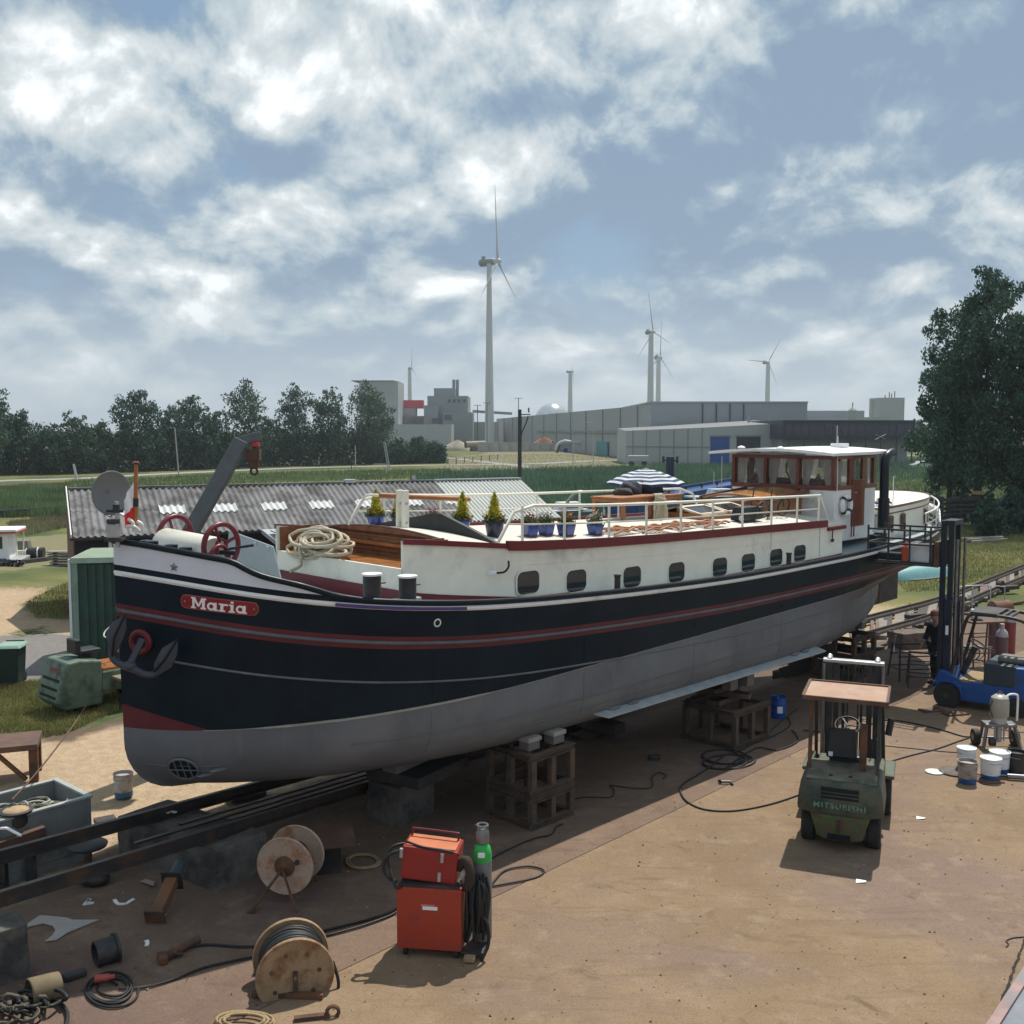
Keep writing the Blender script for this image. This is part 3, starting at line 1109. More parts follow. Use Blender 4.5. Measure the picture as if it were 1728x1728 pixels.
def turbine(px, hub_py, Y, R_px, ang, yaw, rt, rb, label, toff=-9):
 """hub at pixel, rotor axis turned by yaw from the line of sight, first blade at ang degrees from upright"""
 hub = D(px, hub_py, Y)
 sc = Y / FPX
 bx = D(px + toff, 725, Y).x
 t = thing('wind_turbine', label, 'wind turbine', (bx, Y, -1.2), 0, 'wind turbines on the horizon')
 H = hub.z + 1.2
 mb = MB()
 mb.lathe([(rb, -1), (rb * 0.86, H * .3), (rt * 1.05, H * .85), (rt, H - 1.0)], 20)
 mb.build('tower', M_turb, t, smooth=40)
 axis = Vector((math.sin(R(yaw)), -math.cos(R(yaw)), 0.05)).normalized()
 hp = Vector((hub.x - bx, 0, H))
 nl = abs(toff) * sc / max(0.3, abs(math.sin(R(yaw))))
 back = hp - axis * (nl * 2.6)
 mb = MB()
 nr = R_px * sc * 0.055
 mb.lathe_pq(back, hp - axis * nr * 0.4, [(nr * .5, 0), (nr * .95, nr * .4), (nr, nr * 1.2), (nr * .9, (hp - back).length * .8), (nr * .7, (hp - back).length - nr * .4)], 14)
 mb.box(back + axis * nr * 1.2 + Vector((0, 0, nr * 1.1)), (nr * .9, nr * .9, nr * .7))
 mb.build('nacelle', M_turbd, t, smooth=40)
 mb = MB()
 mb.lathe_pq(hp - axis * nr * .5, hp + axis * nr * 1.5, [(nr * .75, 0), (nr * .8, nr * .7), (nr * .6, nr * 1.5), (nr * .15, nr * 2.0)], 14)
 mb.build('hub', M_turb, t, smooth=50)
 up = Vector((0, 0, 1))
 side = Vector((math.cos(R(yaw)), math.sin(R(yaw)), 0))
 L_ = R_px * sc
 for k in range(3):
  a = R(ang + 120 * k)
  d = up * math.cos(a) + side * math.sin(a)
  n_ = axis.cross(d).normalized()
  prof = [(0.03, .020, .020), (0.10, .022, .020), (0.2, .042, .012), (0.45, .028, .008), (0.75, .017, .005), (0.96, .009, .003), (1.0, .002, .001)]
  vs, fs = [], []
  for u, c_, th in prof:
   p = hp + axis * nr * .4 + d * (L_ * u)
   vs += [p - n_ * c_ * L_ * .4 + axis * th * L_ * .6, p + axis * th * L_, p + n_ * c_ * L_ * .6 - axis * th * L_ * .3, p - axis * th * L_]
  for i in range(len(prof) - 1):
   for j in range(4):
    fs.append((4 * i + j, 4 * i + (j + 1) % 4, 4 * i + 4 + (j + 1) % 4, 4 * i + 4 + j))
  fs.append((0, 1, 2, 3))
  MB().add(vs, fs).build('blade', M_turb, t, smooth=60)
 return t

turbine(837, 441, 450, 122, -7, 74, 1.05, 2.1, 'tallest wind turbine, its slim white tower rising mid picture', -11)
turbine(1101, 560, 640, 66, -14, 50, 1.5, 2.4, 'wind turbine right of the middle, in front of a fainter one', -4)
turbine(1113, 603, 1000, 62, 3, 55, 2.0, 3.0, 'faint wind turbine half hidden behind the nearer tower', -3)
turbine(1296, 611, 900, 46, 33, 25, 1.7, 2.6, 'wind turbine at the right with one blade pointing up right', -2)
turbine(966, 627, 900, 30, 165, 80, 1.6, 2.6, 'small wind turbine rising above the silver dome', -4)
turbine(694, 622, 900, 38, 2, 70, 1.5, 2.4, 'small wind turbine behind the red roof of the factory', -2)

# ------------------------------------------------------------------ far works and halls
M_hall = pm('hall_grey_cladding', (0.30, 0.32, 0.34), 0.6, var=0.06, scale=0.06)
M_halll = pm('hall_light_cladding', (0.36, 0.375, 0.385), 0.6, var=0.06, scale=0.06)
M_halld = pm('hall_dark_cladding', (0.012, 0.020, 0.045), 0.35, var=0.25, scale=0.2)
M_fac = pm('factory_grey', (0.33, 0.35, 0.355), 0.7, var=0.08, scale=0.08)
M_facd = pm('factory_dark_grey', (0.22, 0.245, 0.255), 0.7, var=0.1, scale=0.08)
M_hallj = pm('hall_joint_grey', (0.24, 0.26, 0.275), 0.6)
M_pipe = pm('downpipe_dark', (0.05, 0.055, 0.06), 0.5)
M_bdoor = pm('door_blue', (0.010, 0.07, 0.30), 0.4, var=0.1)
M_teal = pm('door_teal', (0.02, 0.20, 0.24), 0.4, var=0.1)
M_dwin = glassm('far_window', (0.05, 0.06, 0.07), 0.1)

def fx(px, Y):
 return (px - CX) / FPX * Y * 1.0

def fz(py, Y):
 return D(864, py, Y).z

def wallbox(mb, px0, px1, py_top, Y, depth, zb=-1.25, mi=0):
 mb.boxb(fx(px0, Y), fx(px1, Y), Y, Y + depth, zb, fz(py_top, Y), mi)

t = thing('warehouse', 'long grey warehouse hall with dark downpipes in the middle distance', 'warehouse', (0, 0, 0))
Y = 236
mb = MB()
wallbox(mb, 1098, 1360, 680, Y, 60)
mb.build('hall_wall', M_hall, t)
mb = MB()
x0, z0, z1 = fx(1098, Y), -1.25, fz(682, Y) - 0.15
xf, yf = fx(838, 540), 540
nrm = Vector((yf - Y, -(xf - x0), 0)).normalized() * 30
mb.add([(x0, Y, z0), (xf, yf, z0), (xf + nrm.x, yf + nrm.y, z0), (x0 + nrm.x, Y + 58, z0), (x0, Y, z1), (xf, yf, z1), (xf + nrm.x, yf + nrm.y, z1), (x0 + nrm.x, Y + 58, z1)],
    [(0, 1, 5, 4), (1, 2, 6, 5), (2, 3, 7, 6), (3, 0, 4, 7), (4, 5, 6, 7)])
mb.build('side_wing', M_hall, t)
mb = MB()
mb.boxb(fx(1096, Y), fx(1361, Y), Y - .15, Y + 60.2, fz(680, Y), fz(680, Y) + .35)
mb.build('roof_edge', M_fac, t)
for px in (1184, 1207, 1230, 1253):
 MB().boxb(fx(px - .8, Y), fx(px + .8, Y), Y - .25, Y - .02, fz(722, Y), fz(681, Y)).build('downpipe', M_pipe, t)
for k in range(11):   # panel joints along the receding wing
 u = (k + 1) / 12
 p = Vector((x0, Y, 0)).lerp(Vector((xf, yf, 0)), u ** 1.3)
 MB().boxb(-.12, .12, -.3, .05, z0, z1, M=Matrix.Translation((p.x, p.y, 0)) @ Matrix.Rotation(math.atan2(yf - Y, xf - x0), 4, 'Z') @ Matrix.Translation((0, 0.25, 0))).build('panel_joint', M_hallj, t)
mb = MB()
p0, p1 = Vector((x0, Y, 0)).lerp(Vector((xf, yf, 0)), .06), Vector((x0, Y, 0)).lerp(Vector((xf, yf, 0)), .55)
mb.beam((p0.x - .3, p0.y - .2, 5.2), (p1.x - .3, p1.y - .2, 5.2), .4, .5)
mb.build('cladding_band', M_facd, t)
pd = Vector((x0, Y, 0)).lerp(Vector((xf, yf, 0)), .14)
dm = Matrix.Translation((pd.x - .25, pd.y - .15, 0)) @ Matrix.Rotation(math.atan2(yf - Y, xf - x0), 4, 'Z')
MB().boxb(0, 14, -.02, .25, -1.2, 2.6, M=dm).build('door', M_teal, t)

t = thing('depot_annex', 'low light grey annex with blue doors in front of the warehouse', 'annex', (0, 0, 0))
Y = 208
mb = MB()
xa, xb, xc = fx(1056, Y + 8), fx(1196, Y), fx(1322, Y)
za, zc = fz(727, Y), fz(714, Y)
mb.add([(xa, Y + 8, -1.25), (xb, Y, -1.25), (xc, Y, -1.25), (xc, Y + 26, -1.25), (xa, Y + 26, -1.25),
  (xa, Y + 8, za), (xb, Y, za + .7), (xc, Y, zc), (xc, Y + 26, zc + .8), (xa, Y + 26, za + .5)],
    [(0, 1, 6, 5), (1, 2, 7, 6), (2, 3, 8, 7), (3, 4, 9, 8), (4, 0, 5, 9)])
mb.build('annex_wall', M_halll, t)
MB().add([(xa, Y + 8, za), (xb, Y, za + .7), (xc, Y, zc), (xc, Y + 26, zc + .8), (xa, Y + 26, za + .5)], [(0, 1, 2, 3, 4)]).build('annex_roof', pm('annex_roofing', (0.17, 0.18, 0.19), .8), t)
for px0, px1, m_ in ((1198, 1230, M_bdoor), (1242, 1282, M_halld)):
 d_ = MB().boxb(fx(px0, Y), fx(px1, Y), Y - .12, Y + .1, -1.2, fz(737, Y)).build('roller_door', m_, t)
 MB().boxb(fx(px0, Y) - .25, fx(px1, Y) + .25, Y - .2, Y + .05, fz(737, Y), fz(737, Y) + .3).build('door_frame', M_facd, d_)
for k in range(6):
 u = (k + .5) / 6
 p = Vector((xa, Y + 8, 0)).lerp(Vector((xb, Y, 0)), u)
 MB().boxb(p.x - .09, p.x + .09, p.y - .12, p.y + .12, -1.2, za + .1 + .5 * u).build('panel_joint', M_hallj, t)
MB().beam((xa - .05, Y + 7.9, 2.4), (xb, Y - .1, 2.4), .15, .15).build('cladding_band', M_facd, t)
for px in (1262, 1295):
 MB().cyl((fx(px, Y + 15), Y + 15, zc), (fx(px, Y + 15), Y + 15, zc + 1.6), .25, n=8).build('roof_vent', M_fac, t)

t = thing('dark_office', 'dark blue flat office block right of the blue doors', 'office', (0, 0, 0))
Y = 198
MB().boxb(fx(1320, Y), fx(1542, Y), Y, Y + 30, fz(741, Y), fz(710, Y)).build('upper_floor', M_halld, t)
MB().boxb(fx(1324, Y), fx(1538, Y), Y + 2.5, Y + 29, -1.3, fz(741, Y)).build('ground_floor', M_facd, t)
for k in range(9):
 px = 1330 + k * 26
 MB().boxb(fx(px, Y), fx(px + 1.6, Y), Y + .2, Y + .6, -1.3, fz(741, Y)).build('column', M_pipe, t)
for k in range(16):
 px = 1324 + k * 13.4
 MB().boxb(fx(px, Y), fx(px + 11.5, Y), Y - .06, Y + .05, fz(735, Y), fz(716, Y)).build('window', glassm('office_glass', (0.015, 0.025, 0.05), 0.08), t)
MB().boxb(fx(1500, Y), fx(1516, Y), Y + 2.3, Y + 2.6, -1.2, 2.2).build('window', glassm('office_pale_glass', (0.25, 0.28, 0.3), 0.1), t)
MB().boxb(fx(1319, Y), fx(1543, Y), Y - .2, Y + 30.2, fz(710, Y), fz(709, Y)).build('roof_edge', M_pipe, t)

t = thing('rear_hall', 'flat grey hall behind the dark office', 'hall', (0, 0, 0))
mb = MB()
wallbox(mb, 1355, 1456, 693, 300, 40)
mb.build('hall_wall', M_hall, t)
mb = MB()
wallbox(mb, 1340, 1498, 704, 275, 20)
mb.build('lower_wing', M_halll, t)
t = thing('storage_tank', 'pale round storage tank with a conical top behind the dark office', 'tank', (fx(1436, 262), 262, -1.2))
h = fz(690, 262) + 1.2
MB().lathe([(1.1, 0), (1.1, h - .4), (.5, h + .3), (.1, h + .5)], 20).build('shell', M_fac, t, smooth=40)
MB().cyl((0, 0, h + .4), (0, 0, h + 1.6), .12).build('vent_pipe', M_pipe, t)
t = thing('block_tower', 'pale square block building with roof antennas at the right', 'building', (0, 0, 0))
mb = MB()
wallbox(mb, 1481, 1523, 671, 420, 12)
mb.build('wall', M_halll, t)
for px, top in ((1497, 662), (1501, 664), (1506, 660), (1490, 667)):
 MB().beam((fx(px, 425), 425, fz(671, 425)), (fx(px, 425), 425, fz(top, 425)), .3, .3).build('antenna', M_pipe, t)
t = thing('lattice_mast', 'thin grey mast left of the pale square block', 'mast', (fx(1470, 400), 400, -1.2))
MB().beam((0, 0, 0), (0, 0, fz(676, 400) + 1.2), .7, .7).build('shaft', M_fac, t)

t = thing('feed_factory', 'grey factory complex with stepped tower and two chimneys', 'factory', (0, 0, 0))
Y = 480
for nm, a, b_, top, dy, dep, m_ in [('silo_tower', 608, 673, 643, -20, 25, M_fac), ('low_block', 655, 730, 702, 10, 30, M_fac), ('front_block', 640, 762, 716, -32, 20, M_halll),
         ('main_block', 722, 790, 668, 0, 30, M_facd), ('upper_block', 733, 768, 655, 6, 18, M_facd), ('mid_block', 716, 740, 684, -4, 20, M_facd),
         ('side_block', 748, 798, 696, -6, 20, M_facd), ('right_block', 795, 842, 712, 10, 20, M_fac)]:
 mb = MB()
 wallbox(mb, a, b_, top, Y + dy, dep)
 w_ = mb.build(nm, m_, t)
 if nm == 'main_block':
  for px in (757, 765, 773, 782):
   MB().boxb(fx(px, Y), fx(px + 4, Y), Y - .4, Y - .01, fz(679, Y), fz(674, Y)).build('window', M_dwin, w_)
 if nm == 'side_block':
  for px, py in ((752, 700), (731, 706), (752, 716)):
   MB().boxb(fx(px, Y), fx(px + 12, Y), Y - 6.5, Y - 6.01, fz(py + 9, Y), fz(py, Y)).build('window', M_dwin, w_)
 if nm == 'silo_tower':
  MB().boxb(fx(606, Y), fx(675, Y), Y - 20.4, Y + 5.4, fz(643, Y - 20), fz(642, Y - 20)).build('roof_edge', M_pipe, w_)
for px in (766.5, 772.5):
 MB().cyl((fx(px, Y + 10), Y + 10, fz(668, Y)), (fx(px, Y + 10), Y + 10, fz(639, Y)), .75, n=10).build('chimney', M_facd, t, smooth=40)
MB().boxb(fx(674, Y), fx(714, Y), Y + 2, Y + 8, fz(689, Y), fz(675, Y)).build('red_hopper', pm('factory_red', (0.55, 0.05, 0.06), 0.5, var=0.15), t, label='bright red hopper house')
MB().boxb(fx(676, Y), fx(702, Y), Y + 1, Y + 9, fz(702, Y), fz(689, Y)).build('hopper_base', M_fac, t)
MB().beam((fx(798, 470), 470, fz(694, 470)), (fx(864, 470), 470, fz(698, 470)), 1.0, 1.2).build('conveyor', M_facd, t)
for px, top in ((806, 684), (822, 680), (875, 672)):
 o = thing('lamp_mast', {806: 'thin lamp mast left of the tall turbine tower', 822: 'thin lamp mast close against the tall turbine tower'}.get(px) or 'thin lamp mast behind the wooden power pole', 'lamp mast', (fx(px, 420), 420, -1.2), 0, 'thin lamp masts beyond the field')
 zt = fz(top, 420) + 1.2
 MB().cyl((0, 0, 0), (0, 0, zt), .18, n=6).build('mast', M_pipe, o)
 MB().beam((-1.6, 0, zt), (1.6, 0, zt), .25, .2).build('lamp_arm', M_pipe, o)
t = thing('gas_dome', 'shiny silver dome above the long hall roof', 'dome', (fx(931, 560), 560, 0))
rdm = fx(864 + 31, 560)
hd = fz(680, 560)
MB().lathe([(rdm, 0)] + [(rdm * math.cos(a), hd * .42 + hd * .58 * math.sin(a)) for a in [i * math.pi / 20 for i in range(10)]] + [(.2, hd)], 40).build('dome_skin', pm('dome_silver', (0.62, 0.64, 0.66), 0.22, 0.75, var=0.05), t, smooth=60)

# middle distance: walls, heaps, machines
M_cwall = pm('pale_concrete_wall', (0.36, 0.36, 0.35), 0.85, var=0.15, scale=0.3)
t = thing('retaining_wall', 'long pale concrete block wall at the foot of the tall turbine', 'wall', (0, 0, 0))
Y = 330
for k in range(9):
 a = 806 + k * 17.5
 MB().boxb(fx(a, Y), fx(a + 17.1, Y), Y + k * .8, Y + 1 + k * .8, -1.3, fz(746 + k * .35, Y)).build('panel', M_cwall, t)
mb = MB()
rg = random.Random(8)
for nm, lb, px, w_, py, col in [('sand_heap', 'reddish sand heap behind the pale wall', 918, 62, 735, (0.24, 0.12, 0.075)), ('gravel_heap', 'pale grey gravel heap beside the red sand', 955, 34, 733, (0.42, 0.41, 0.39)),
        ('rubble_heap', 'pale rubble heap near the pipe section', 772, 60, 742, (0.33, 0.29, 0.23))]:
 Y = 350
 hw, hh = fx(864 + w_ / 2, Y), fz(py, Y) + 1.2
 def fn(u, v, hw=hw, hh=hh):
  r_ = u * hw
  a = v * 2 * math.pi
  n_ = 0.5 * math.sin(3 * a + hw) + 0.4 * math.sin(7 * a)
  return (r_ * math.cos(a), r_ * math.sin(a) * .6, hh * (1 - u) ** 0.8 * (1 + .06 * n_) - (0.4 if u > .98 else 0))
 o = MB().grid(fn, 8, 28).build(nm, pm(nm, col, 0.95, var=0.2, scale=0.4), smooth=60)
 o.location = (fx(px, Y), Y, -1.2)
 tag(o, lb, 'heap')
t = thing('pipe_section', 'big rusty pipe section lying behind the dry field', 'pipe', D(803, 747, 338))
t.location.z = -1.2
MB().cyl((-3.4, 0, 2.2), (3, 2, 2.4), 1.05, n=16).build('shell', pm('pipe_pale', (0.36, 0.31, 0.25), 0.8), t, smooth=40)
MB().cyl((-3.5, -.02, 2.2), (-3.3, .05, 2.2), 1.2, n=16).build('end_ring', M_rusty, t, smooth=40)
MB().box((0.5, 1, .6), (5, 1.6, 1.2)).build('support', M_conc, t)
t = thing('conveyor_arm', 'white loading boom over the pale wall', 'conveyor', (0, 0, 0))
MB().tube(catmull([D(938, 760, 318), D(942, 750, 318), D(952, 745, 318), D(964, 746, 318), D(1030, 751, 318)], 6), .55, 8).build('boom', M_turb, t, smooth=40)
MB().beam(D(940, 764, 318), D(944, 748, 318), .8, .8).build('leg', M_pipe, t)
# dead flat yard things
for px, py, w_, h_, lb, m_ in [(1078, 757, 34, 10, 'white trailer parked before the annex', M_halll)]:
 Y = 200
 t = thing('trailer', lb, 'trailer', (fx(px, Y), Y, -1.2))
 MB().boxb(-fx(864 + w_ / 2, Y), fx(864 + w_ / 2, Y), 0, 2.4, .9, .9 + h_ * Y / FPX).build('body', m_, t, bevel=.1)
 for sx in (-1.3, 1.2):
  MB().cyl((sx, -.05, .45), (sx, 2.4, .45), .45, n=14).build('wheel', M_rubber, t, smooth=40)

def car(px, py, Y, rz, col, lb):
 t = thing('parked_car', lb, 'car', (fx(px, Y), Y, zg(fx(px, Y), Y)), rz, 'cars parked by the office')
 body = [(-2.1, .35), (-2.15, .75), (-1.9, .9), (-1.2, .98), (-.7, 1.42), (.7, 1.45), (1.5, .98), (2.05, .9), (2.1, .4)]
 MB().prism(body, -.85, .85, Matrix.Rotation(math.pi / 2, 4, 'X')).build('body', pm('car_' + lb[:5].strip(), col, .25, coat=.4, var=.03), t, bevel=.06)
 for s_ in (-1, 1):
  MB().prism([(-1.05, 1.0), (-.62, 1.36), (.62, 1.38), (1.25, 1.0)], -.01, .01, Matrix.Translation((0, s_ * .855, 0)) @ Matrix.Rotation(math.pi / 2, 4, 'X')).build('window', M_pane, t)
 for sx in (-1.35, 1.3):
  for s_ in (-1, 1):
   MB().cyl((sx, s_ * .68, .32), (sx, s_ * .9, .32), .32, n=16).build('wheel', M_rubber, t, smooth=40)

car(1556, 752, 186, .1, (.72, .73, .75), 'white parked car right of the dark office')
car(1590, 757, 180, -.15, (.06, .065, .075), 'dark parked car half behind the big tree')

# ------------------------------------------------------------------ poles, lamps, signs along the road
def pole(name, lb, cat, px, base, top, r, mat, group=None, lean=0.0, Y=None):
 b = G(px, base) if Y is None else Vector((fx(px, Y), Y, -1.2))
 h = D(px, top, b.y).z - b.z
 t = thing(name, lb, cat, b, 0, group)
 MB().cyl((0, 0, -.2), (lean * h, 0, h), r, r * .8, n=8).build('pole', mat, t, smooth=40)
 return t, h

t, h = pole('street_lamp', 'thin grey street lamp before the dark pointed trees', 'street lamp', 302, 803, 722, .11, M_galv, lean=-.06)
MB().beam((-.06 * h, 0, h), (-.06 * h - .7, -.2, h + .06), .12, .08).build('lamp_head', M_galv, t)
t, h = pole('street_lamp', 'pale curved street lamp in front of the long hall', 'street lamp', 1001, 782, 716, .09, M_galv)
MB().tube(catmull([(0, 0, h), (-.1, 0, h + .25), (-.5, 0, h + .4), (-1.0, 0, h + .42)], 5), .07, 6).build('lamp_arm', M_galv, t)
MB().box((-1.25, 0, h + .4), (.7, .25, .12)).build('lamp_head', M_turb, t)
t, h = pole('marker_post', 'white marker post standing before the willow', 'post', 600, 790, 752, .09, M_turb)
t, h = pole('marker_post', 'thin dark post just left of the white marker post', 'post', 593, 793, 762, .07, M_dark)
t, h = pole('leaning_post', 'short pale leaning post in the grass left of the dish', 'post', 130, 808, 783, .22, M_galv, lean=-.2)
t, h = pole('power_pole', 'dark wooden power pole with a side arm before the works', 'power pole', 877, 0, 691, .2, pm('pole_wood', (0.055, 0.06, 0.055), 0.9), Y=92)
MB().tube([(0, 0, h * .72), (.55, 0, h * .86), (.75, 0, h * .93)], .06, 6).build('brace', M_dark, t)
MB().beam((0, 0, h * .95), (.95, 0, h * .95), .09, .09).build('side_arm', M_dark, t)
MB().cyl((.8, 0, h * .97), (.8, 0, h + .15), .07).build('insulator', M_pipe, t)
t, h = pole('signal_post', 'thin tall post with a blue round sign before the long hall', 'sign post', 967, 800, 700, .07, M_galv)
MB().cyl((-1.2, -.06, h * .40), (-1.2, -.02, h * .40), .38, n=18).build('round_sign', M_bdoor, t)
MB().beam((-1.2, 0, h * .4), (0, 0, h * .4), .05, .05).build('bracket', M_galv, t)
t = thing('ladder_frame', 'steel ladder frame leaning at the hedge under the willow', 'ladder', G(656, 797))
sc = t.location.y / FPX
for dx in (0, 3):
 MB().beam(((dx + 0) * sc, 0, 0), ((dx - 9) * sc, .6, 50 * sc), .1, .1).build('rail', M_galv, t)
for k in range(10):
 u = (k + 1) / 11
 MB().beam(((0 - 9 * u) * sc, .6 * u, 50 * sc * u), ((3 - 9 * u) * sc, .6 * u, 50 * sc * u), .06, .06).build('rung', M_galv, t)
MB().beam((-26 * sc, 0, 14 * sc), (-3 * sc, .1, 14 * sc), .12, .12).build('crossbar', M_galv, t)
t = thing('field_fence', 'low post fence in the dry field before the pale wall', 'fence', (0, 0, 0))
fp = [G(px, 784 - (px - 756) * .09, 0) for px in range(756, 850, 14)]
for p in fp:
 MB().beam(p, p + Vector((0, 0, 1.3)), .16, .16).build('post', M_dark, t)
for hz in (.5, 1.1):
 MB().tube([p + Vector((0, 0, hz)) for p in fp], .03, 5).build('wire', M_dark, t)
for px, py, lb in [(540, 800, 'short white reflector post on the verge left of the shed roof hood'), (652, 800, 'white reflector post above the middle of the shed roof')]:
 o = MB().beam((0, 0, 0), (0, 0, 1.2), .16, .1).build('reflector_post', M_turb, bevel=.02)
 o.location = G(px, py)
 tag(o, lb, 'post', 'reflector posts on the verge')
t, h = pole('mooring_post', 'thick dark blue mooring post with cross arms behind the parasol', 'mooring post', 1131, 0, 771, .42, pm('post_navy', (0.02, 0.035, 0.06), 0.5), Y=86)
MB().beam((-.6, 0, h - .3), (.6, 0, h - .3), .12, .12).build('cross_arm', M_dark, t)
for s_ in (-.58, .58):
 MB().cyl((s_, 0, h - .5), (s_, 0, h + .05), .1).build('lantern', M_dark, t)
t, h = pole('crossing_sign', 'level crossing sign seen above the wheelhouse roof', 'sign', 1484, 0, 735, .05, M_dark, Y=160)
for s_ in (-1, 1):
 MB().beam((-.8, -.05, h - .2 - .4 * s_), (.8, -.05, h - .2 + .4 * s_), .02, .22, up=(0, 1, 0)).build('cross_board', M_turb, t)

# long blue pontoon on the water behind the barge
t = thing('blue_pontoon', 'long blue pontoon lying beyond the barge, behind the parasol', 'pontoon', (0, 0, 0))
a, b_ = D(1048, 846, 78), D(1240, 826, 92)
M_pont = pm('pontoon_blue', (0.006, 0.055, 0.20), 0.4, var=0.2, scale=0.5)
MB().beam((a.x, a.y, -.2), (b_.x, b_.y, .6), 3.0, 1.5).build('hull', M_pont, t, bevel=.08)
MB().beam((a.x, a.y, .75), (b_.x, b_.y, 1.5), .12, .25).build('coaming', M_pont, t)
for k in range(7):
 p = Vector((a.x, a.y - 1.5, .6)).lerp(Vector((b_.x, b_.y - 1.5, 1.35)), (k + .5) / 7)
 MB().cyl(p, p + Vector((0, 0, .35)), .1).build('bollard', M_dark, t)
for k, (px, py, top, lb) in enumerate([(1205, 835, 796, 'white boat mast sticking up before the reeds'), (1218, 830, 770, 'thin white pole in the reeds left of the wheelhouse')]):
 pole('boat_mast', lb, 'mast', px, 0, top, .04, M_turb, Y=80)
# ------------------------------------------------------------------ the barge: x runs aft from the stem, -y is the near side
BO = Vector((-4.94, 12.8, 0))
barge = thing('barge', 'black hulled river barge Maria with cream cabin, propped up on the slip', 'barge', BO, R(45))
BM = Matrix.Translation(BO) @ Matrix.Rotation(R(45), 4, 'Z')
BI = BM.inverted()
LOA = 23.0

def BL(px, py, y):
 o = BI @ Vector((0, 0, HCAM))
 d = BI.to_3x3() @ ray(px, py)
 return o + d * ((y - o.y) / d.y)

def smooth_tab(xs, zs, k=0.35):
 g = np.arange(-0.5, 24.01, 0.05)
 v = np.interp(g, xs, zs)
 n = max(1, int(k / 0.05))
 ker = np.ones(2 * n + 1) / (2 * n + 1)
 v = np.convolve(np.pad(v, n, mode='edge'), ker, 'valid')
 return lambda x: float(np.interp(x, g, v))

Wz = smooth_tab([-.5, 0, .15, 1.13, 1.9, 2.6, 3.9, 5.45, 7.3, 9, 10.5, 12, 15, 17.7, 20, 23], [4.2, 4.11, 4.08, 3.84, 3.71, 3.60, 3.46, 3.35, 3.26, 3.20, 3.165, 3.16, 3.18, 3.27, 3.38, 3.58], .5)
_cap = smooth_tab([-.5, 0, .15, .86, .98, 1.13, 1.53, 1.91, 2.3, 2.75], [4.60, 4.50, 4.47, 4.28, 4.17, 4.09, 3.96, 3.81, 3.72, 3.65], .08)
capz = lambda x: max(_cap(x) if x < 2.75 else 0, Wz(x) + .075)
Pz = lambda x: 2.13 + .021 * x
RTz = smooth_tab([2.5, 3.1, 4, 5.2, 7, 8.5, 11.3, 14.6, 16], [4.47, 4.42, 4.33, 4.20, 4.11, 4.06, 4.0, 3.93, 3.9], .4)

def xstem(z):
 return -.06 * sm(2.0, 4.4, z) if z >= 1.95 else .75 * (1 - math.sqrt(max(0, 1 - ((1.95 - z) / .76) ** 2)))

def hb(x, z):
 """half breadth of the hull"""
 f = min(1.0, max(0.0, (3.9 - z) / 2.6))
 lb, q = 4.6 + 1.3 * f, 1.0 / (1.9 - .35 * f)
 x0 = xstem(z)
 u = min(1, max(0, (lb - (x - x0)) / lb))
 r = max(0, 1 - u ** 2.2) ** q if x > x0 else 0.0
 if 0 < r < .75:      # the two sides meet at a stem, not in a flat nose
  r = (r ** -4 + (.86 * (x - x0) + 1e-4) ** -4) ** -.25
 k = sm(2.2, 2.95, z)
 Lz = 21.0 + 2.0 * k
 ls = 8.5 - 3.5 * k
 u = min(1, max(0, (x - (Lz - ls)) / ls))
 r *= max(0, 1 - u ** 2) ** (1.0 - .2 * k)
 b = 2.35 * r
 if z < 1.85:
  b -= min(b * .75, .62 * (1 - math.sqrt(max(0, 1 - ((1.85 - z) / .66) ** 2))))
 return max(b, 0.0)

def levels(x):
 w, p = Wz(x), Pz(x)
 c = capz(x)
 l = [c, min(c - .012, w + .105), min(c - .024, w + .032), w - .032, w - .385, w - .447, w - .49, w - .55]
 rb = p + max(0.004, .30 * (1 - x / .68))
 lo = w - .55
 rb = min(rb, lo - .05)
 l += [lo + (rb - lo) * t for t in (.33, .66)] + [rb, min(p, rb - .004)]
 p = l[-1]
 l += [p + (1.85 - p) * .5, 1.85, 1.7, 1.55, 1.42, 1.32, 1.24, 1.2]
 return l

LM = [5, 0, 1, 0, 2, 3, 2, 0, 0, 0, 2, 4, 4, 4, 4, 4, 4, 4, 4]
NS = 110
rows = []
for i in range(NS + 1):
 t = i / NS
 tt = t
 if t < .35:
  tt = .35 * (t / .35) ** 1.9
 elif t > .8:
  tt = 1 - .2 * ((1 - t) / .2) ** 1.5
 row = []
 for j in range(20):
  z = levels(tt * LOA)[j]
  x0 = xstem(z)
  Lz = 21.0 + 2.0 * sm(2.2, 2.95, z)
  x = x0 + (Lz - x0) * tt
  z = levels(x)[j]
  row.append((x, hb(x, z), z))
 rows.append(row)
mb = MB()
for sgn in (-1, 1):
 base = len(mb.v)
 for row in rows:
  mb.v += [(x, sgn * b_, z) for x, b_, z in row]
 for i in range(NS):
  for j in range(19):
   a, b_, c, d = base + i * 20 + j, base + (i + 1) * 20 + j, base + (i + 1) * 20 + j + 1, base + i * 20 + j + 1
   mb.f.append((a, b_, c, d) if sgn < 0 else (d, c, b_, a))
   m_ = LM[j]
   if j == 0 and rows[i][0][0] > 2.7:
    m_ = 0
   mb.m.append(m_)
base = len(mb.v)   # flat bottom
for row in rows:
 x, b_, z = row[19]
 mb.v += [(x, -b_, z), (x, b_, z)]
for i in range(NS):
 mb.f.append((base + 2 * i, base + 2 * i + 1, base + 2 * i + 3, base + 2 * i + 2))
 mb.m.append(4)
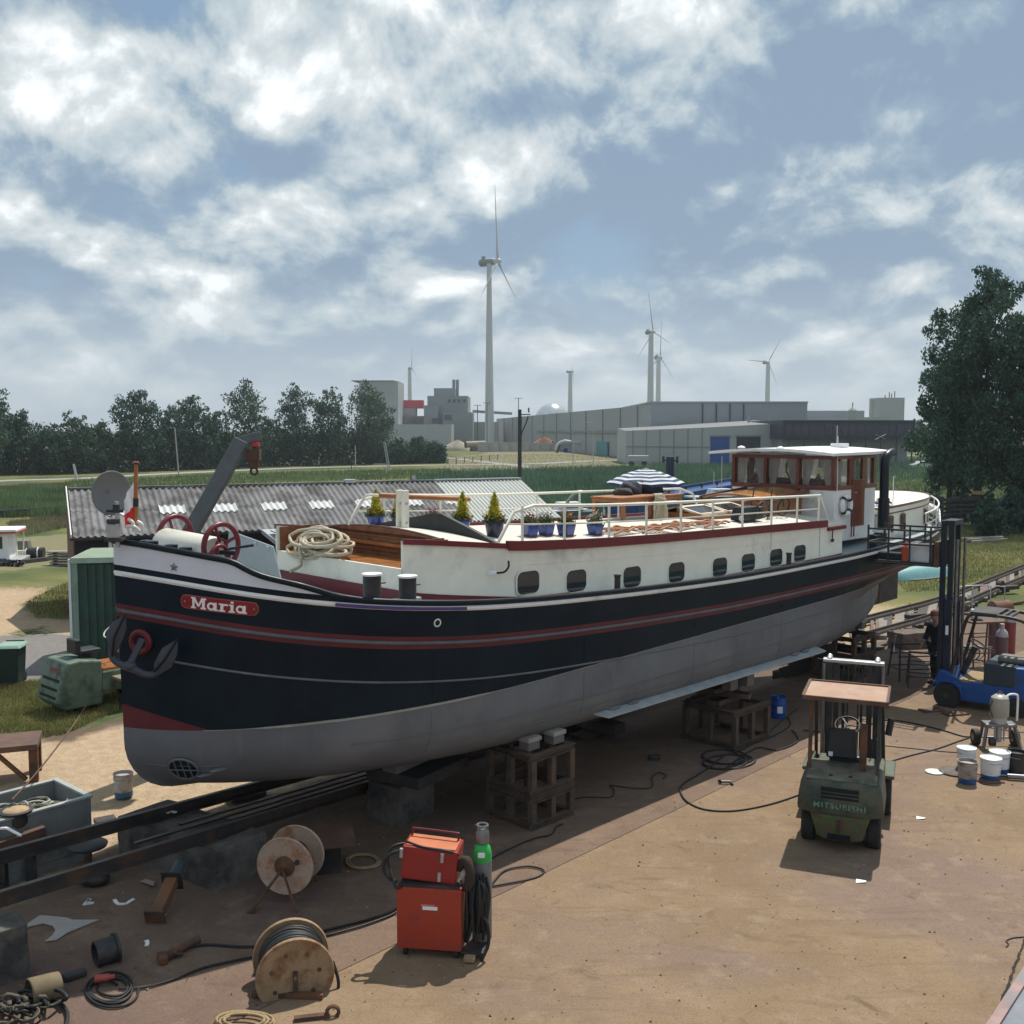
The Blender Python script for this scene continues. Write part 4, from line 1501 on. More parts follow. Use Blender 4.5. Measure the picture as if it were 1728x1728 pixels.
mb.build('hull', [M_black, M_white, M_red, M_greyrail, M_grey, M_lav], barge, smooth=35)

def side(zf, x0, x1, off, n=90, sgn=-1, start=0.0):
 out = []
 for i in range(n + 1):
  x = x0 + (x1 - x0) * (i / n) ** (1.9 if x0 < .3 else 1)
  z = zf(x)
  e = .01
  nb = hb(x, z)
  sl_ = (hb(x + e, z) - hb(x - e, z)) / (2 * e)
  nn = Vector((-sl_, 1.0)).normalized()
  out.append(Vector((x + nn.x * off, sgn * (nb + nn.y * off), z)))
 return out

for s_ in (-1, 1):
 MB().tube(side(lambda x: capz(x) + .005, -.05, 22.9, -.005, 130, s_), .040, 8).build('cap_rail', M_trim, barge, smooth=60)
 MB().tube(side(lambda x: Wz(x) - .47, 0.0, 22.5, .004, 110, s_), .026, 8).build('rubbing_strake', M_greyrail, barge, smooth=60)
 MB().tube(side(Wz, .0, 22.8, -.010, 110, s_), .028, 8).build('white_strake', M_white, barge, smooth=60)
 MB().tube(side(lambda x: Wz(x) - 1.0, 0.35, 19.5, .0, 90, s_), .016, 6).build('plate_seam', M_seam, barge, smooth=60)
 MB().tube(side(lambda x: 1.86 - .02 * x + .0013 * x * x, 2.2, 18.0, .002, 80, s_), .010, 6).build('plate_seam', M_seam, barge, smooth=60)
 MB().tube(side(lambda x: 1.62 - .004 * x, 3.5, 15.5, .002, 60, s_), .008, 6).build('plate_seam', M_seam, barge, smooth=60)
 MB().tube(side(lambda x: 1.66 + .0 * x, .15, .8, .004, 10, s_), .007, 5).build('plate_seam', M_seam, barge, smooth=60)
 mb = MB()      # brushed pale edge of the fresh primer, widest below the bollards
 rg = random.Random(6)
 pts = side(lambda x: Pz(x), .62, 18.5, .006, 150, s_)
 ws = [.006 + .030 * sm(.9, 1.5, p.x) * (1 - sm(4.0, 4.4, p.x)) + .006 * rg.random() for p in pts]
 for i in range(len(pts) - 1):
  a, b_, c = pts[i], pts[i + 1], Vector((0, 0, .5))
  mb.add([a - c * ws[i], b_ - c * ws[i + 1], b_ + c * ws[i + 1] * .6, a + c * ws[i] * .6], [(0, 1, 2, 3)])
 mb.build('paint_edge', pm('primer_edge', (.30, .30, .27), .6, var=.2), barge, solid=.003)
 for x in (3.3, 6.2, 9.1, 12.0, 14.9, 17.4):
  zs = [Wz(x) - .62 - (Wz(x) - .62 - 1.5) * k / 14 for k in range(15)]
  MB().tube([(x, s_ * (hb(x, z) + .001), z) for z in zs if z < Pz(x) - .03], .006, 5).build('plate_joint', M_grey, barge)
  MB().tube([(x, s_ * (hb(x, z) + .001), z) for z in zs if z > Pz(x) + .03], .006, 5).build('plate_joint', M_black, barge)
mb = MB()   # fresh purple masking strip over the white line below the bollards
pts = side(lambda x: Wz(x), 1.9, 3.78, .035, 24)
for i in range(len(pts) - 1):
 a, b_ = pts[i], pts[i + 1]
 mb.add([a - Vector((0, 0, .022)), b_ - Vector((0, 0, .022)), b_ + Vector((0, 0, .022)), a + Vector((0, 0, .022))], [(0, 1, 2, 3)])
mb.build('masking_tape', pm('purple_tape', (0.085, 0.06, 0.19), 0.6), barge, solid=.004)
# deck
dz = lambda x: Wz(x) - .02 - .03 * sm(2.2, 4.0, x)
mb = MB()
n = 80
vs = []
for i in range(n + 1):
 x = (22.85) * (i / n) ** 1.15
 z = dz(x) - .03
 b_ = hb(x, z) - .01
 vs += [(x, -b_, z), (x, -b_ * .5, z + .02), (x, 0, z + .035), (x, b_ * .5, z + .02), (x, b_, z)]
for i in range(n):
 for j in range(4):
  mb.f.append((5 * i + j, 5 * i + 5 + j, 5 * i + 6 + j, 5 * i + j + 1))
  mb.m.append(0)
mb.v = vs
mb.build('deck', M_lgrey, barge, smooth=40)

# trunk cabin
hw = lambda x: 1.60 + .25 * sm(3.2, 5.6, x)
XF, XA = 3.27, 15.35

def wall_strip(mb, xs, zlo, zhi, yf, th=.04, mi=0):
 for k in range(len(xs) - 1):
  a, b_ = xs[k], xs[k + 1]
  ya, yb = yf(a), yf(b_)
  mb.add([(a, ya, zlo(a)), (b_, yb, zlo(b_)), (b_, yb, zhi(b_)), (a, ya, zhi(a)),
    (a, ya + th, zlo(a)), (b_, yb + th, zlo(b_)), (b_, yb + th, zhi(b_)), (a, ya + th, zhi(a))],
      [(0, 1, 2, 3), (5, 4, 7, 6), (3, 2, 6, 7), (0, 4, 5, 1)] + ([(4, 0, 3, 7)] if k == 0 else []) + ([(1, 5, 6, 2)] if k == len(xs) - 2 else []), mi)

xs_c = [XF + (XA - XF) * k / 40 for k in range(41)]
for s_ in (-1, 1):
 mb = MB()
 wall_strip(mb, xs_c, lambda x: dz(x) - .1, lambda x: RTz(x) - .02, lambda x: s_ * hw(x), .04 * -s_)
 mb.build('cabin_side', M_cream, barge, smooth=30)
 mb = MB()
 wall_strip(mb, xs_c, lambda x: dz(x) - .03, lambda x: dz(x) + .065 + .13 * max(0, 1 - (x - 3.2) / 2.6), lambda x: s_ * (hw(x) + .012), .012 * -s_)
 mb.build('base_band', M_mar, barge, smooth=30)
 mb = MB()
 wall_strip(mb, [x for x in xs_c if x <= 5.3], lambda x: RTz(x) - .07, lambda x: RTz(x) + .005, lambda x: s_ * (hw(x) + .03), .06 * -s_)
 mb.build('roof_edge', M_mar, barge, smooth=30)
 mb = MB()
 wall_strip(mb, [5.05 + (14.62 - 5.05) * k / 30 for k in range(31)], lambda x: RTz(x) - .10, lambda x: RTz(x) + .045, lambda x: s_ * (hw(x) + .045), .06 * -s_)
 mb.build('coaming', M_mar, barge, smooth=30)
 mb = MB()
 mb.tube([(x, s_ * (hw(x) + .002), (dz(x) + RTz(x)) / 2 + .13) for x in xs_c if x > 5.2], .006, 6)
 mb.build('plate_seam', M_cream, barge)
for x in (12.4, 14.35):
 MB().beam((x, -hw(x) - .001, dz(x) + .1), (x, -hw(x) - .001, RTz(x) - .1), .012, .01).build('plate_joint', pm('joint_grey', (0.25, 0.25, 0.23), .6), barge)  # plain grey for the cabin plate joints
MB().box((15.36, 0, (dz(15.3) + RTz(15.3)) / 2 - .06), (.04, 3.66, RTz(15.3) - dz(15.3) + .05)).build('cabin_end', M_cream, barge)
MB().boxb(14.66, 15.45, -1.9, -1.2, 3.74, 3.82).build('step_board', M_mar, barge, bevel=.01)
roofz = lambda x, y: RTz(x) - .03 + .13 * (1 - (y / hw(x)) ** 2)
mb = MB()
X0R = 4.12
mb.grid(lambda u, v: (X0R + (XA - X0R) * u, (2 * v - 1) * (hw(X0R + (XA - X0R) * u) - .005), roofz(X0R + (XA - X0R) * u, (2 * v - 1) * hw(X0R + (XA - X0R) * u))), 40, 14)
mb.build('cabin_roof', M_deckw, barge, smooth=40)
# the open rope locker at the cabin front, lined with varnished planks
zl = 3.99
MB().boxb(XF, XF + .05, -1.6, 1.6, dz(XF) - .08, zl).build('locker_front', M_cream, barge, bevel=.008)
MB().boxb(XF - .012, XF - .001, -1.6, 1.6, dz(XF) - .05, dz(XF) + .2).build('base_band', M_mar, barge)
MB().boxb(XF + .05, 4.1, -1.55, 1.55, zl - .06, zl - .015).build('locker_floor', M_wood, barge)
M_lock = pm('locker_shade_wood', (0.19, 0.082, 0.04), .4, var=.4, scale=6)  # darker wood, the shade inside the locker put into its colour
for k in range(5):
 z0_, z1_ = zl - .015 + .072 * k, zl - .015 + .072 * (k + 1) - .006
 MB().boxb(4.06 + .004 * (k % 2), 4.10, -1.6, 1.6, z0_, z1_).build('locker_plank', M_lock, barge)
ar = [(-1.6, zl + .346)] + [(y, roofz(4.12, y) - .01) for y in (-1.6, -1.2, -.8, -.4, 0, .4, .8, 1.2, 1.6)] + [(1.6, zl + .346)]
MB().prism(ar, -.02, .02, Matrix(((0, 0, 1, 4.08), (1, 0, 0, 0), (0, 1, 0, 0), (0, 0, 0, 1)))).build('locker_plank', M_lock, barge)
for s_ in (-1, 1):
 MB().boxb(XF + .05, 4.06, s_ * 1.60 - .012 - s_ * .055, s_ * 1.60 + .012 - s_ * .055, zl - .015, 4.36).build('locker_side', M_lock, barge)
MB().beam((4.02, -1.55, 4.16), (4.02, 1.3, 4.18), .05, .045).build('batten', M_wood, barge)
MB().tube([(4.1, -1.62 + 3.24 * k / 20, roofz(4.12, -1.62 + 3.24 * k / 20)) for k in range(21)], .022, 6).build('roof_lip', M_mahog, barge)
MB().sphere((3.75, -1.25, 4.08), .13, (1.4, 1, .8), 8).build('dark_bag', M_plastic, barge, smooth=60)
# coiled mooring line heaped over the locker edge
rg = random.Random(5)
pts = []
c0 = Vector((3.42, .55, 4.16))
for k in range(300):
 a = k * .33
 rr = .30 + .12 * math.sin(k * .071) + rg.uniform(-.02, .02)
 tilt = .55 + .3 * math.sin(k * .023)
 pts.append(c0 + Vector((.10 * math.sin(a * .5 + k * .01) + .16 * math.cos(a) * math.cos(tilt) - .02, rr * 1.35 * math.sin(a) + .25 * math.sin(k * .021), .20 * math.cos(a) * math.sin(tilt) + .10 * math.sin(k * .05))))
pts += catmull([pts[-1], (3.22, .75, 4.15), (3.16, .72, 3.95), (3.2, .8, 3.82), (3.0, .78, 3.76)], 6)[1:]
o = MB().tube(pts, .026, 7).build('mooring_rope', M_rope, smooth=80)
o.matrix_world = BM
tag(o, 'thick cream rope heaped over the open locker at the cabin front', 'rope')

# portholes
frame_poly = []
for cx, cy, a0 in ((.11, .065, 0), (-.11, .065, 90), (-.11, -.065, 180), (.11, -.065, 270)):
 for k in range(6):
  a = R(a0 + k * 18)
  frame_poly.append((cx + .10 * math.cos(a), cy + .10 * math.sin(a)))
M_rx = Matrix.Rotation(math.pi / 2, 4, 'X')
fr_mb = MB()
nf = len(frame_poly)
vs = []
for z_, k_ in ((0, 1.0), (.010, .99), (.014, .93), (-.0, .91)):
 vs += [M_rx @ Vector((x * k_, y * k_, z_)) for x, y in frame_poly]
fs = []
for r_ in range(3):
 for i in range(nf):
  j = (i + 1) % nf
  fs.append((r_ * nf + i, r_ * nf + j, (r_ + 1) * nf + j, (r_ + 1) * nf + i))
frame_me = MB().add(vs, fs)
pane_mb = MB().prism([(x * .92, y * .92) for x, y in frame_poly], -.004, .006, M_rx)
ports = [(891, 983), (972, 980), (1066, 973.5), (1141, 965.5), (1214, 957), (1262, 949.5), (1309, 941), (1349, 934)]
f0 = p0 = None
for k, (px, py) in enumerate(ports):
 p = BL(px, py, -1.85)
 for s_ in (-1, 1):
  if f0 is None:
   f0 = frame_me.build('porthole', M_cream, barge, smooth=40)
   p0 = pane_mb.build('pane', M_pane, f0)
   f = f0
  else:
   f = piece(f0, 'porthole', barge)
   piece(p0, 'pane', f)
  f.location = (p.x, s_ * (hw(p.x) + .002), p.z)
  f.scale = (1.24, 1, 1.14)
  if s_ > 0:
   f.rotation_euler = (0, 0, math.pi)
# wheelhouse
WX0, WX1, WY, WZ0, WZ1, WZ2 = 15.93, 17.93, 1.35, 3.35, 4.53, 5.31
MB().boxb(WX0, WX1, -WY, WY, WZ0, WZ1).build('wheelhouse_base', M_white, barge, bevel=.015)
MB().boxb(WX0 - .02, WX1 + .02, -WY - .02, WY + .02, WZ1 - .0, WZ1 + .10).build('wheelhouse_sill', M_mahog, barge, bevel=.01)
MB().boxb(WX0 - .015, WX1 + .015, -WY - .015, WY + .015, WZ2 - .08, WZ2).build('wheelhouse_header', M_mahog, barge, bevel=.01)
zb, zt = WZ1 + .10, WZ2 - .08
posts_front = [-WY + .05, -.43, .43, WY - .05]
for x in (WX0 + .03, WX1 - .03):
 for y in posts_front:
  MB().beam((x, y, zb), (x, y, zt), .08, .13, up=(1, 0, 0)).build('window_post', M_mahog, barge)
side_posts = [WX0 + .72, WX0 + .82, WX0 + 1.36, WX0 + 1.46]
for s_ in (-1, 1):
 for x in side_posts:
  MB().beam((x, s_ * (WY - .03), zb), (x, s_ * (WY - .03), zt), .11, .07, up=(0, 1, 0)).build('window_post', M_mahog, barge)
for x in (WX0 + .03, WX1 - .03):
 for k in range(3):
  a, b_ = posts_front[k] + .065, posts_front[k + 1] - .065
  w_ = MB().boxb(x - .008, x + .008, a, b_, zb, zt).build('window', M_clear, barge)
  for c0_, c1_ in ((a, a + .29), (b_ - .29, b_)):   # net curtains drawn aside
   sgn = 1 if c0_ == a else -1
   def fn(u, v, c0_=c0_, c1_=c1_, sgn=sgn, x=x):
    wd = (c1_ - c0_) * (1 - .45 * v)
    y = (c0_ + wd * u) if sgn > 0 else (c1_ - wd * u)
    return (x + (.05 if x < 17 else -.05) + .012 * math.sin(u * 22), y, zt - (zt - zb) * v)
   MB().grid(fn, 16, 5).build('curtain', pm('net_curtain', (0.85, 0.85, 0.82), .9, trans=.5), w_, smooth=60)
for s_ in (-1, 1):
 y = s_ * (WY - .03)
 for a, b_ in ((WX0 + .08, side_posts[0] - .05), (side_posts[1] + .05, side_posts[2] - .05), (side_posts[3] + .05, WX1 - .08)):
  w_ = MB().boxb(a, b_, y - .008, y + .008, zb + (.12 if a > WX0 + .5 and b_ < WX1 - .2 else 0), zt - .05).build('window', M_clear, barge)
  def fn(u, v, a=a, b_=b_, y=y, s_=s_):
   return (a + (b_ - a) * (.1 + .45 * u), y - s_ * (.05 + .012 * math.sin(u * 30)), zt - .05 - (zt - zb - .06) * v)
  MB().grid(fn, 16, 4).build('curtain', pm('net_curtain', (0.85, 0.85, 0.82), .9, trans=.5), w_, smooth=60)
 d_ = MB().boxb(side_posts[1] - .04, side_posts[2] + .04, s_ * WY - .03, s_ * WY + .03, 3.66, zb + .12).build('door', M_mahog, barge, bevel=.01)
 MB().cyl((side_posts[1] + .05, s_ * (WY + .03), 4.45), (side_posts[1] + .05, s_ * (WY + .09), 4.45), .018).build('handle', M_galv, d_)
MB().boxb(WX0 + .5, WX0 + .9, -.9, .9, WZ0, 4.75).build('console', M_mahog, barge, bevel=.02)
MB().torus((WX0 + .55 + .5, .2, 4.95), .30, .02, (1, 0, .2)).build('steering_wheel', M_wood, barge, smooth=60)
for y in (-.85, -.35, .8):   # small model sailing boats on the window ledge
 o = MB()
 o.prism([(-.14, 0), (.14, 0), (.10, -.05), (-.10, -.05)], -.03, .03, M_rx)
 o.prism([(-.10, .03), (0.0, .22), (.10, .03)], -.004, .004, M_rx)
 ob = o.build('model_boat', M_mahog)
 ob.matrix_world = BM @ Matrix.Translation((WX0 + .16, y, zb + .06)) @ Matrix.Rotation(math.pi / 2, 4, 'Z')
 tag(ob, {-.85: 'small model sailing boat in the window nearest the door', -.35: 'small model sailing boat in the middle front window', .8: 'small model boat in the far front window of the wheelhouse'}[y], 'model boat', 'model boats in the wheelhouse windows')
mb = MB()

def roof_fn(zoff):
 def fn(u, v):
  x = 15.30 + (18.22 - 15.30) * u
  y = -1.62 + 3.24 * v
  return (x, y, WZ2 + .03 + .09 * (1 - (y / 1.62) ** 2) + .02 * (u - .5) + zoff)
 return fn

mb.grid(roof_fn(.05), 10, 16)
mb.grid(lambda u, v: roof_fn(-.01)(u, 1 - v), 10, 16)
for v in (0, 1):
 mb.grid(lambda u, w, v=v: Vector(roof_fn(-.01 + .06 * w)(u, v)), 10, 1)
for u in (0, 1):
 mb.grid(lambda a, w, u=u: Vector(roof_fn(-.01 + .06 * w)(u, a)), 16, 1)
mb.build('wheelhouse_roof', M_white, barge, smooth=30)
for y, x in ((.9, 15.6), (-.2, 15.5)):
 MB().lathe([(.02, 0), (.09, 0), (.09, .03), (.02, .06)], 12, Matrix.Translation((x, y, 5.46))).build('roof_vent', M_white, barge, smooth=40)
MB().box((17.55, -.6, 5.52), (.25, .35, .10)).build('roof_box', M_white, barge, bevel=.01)
MB().cyl((17.6, -.5, 5.4), (17.6, -.5, 6.0), .012, n=6).build('aerial', M_galv, barge)
MB().beam((15.97, -1.39, 4.0), (15.97, -1.37, 5.75), .012, .012).build('whip_aerial', M_white, barge)
# lifebuoy and hand rails on the wheelhouse side
tb = MB()
tb.torus((16.35, -WY - .07, 4.18), .20, .055, (0, 1, 0), 30, 10)
buoy = tb.build('lifebuoy', M_white, smooth=60)
buoy.matrix_world = BM
tag(buoy, 'white lifebuoy with dark bands hung on the wheelhouse side by the door', 'lifebuoy')
for a in (45, 135, 225, 315):
 p = Vector((16.35 + .20 * math.cos(R(a)), -WY - .07, 4.18 + .20 * math.sin(R(a))))
 t_ = Vector((-math.sin(R(a)), 0, math.cos(R(a))))
 MB().cyl(p - t_ * .035, p + t_ * .035, .06, n=12).build('band', M_dark, buoy, smooth=40)
for x, h in ((16.5, .55), (16.62, .75)):
 MB().tube(catmull([(x - .06, -WY - .02, 3.95), (x - .05, -WY - .10, 4.02), (x + .02, -WY - .12, 3.9), (x + .02, -WY - .12, 3.45)], 5), .016, 6).build('hand_rail', M_mahog, barge, smooth=60)
# black funnel with a bent top
MB().cyl((17.6, -1.72, 3.38), (17.6, -1.72, 3.55), .17, n=20).build('funnel_base', M_white, barge, smooth=40)
MB().tube(catmull([(17.6, -1.72, 3.5), (17.6, -1.72, 4.2), (17.6, -1.72, 4.85), (17.6, -1.72, 5.12), (17.68, -1.72, 5.27), (17.85, -1.72, 5.34), (17.98, -1.72, 5.36)], 6), .105, 16).build('funnel', pm('funnel_navy', (0.008, 0.013, 0.024), .35), barge, smooth=60)
MB().cyl((17.6, -1.72, 3.5), (17.6, -1.72, 4.3), .13, n=18).build('funnel_jacket', pm('funnel_navy', (0.008, 0.013, 0.024), .35), barge, smooth=40)
for x, y in ((16.7, -1.95), (17.1, -1.9)):
 MB().box((x, y, dz(x) + .17), (.28, .2, .34)).build('fuel_box', pm('funnel_navy', (0.008, 0.013, 0.024), .35), barge, bevel=.02)
MB().cyl((17.05, -1.9, 3.55), (17.05, -1.9, 3.60), .16, n=18).build('box_lid', M_white, barge, smooth=40)
# aft cabin with rounded stern
def aft_outline(grow=0.0, n=20):
 P = [(18.0, -1.42 - grow), (19.2, -1.48 - grow)]
 for k in range(n + 1):
  a = -math.pi / 2 + math.pi * k / n
  P.append((19.8 + (2.55 + grow) * math.cos(a) ** .9 if abs(math.cos(a)) > 1e-6 else 19.8, (1.48 + grow) * math.sin(a)))
 P += [(19.2, 1.48 + grow), (18.0, 1.42 + grow)]
 return P

az_ = lambda x: 4.0 + .045 * (x - 18)
def ring(grow, z0f, z1f, name, mat, cap=False):
 P = aft_outline(grow)
 n = len(P)
 mb = MB()
 mb.add([(x, y, z0f(x)) for x, y in P] + [(x, y, z1f(x)) for x, y in P], [(i, (i + 1) % n, n + (i + 1) % n, n + i) for i in range(n)])
 if cap:
  mb.add([(x, y, z1f(x)) for x, y in P] + [(19.6, 0, z1f(19.6) + .05)], [(i, (i + 1) % n, n) for i in range(n)])
 return mb.build(name, mat, barge, smooth=40)

ring(0, lambda x: 3.25, az_, 'aft_cabin', M_cream, True)
ring(.03, lambda x: az_(x) - .03, lambda x: az_(x) + .03, 'aft_roof_edge', M_mahog)
ring(.012, lambda x: az_(x) - .17, lambda x: az_(x) - .14, 'aft_trim', M_mahog)
for x, y, a in ((18.55, -1.462, .01), (19.15, -1.492, .01), (20.6, -1.44, .17)):
 w_ = MB()
 w_.prism([(-.11, -.22), (.11, -.22), (.11, .15)] + [(.11 * math.cos(k * math.pi / 6), .15 + .05 * math.sin(k * math.pi / 6)) for k in range(1, 6)] + [(-.11, .15)], 0, .03, M_rx)
 f = w_.build('aft_window', M_mahog, barge)
 f.location, f.rotation_euler = (x, y, az_(x) - .40), (0, 0, a)
 MB().prism([(-.08, -.19), (.08, -.19), (.08, .15), (-.08, .15)], .030, .034, M_rx).build('pane', M_pane, f)
MB().lathe([(.13, 0), (.05, .03), (.05, .16), (.02, .17), (.20, .18), (.20, .21), (.02, .22)], 16, Matrix.Translation((21.2, .75, 4.17))).build('mushroom_vent', M_cream, barge, smooth=30)
MB().box((19.1, -.95, 4.13), (.22, .16, .12)).build('roof_box', M_deckw, barge, bevel=.01)
cl_ = MB().grid(lambda u, v: (18.45 + .42 * u + .03 * math.sin(9 * v), -1.35 + .3 * v + .03 * math.sin(7 * u), 4.09 + .05 * math.sin(11 * u + 2) * math.cos(8 * v) + .02), 14, 10).build('blue_cloth', pm('cloth_blue_white', (0.12, 0.12, 0.45), .9, var=.9, scale=14), smooth=60, solid=.01)
cl_.matrix_world = BM
tag(cl_, 'crumpled blue and white cloth on the aft cabin roof edge', 'cloth')
MB().cyl((19.0, -1.3, 4.05), (19.0, -1.3, 4.75), .012, n=6).build('stanchion', M_white, barge)
MB().boxb(17.96, 18.1, -.95, -.75, 4.0, 4.35).build('name_board', M_wood, barge, bevel=.01)
# stern bulwark and rail
for zf, r_, nm, m_ in ((lambda x: capz(x) + .52, .022, 'stern_rail', M_white), (lambda x: capz(x) + .26, .014, 'stern_rail', M_white)):
 P = side(zf, 18.6, 22.95, -.05, 60, -1)
 P = [Vector((x, -max(0.0, hb(x, 3.5) - .05), zf(x))) for x in (18.6 + 4.37 * (1 - (1 - k / 60) ** 2.6) for k in range(61))]
 MB().tube(P + [Vector((p.x, -p.y, p.z)) for p in P[::-1]], r_, 8).build(nm, m_, barge, smooth=60)
for x in (18.7, 19.8, 20.8, 21.7, 22.4):
 for s_ in (-1, 1):
  MB().cyl((x, s_ * (hb(x, 3.5) - .05), capz(x)), (x, s_ * (hb(x, 3.5) - .05), capz(x) + .52), .015, n=6).build('rail_post', M_white, barge)
mb = MB()
for s_ in (-1, 1):
 P = side(lambda x: capz(x), 20.6, 22.98, .0, 30, s_)
 for i in range(len(P) - 1):
  h0, h1 = .30 * sm(20.6, 21.2, P[i].x), .30 * sm(20.6, 21.2, P[i + 1].x)
  mb.add([P[i], P[i + 1], P[i + 1] + Vector((0, 0, h1)), P[i] + Vector((0, 0, h0))], [(0, 1, 2, 3)])
mb.build('stern_bulwark', M_white, barge, smooth=40, solid=.03)
# rudder and skeg
MB().prism([(20.2, 1.15), (22.25, 1.18), (22.25, 2.35), (21.3, 2.5), (20.6, 2.4)], -.03, .03, Matrix.Rotation(math.pi / 2, 4, 'X')).build('rudder', pm('rudder_dark', (.058, .052, .052), .7, var=.3), barge, bevel=.02)
MB().cyl((21.1, 0, 1.2), (21.1, 0, 3.0), .06).build('rudder_stock', M_brown, barge)
# bilge keel with anodes
a, b_ = BL(990, 1203, -2.2), BL(1378, 1092, -2.2)
mb = MB()
mb.add([(a.x, -2.02, 1.50), (b_.x, -2.0, 1.48), (b_.x + .1, -2.36, 1.36), (a.x + .35, -2.36, 1.37), (a.x, -2.02, 1.47), (b_.x, -2.0, 1.45), (b_.x + .1, -2.36, 1.335), (a.x + .35, -2.36, 1.345)],
    [(0, 1, 2, 3), (7, 6, 5, 4), (0, 3, 7, 4), (3, 2, 6, 7), (2, 1, 5, 6)])
mb.build('bilge_keel', pm('bilge_keel_lit_grey', (0.33, 0.36, 0.38), .5), barge)  # paler than the hull: light on the upward face put into the colour
for x in (a.x + .65, a.x + 1.15, b_.x - .9, b_.x - .5):
 MB().sphere((x, -2.22, 1.43), .12, (1.3, .45, .35), 8).build('anode', M_grey, barge, smooth=60)

def H(px, py, off=0.0):
 """point where the sight line meets the near side of the hull, in barge space"""
 o = BI @ Vector((0, 0, HCAM))
 d = BI.to_3x3() @ ray(px, py)
 t = 9.0
 while t < 40:
  p = o + d * t
  if 0 < p.x < 23 and p.y > -hb(p.x, p.z):
   e = .02
   n_ = Vector(((hb(p.x - e, p.z) - hb(p.x + e, p.z)) / (2 * e), -1, (hb(p.x, p.z - e) - hb(p.x, p.z + e)) / (2 * e) * 1.0))
   n_ = Vector((n_.x, -1.0, -n_.z * -1.0)).normalized()
   return p + n_ * off, n_
  t += .01
 return None, None

# name board following the bow
arc = [0.0]
ax = np.linspace(0, 3, 601)
for i in range(1, 601):
 arc.append(arc[-1] + math.hypot(ax[i] - ax[i - 1], hb(ax[i], 3.7) - hb(ax[i - 1], 3.7)))
arc = np.array(arc)
pA, pB = H(306, 1011)[0], H(436, 1026)[0]
uA, uB = np.interp(pA.x, ax, arc), np.interp(pB.x, ax, arc)
zA, zB = pA.z - .015, pB.z - .015

def on_bow(u, v, off):
 """u metres along the plank from its fore end, v up, off outwards"""
 s = uA + u
 x = float(np.interp(s, arc, ax))
 z = zA + (zB - zA) * u / (uB - uA) + v
 e = .02
 nb = hb(x, z)
 sl_ = (hb(x + e, z) - hb(max(x - e, 0), z)) / (2 * e)
 n_ = Vector((-sl_, 1)).normalized()
 return (x + n_.x * off, -(nb + n_.y * off), z)

PL = uB - uA
plate = []
for k in range(33):
 u = PL * k / 32
 e = min(u, PL - u)
 hgt = .085 if e > .09 else (.045 + .04 * math.sqrt(max(0, 1 - ((.09 - e) / .09) ** 2)) if e > .0 else .03)
 plate.append((u, hgt))
def plank(hk, o0, o1, name, mat, parent, ulo=0.0):
 mb = MB()
 vs = []
 for u, hgt in plate:
  u2 = ulo + u * (1 - 2 * ulo / PL)
  for v, o_ in ((-hgt * hk, o0), (-hgt * hk, o1), (hgt * hk, o1), (hgt * hk, o0)):
   vs.append(on_bow(u2, v, o_))
 fs = []
 for i in range(len(plate) - 1):
  for j in range(4):
   fs.append((4 * i + j, 4 * i + (j + 1) % 4, 4 * i + 4 + (j + 1) % 4, 4 * i + 4 + j))
 fs += [(0, 1, 2, 3), tuple(4 * (len(plate) - 1) + j for j in (3, 2, 1, 0))]
 return mb.add(vs, fs).build(name, mat, parent)

nb_ = plank(1.0, -.004, .018, 'nameboard', pm('nameboard_edge', (0.38, 0.12, 0.10), .4), barge)
plank(.90, .0, .023, 'nameboard_face', pm('nameboard_red', (0.24, 0.014, 0.022), .35), nb_, .010)
# slab-serif letters Maria: strokes as quads in plank units (x right, y up)
def q4(x0, x1, y0, y1):
 return [(x0, y0), (x1, y0), (x1, y1), (x0, y1)]

def glyph(ch):
 if ch == 'M':
  return 1.12, [q4(0, .36, 0, .14), q4(.10, .26, .14, .86), q4(0, .30, .86, 1), q4(.72, 1.12, 0, .14), q4(.82, 1.02, .14, .86), q4(.80, 1.12, .86, 1),
       [(.24, 1), (.24, .72), (.50, .18), (.58, .40)], [(.30, 1), (.24, 1), (.50, .18), (.60, .18)], [(.50, .18), (.60, .18), (.86, 1), (.76, 1)], [(.56, .36), (.60, .18), (.84, .74), (.84, 1)]]
 if ch == 'r':
  return .66, [q4(0, .46, 0, .13), q4(.12, .33, .13, .60), q4(0, .33, .60, .72), [(.33, .50), (.33, .66), (.46, .73), (.50, .58)], [(.46, .73), (.50, .58), (.64, .52), (.64, .70)]]
 if ch == 'i':
  return .44, [q4(0, .44, 0, .13), q4(.12, .33, .13, .60), q4(0, .33, .60, .72), q4(.12, .33, .82, 1.0)]
 if ch == 'a':
  ps = []
  for k in range(12):   # bowl
   a0, a1 = 2 * math.pi * k / 12, 2 * math.pi * (k + 1) / 12
   f = lambda a, r1, r2: (.31 + r1 * math.cos(a), .355 + r2 * math.sin(a))
   ps.append([f(a0, .16, .20), f(a0, .31, .365), f(a1, .31, .365), f(a1, .16, .20)])
  return .80, ps + [q4(.50, .70, .10, .72), q4(.50, .80, 0, .13)]

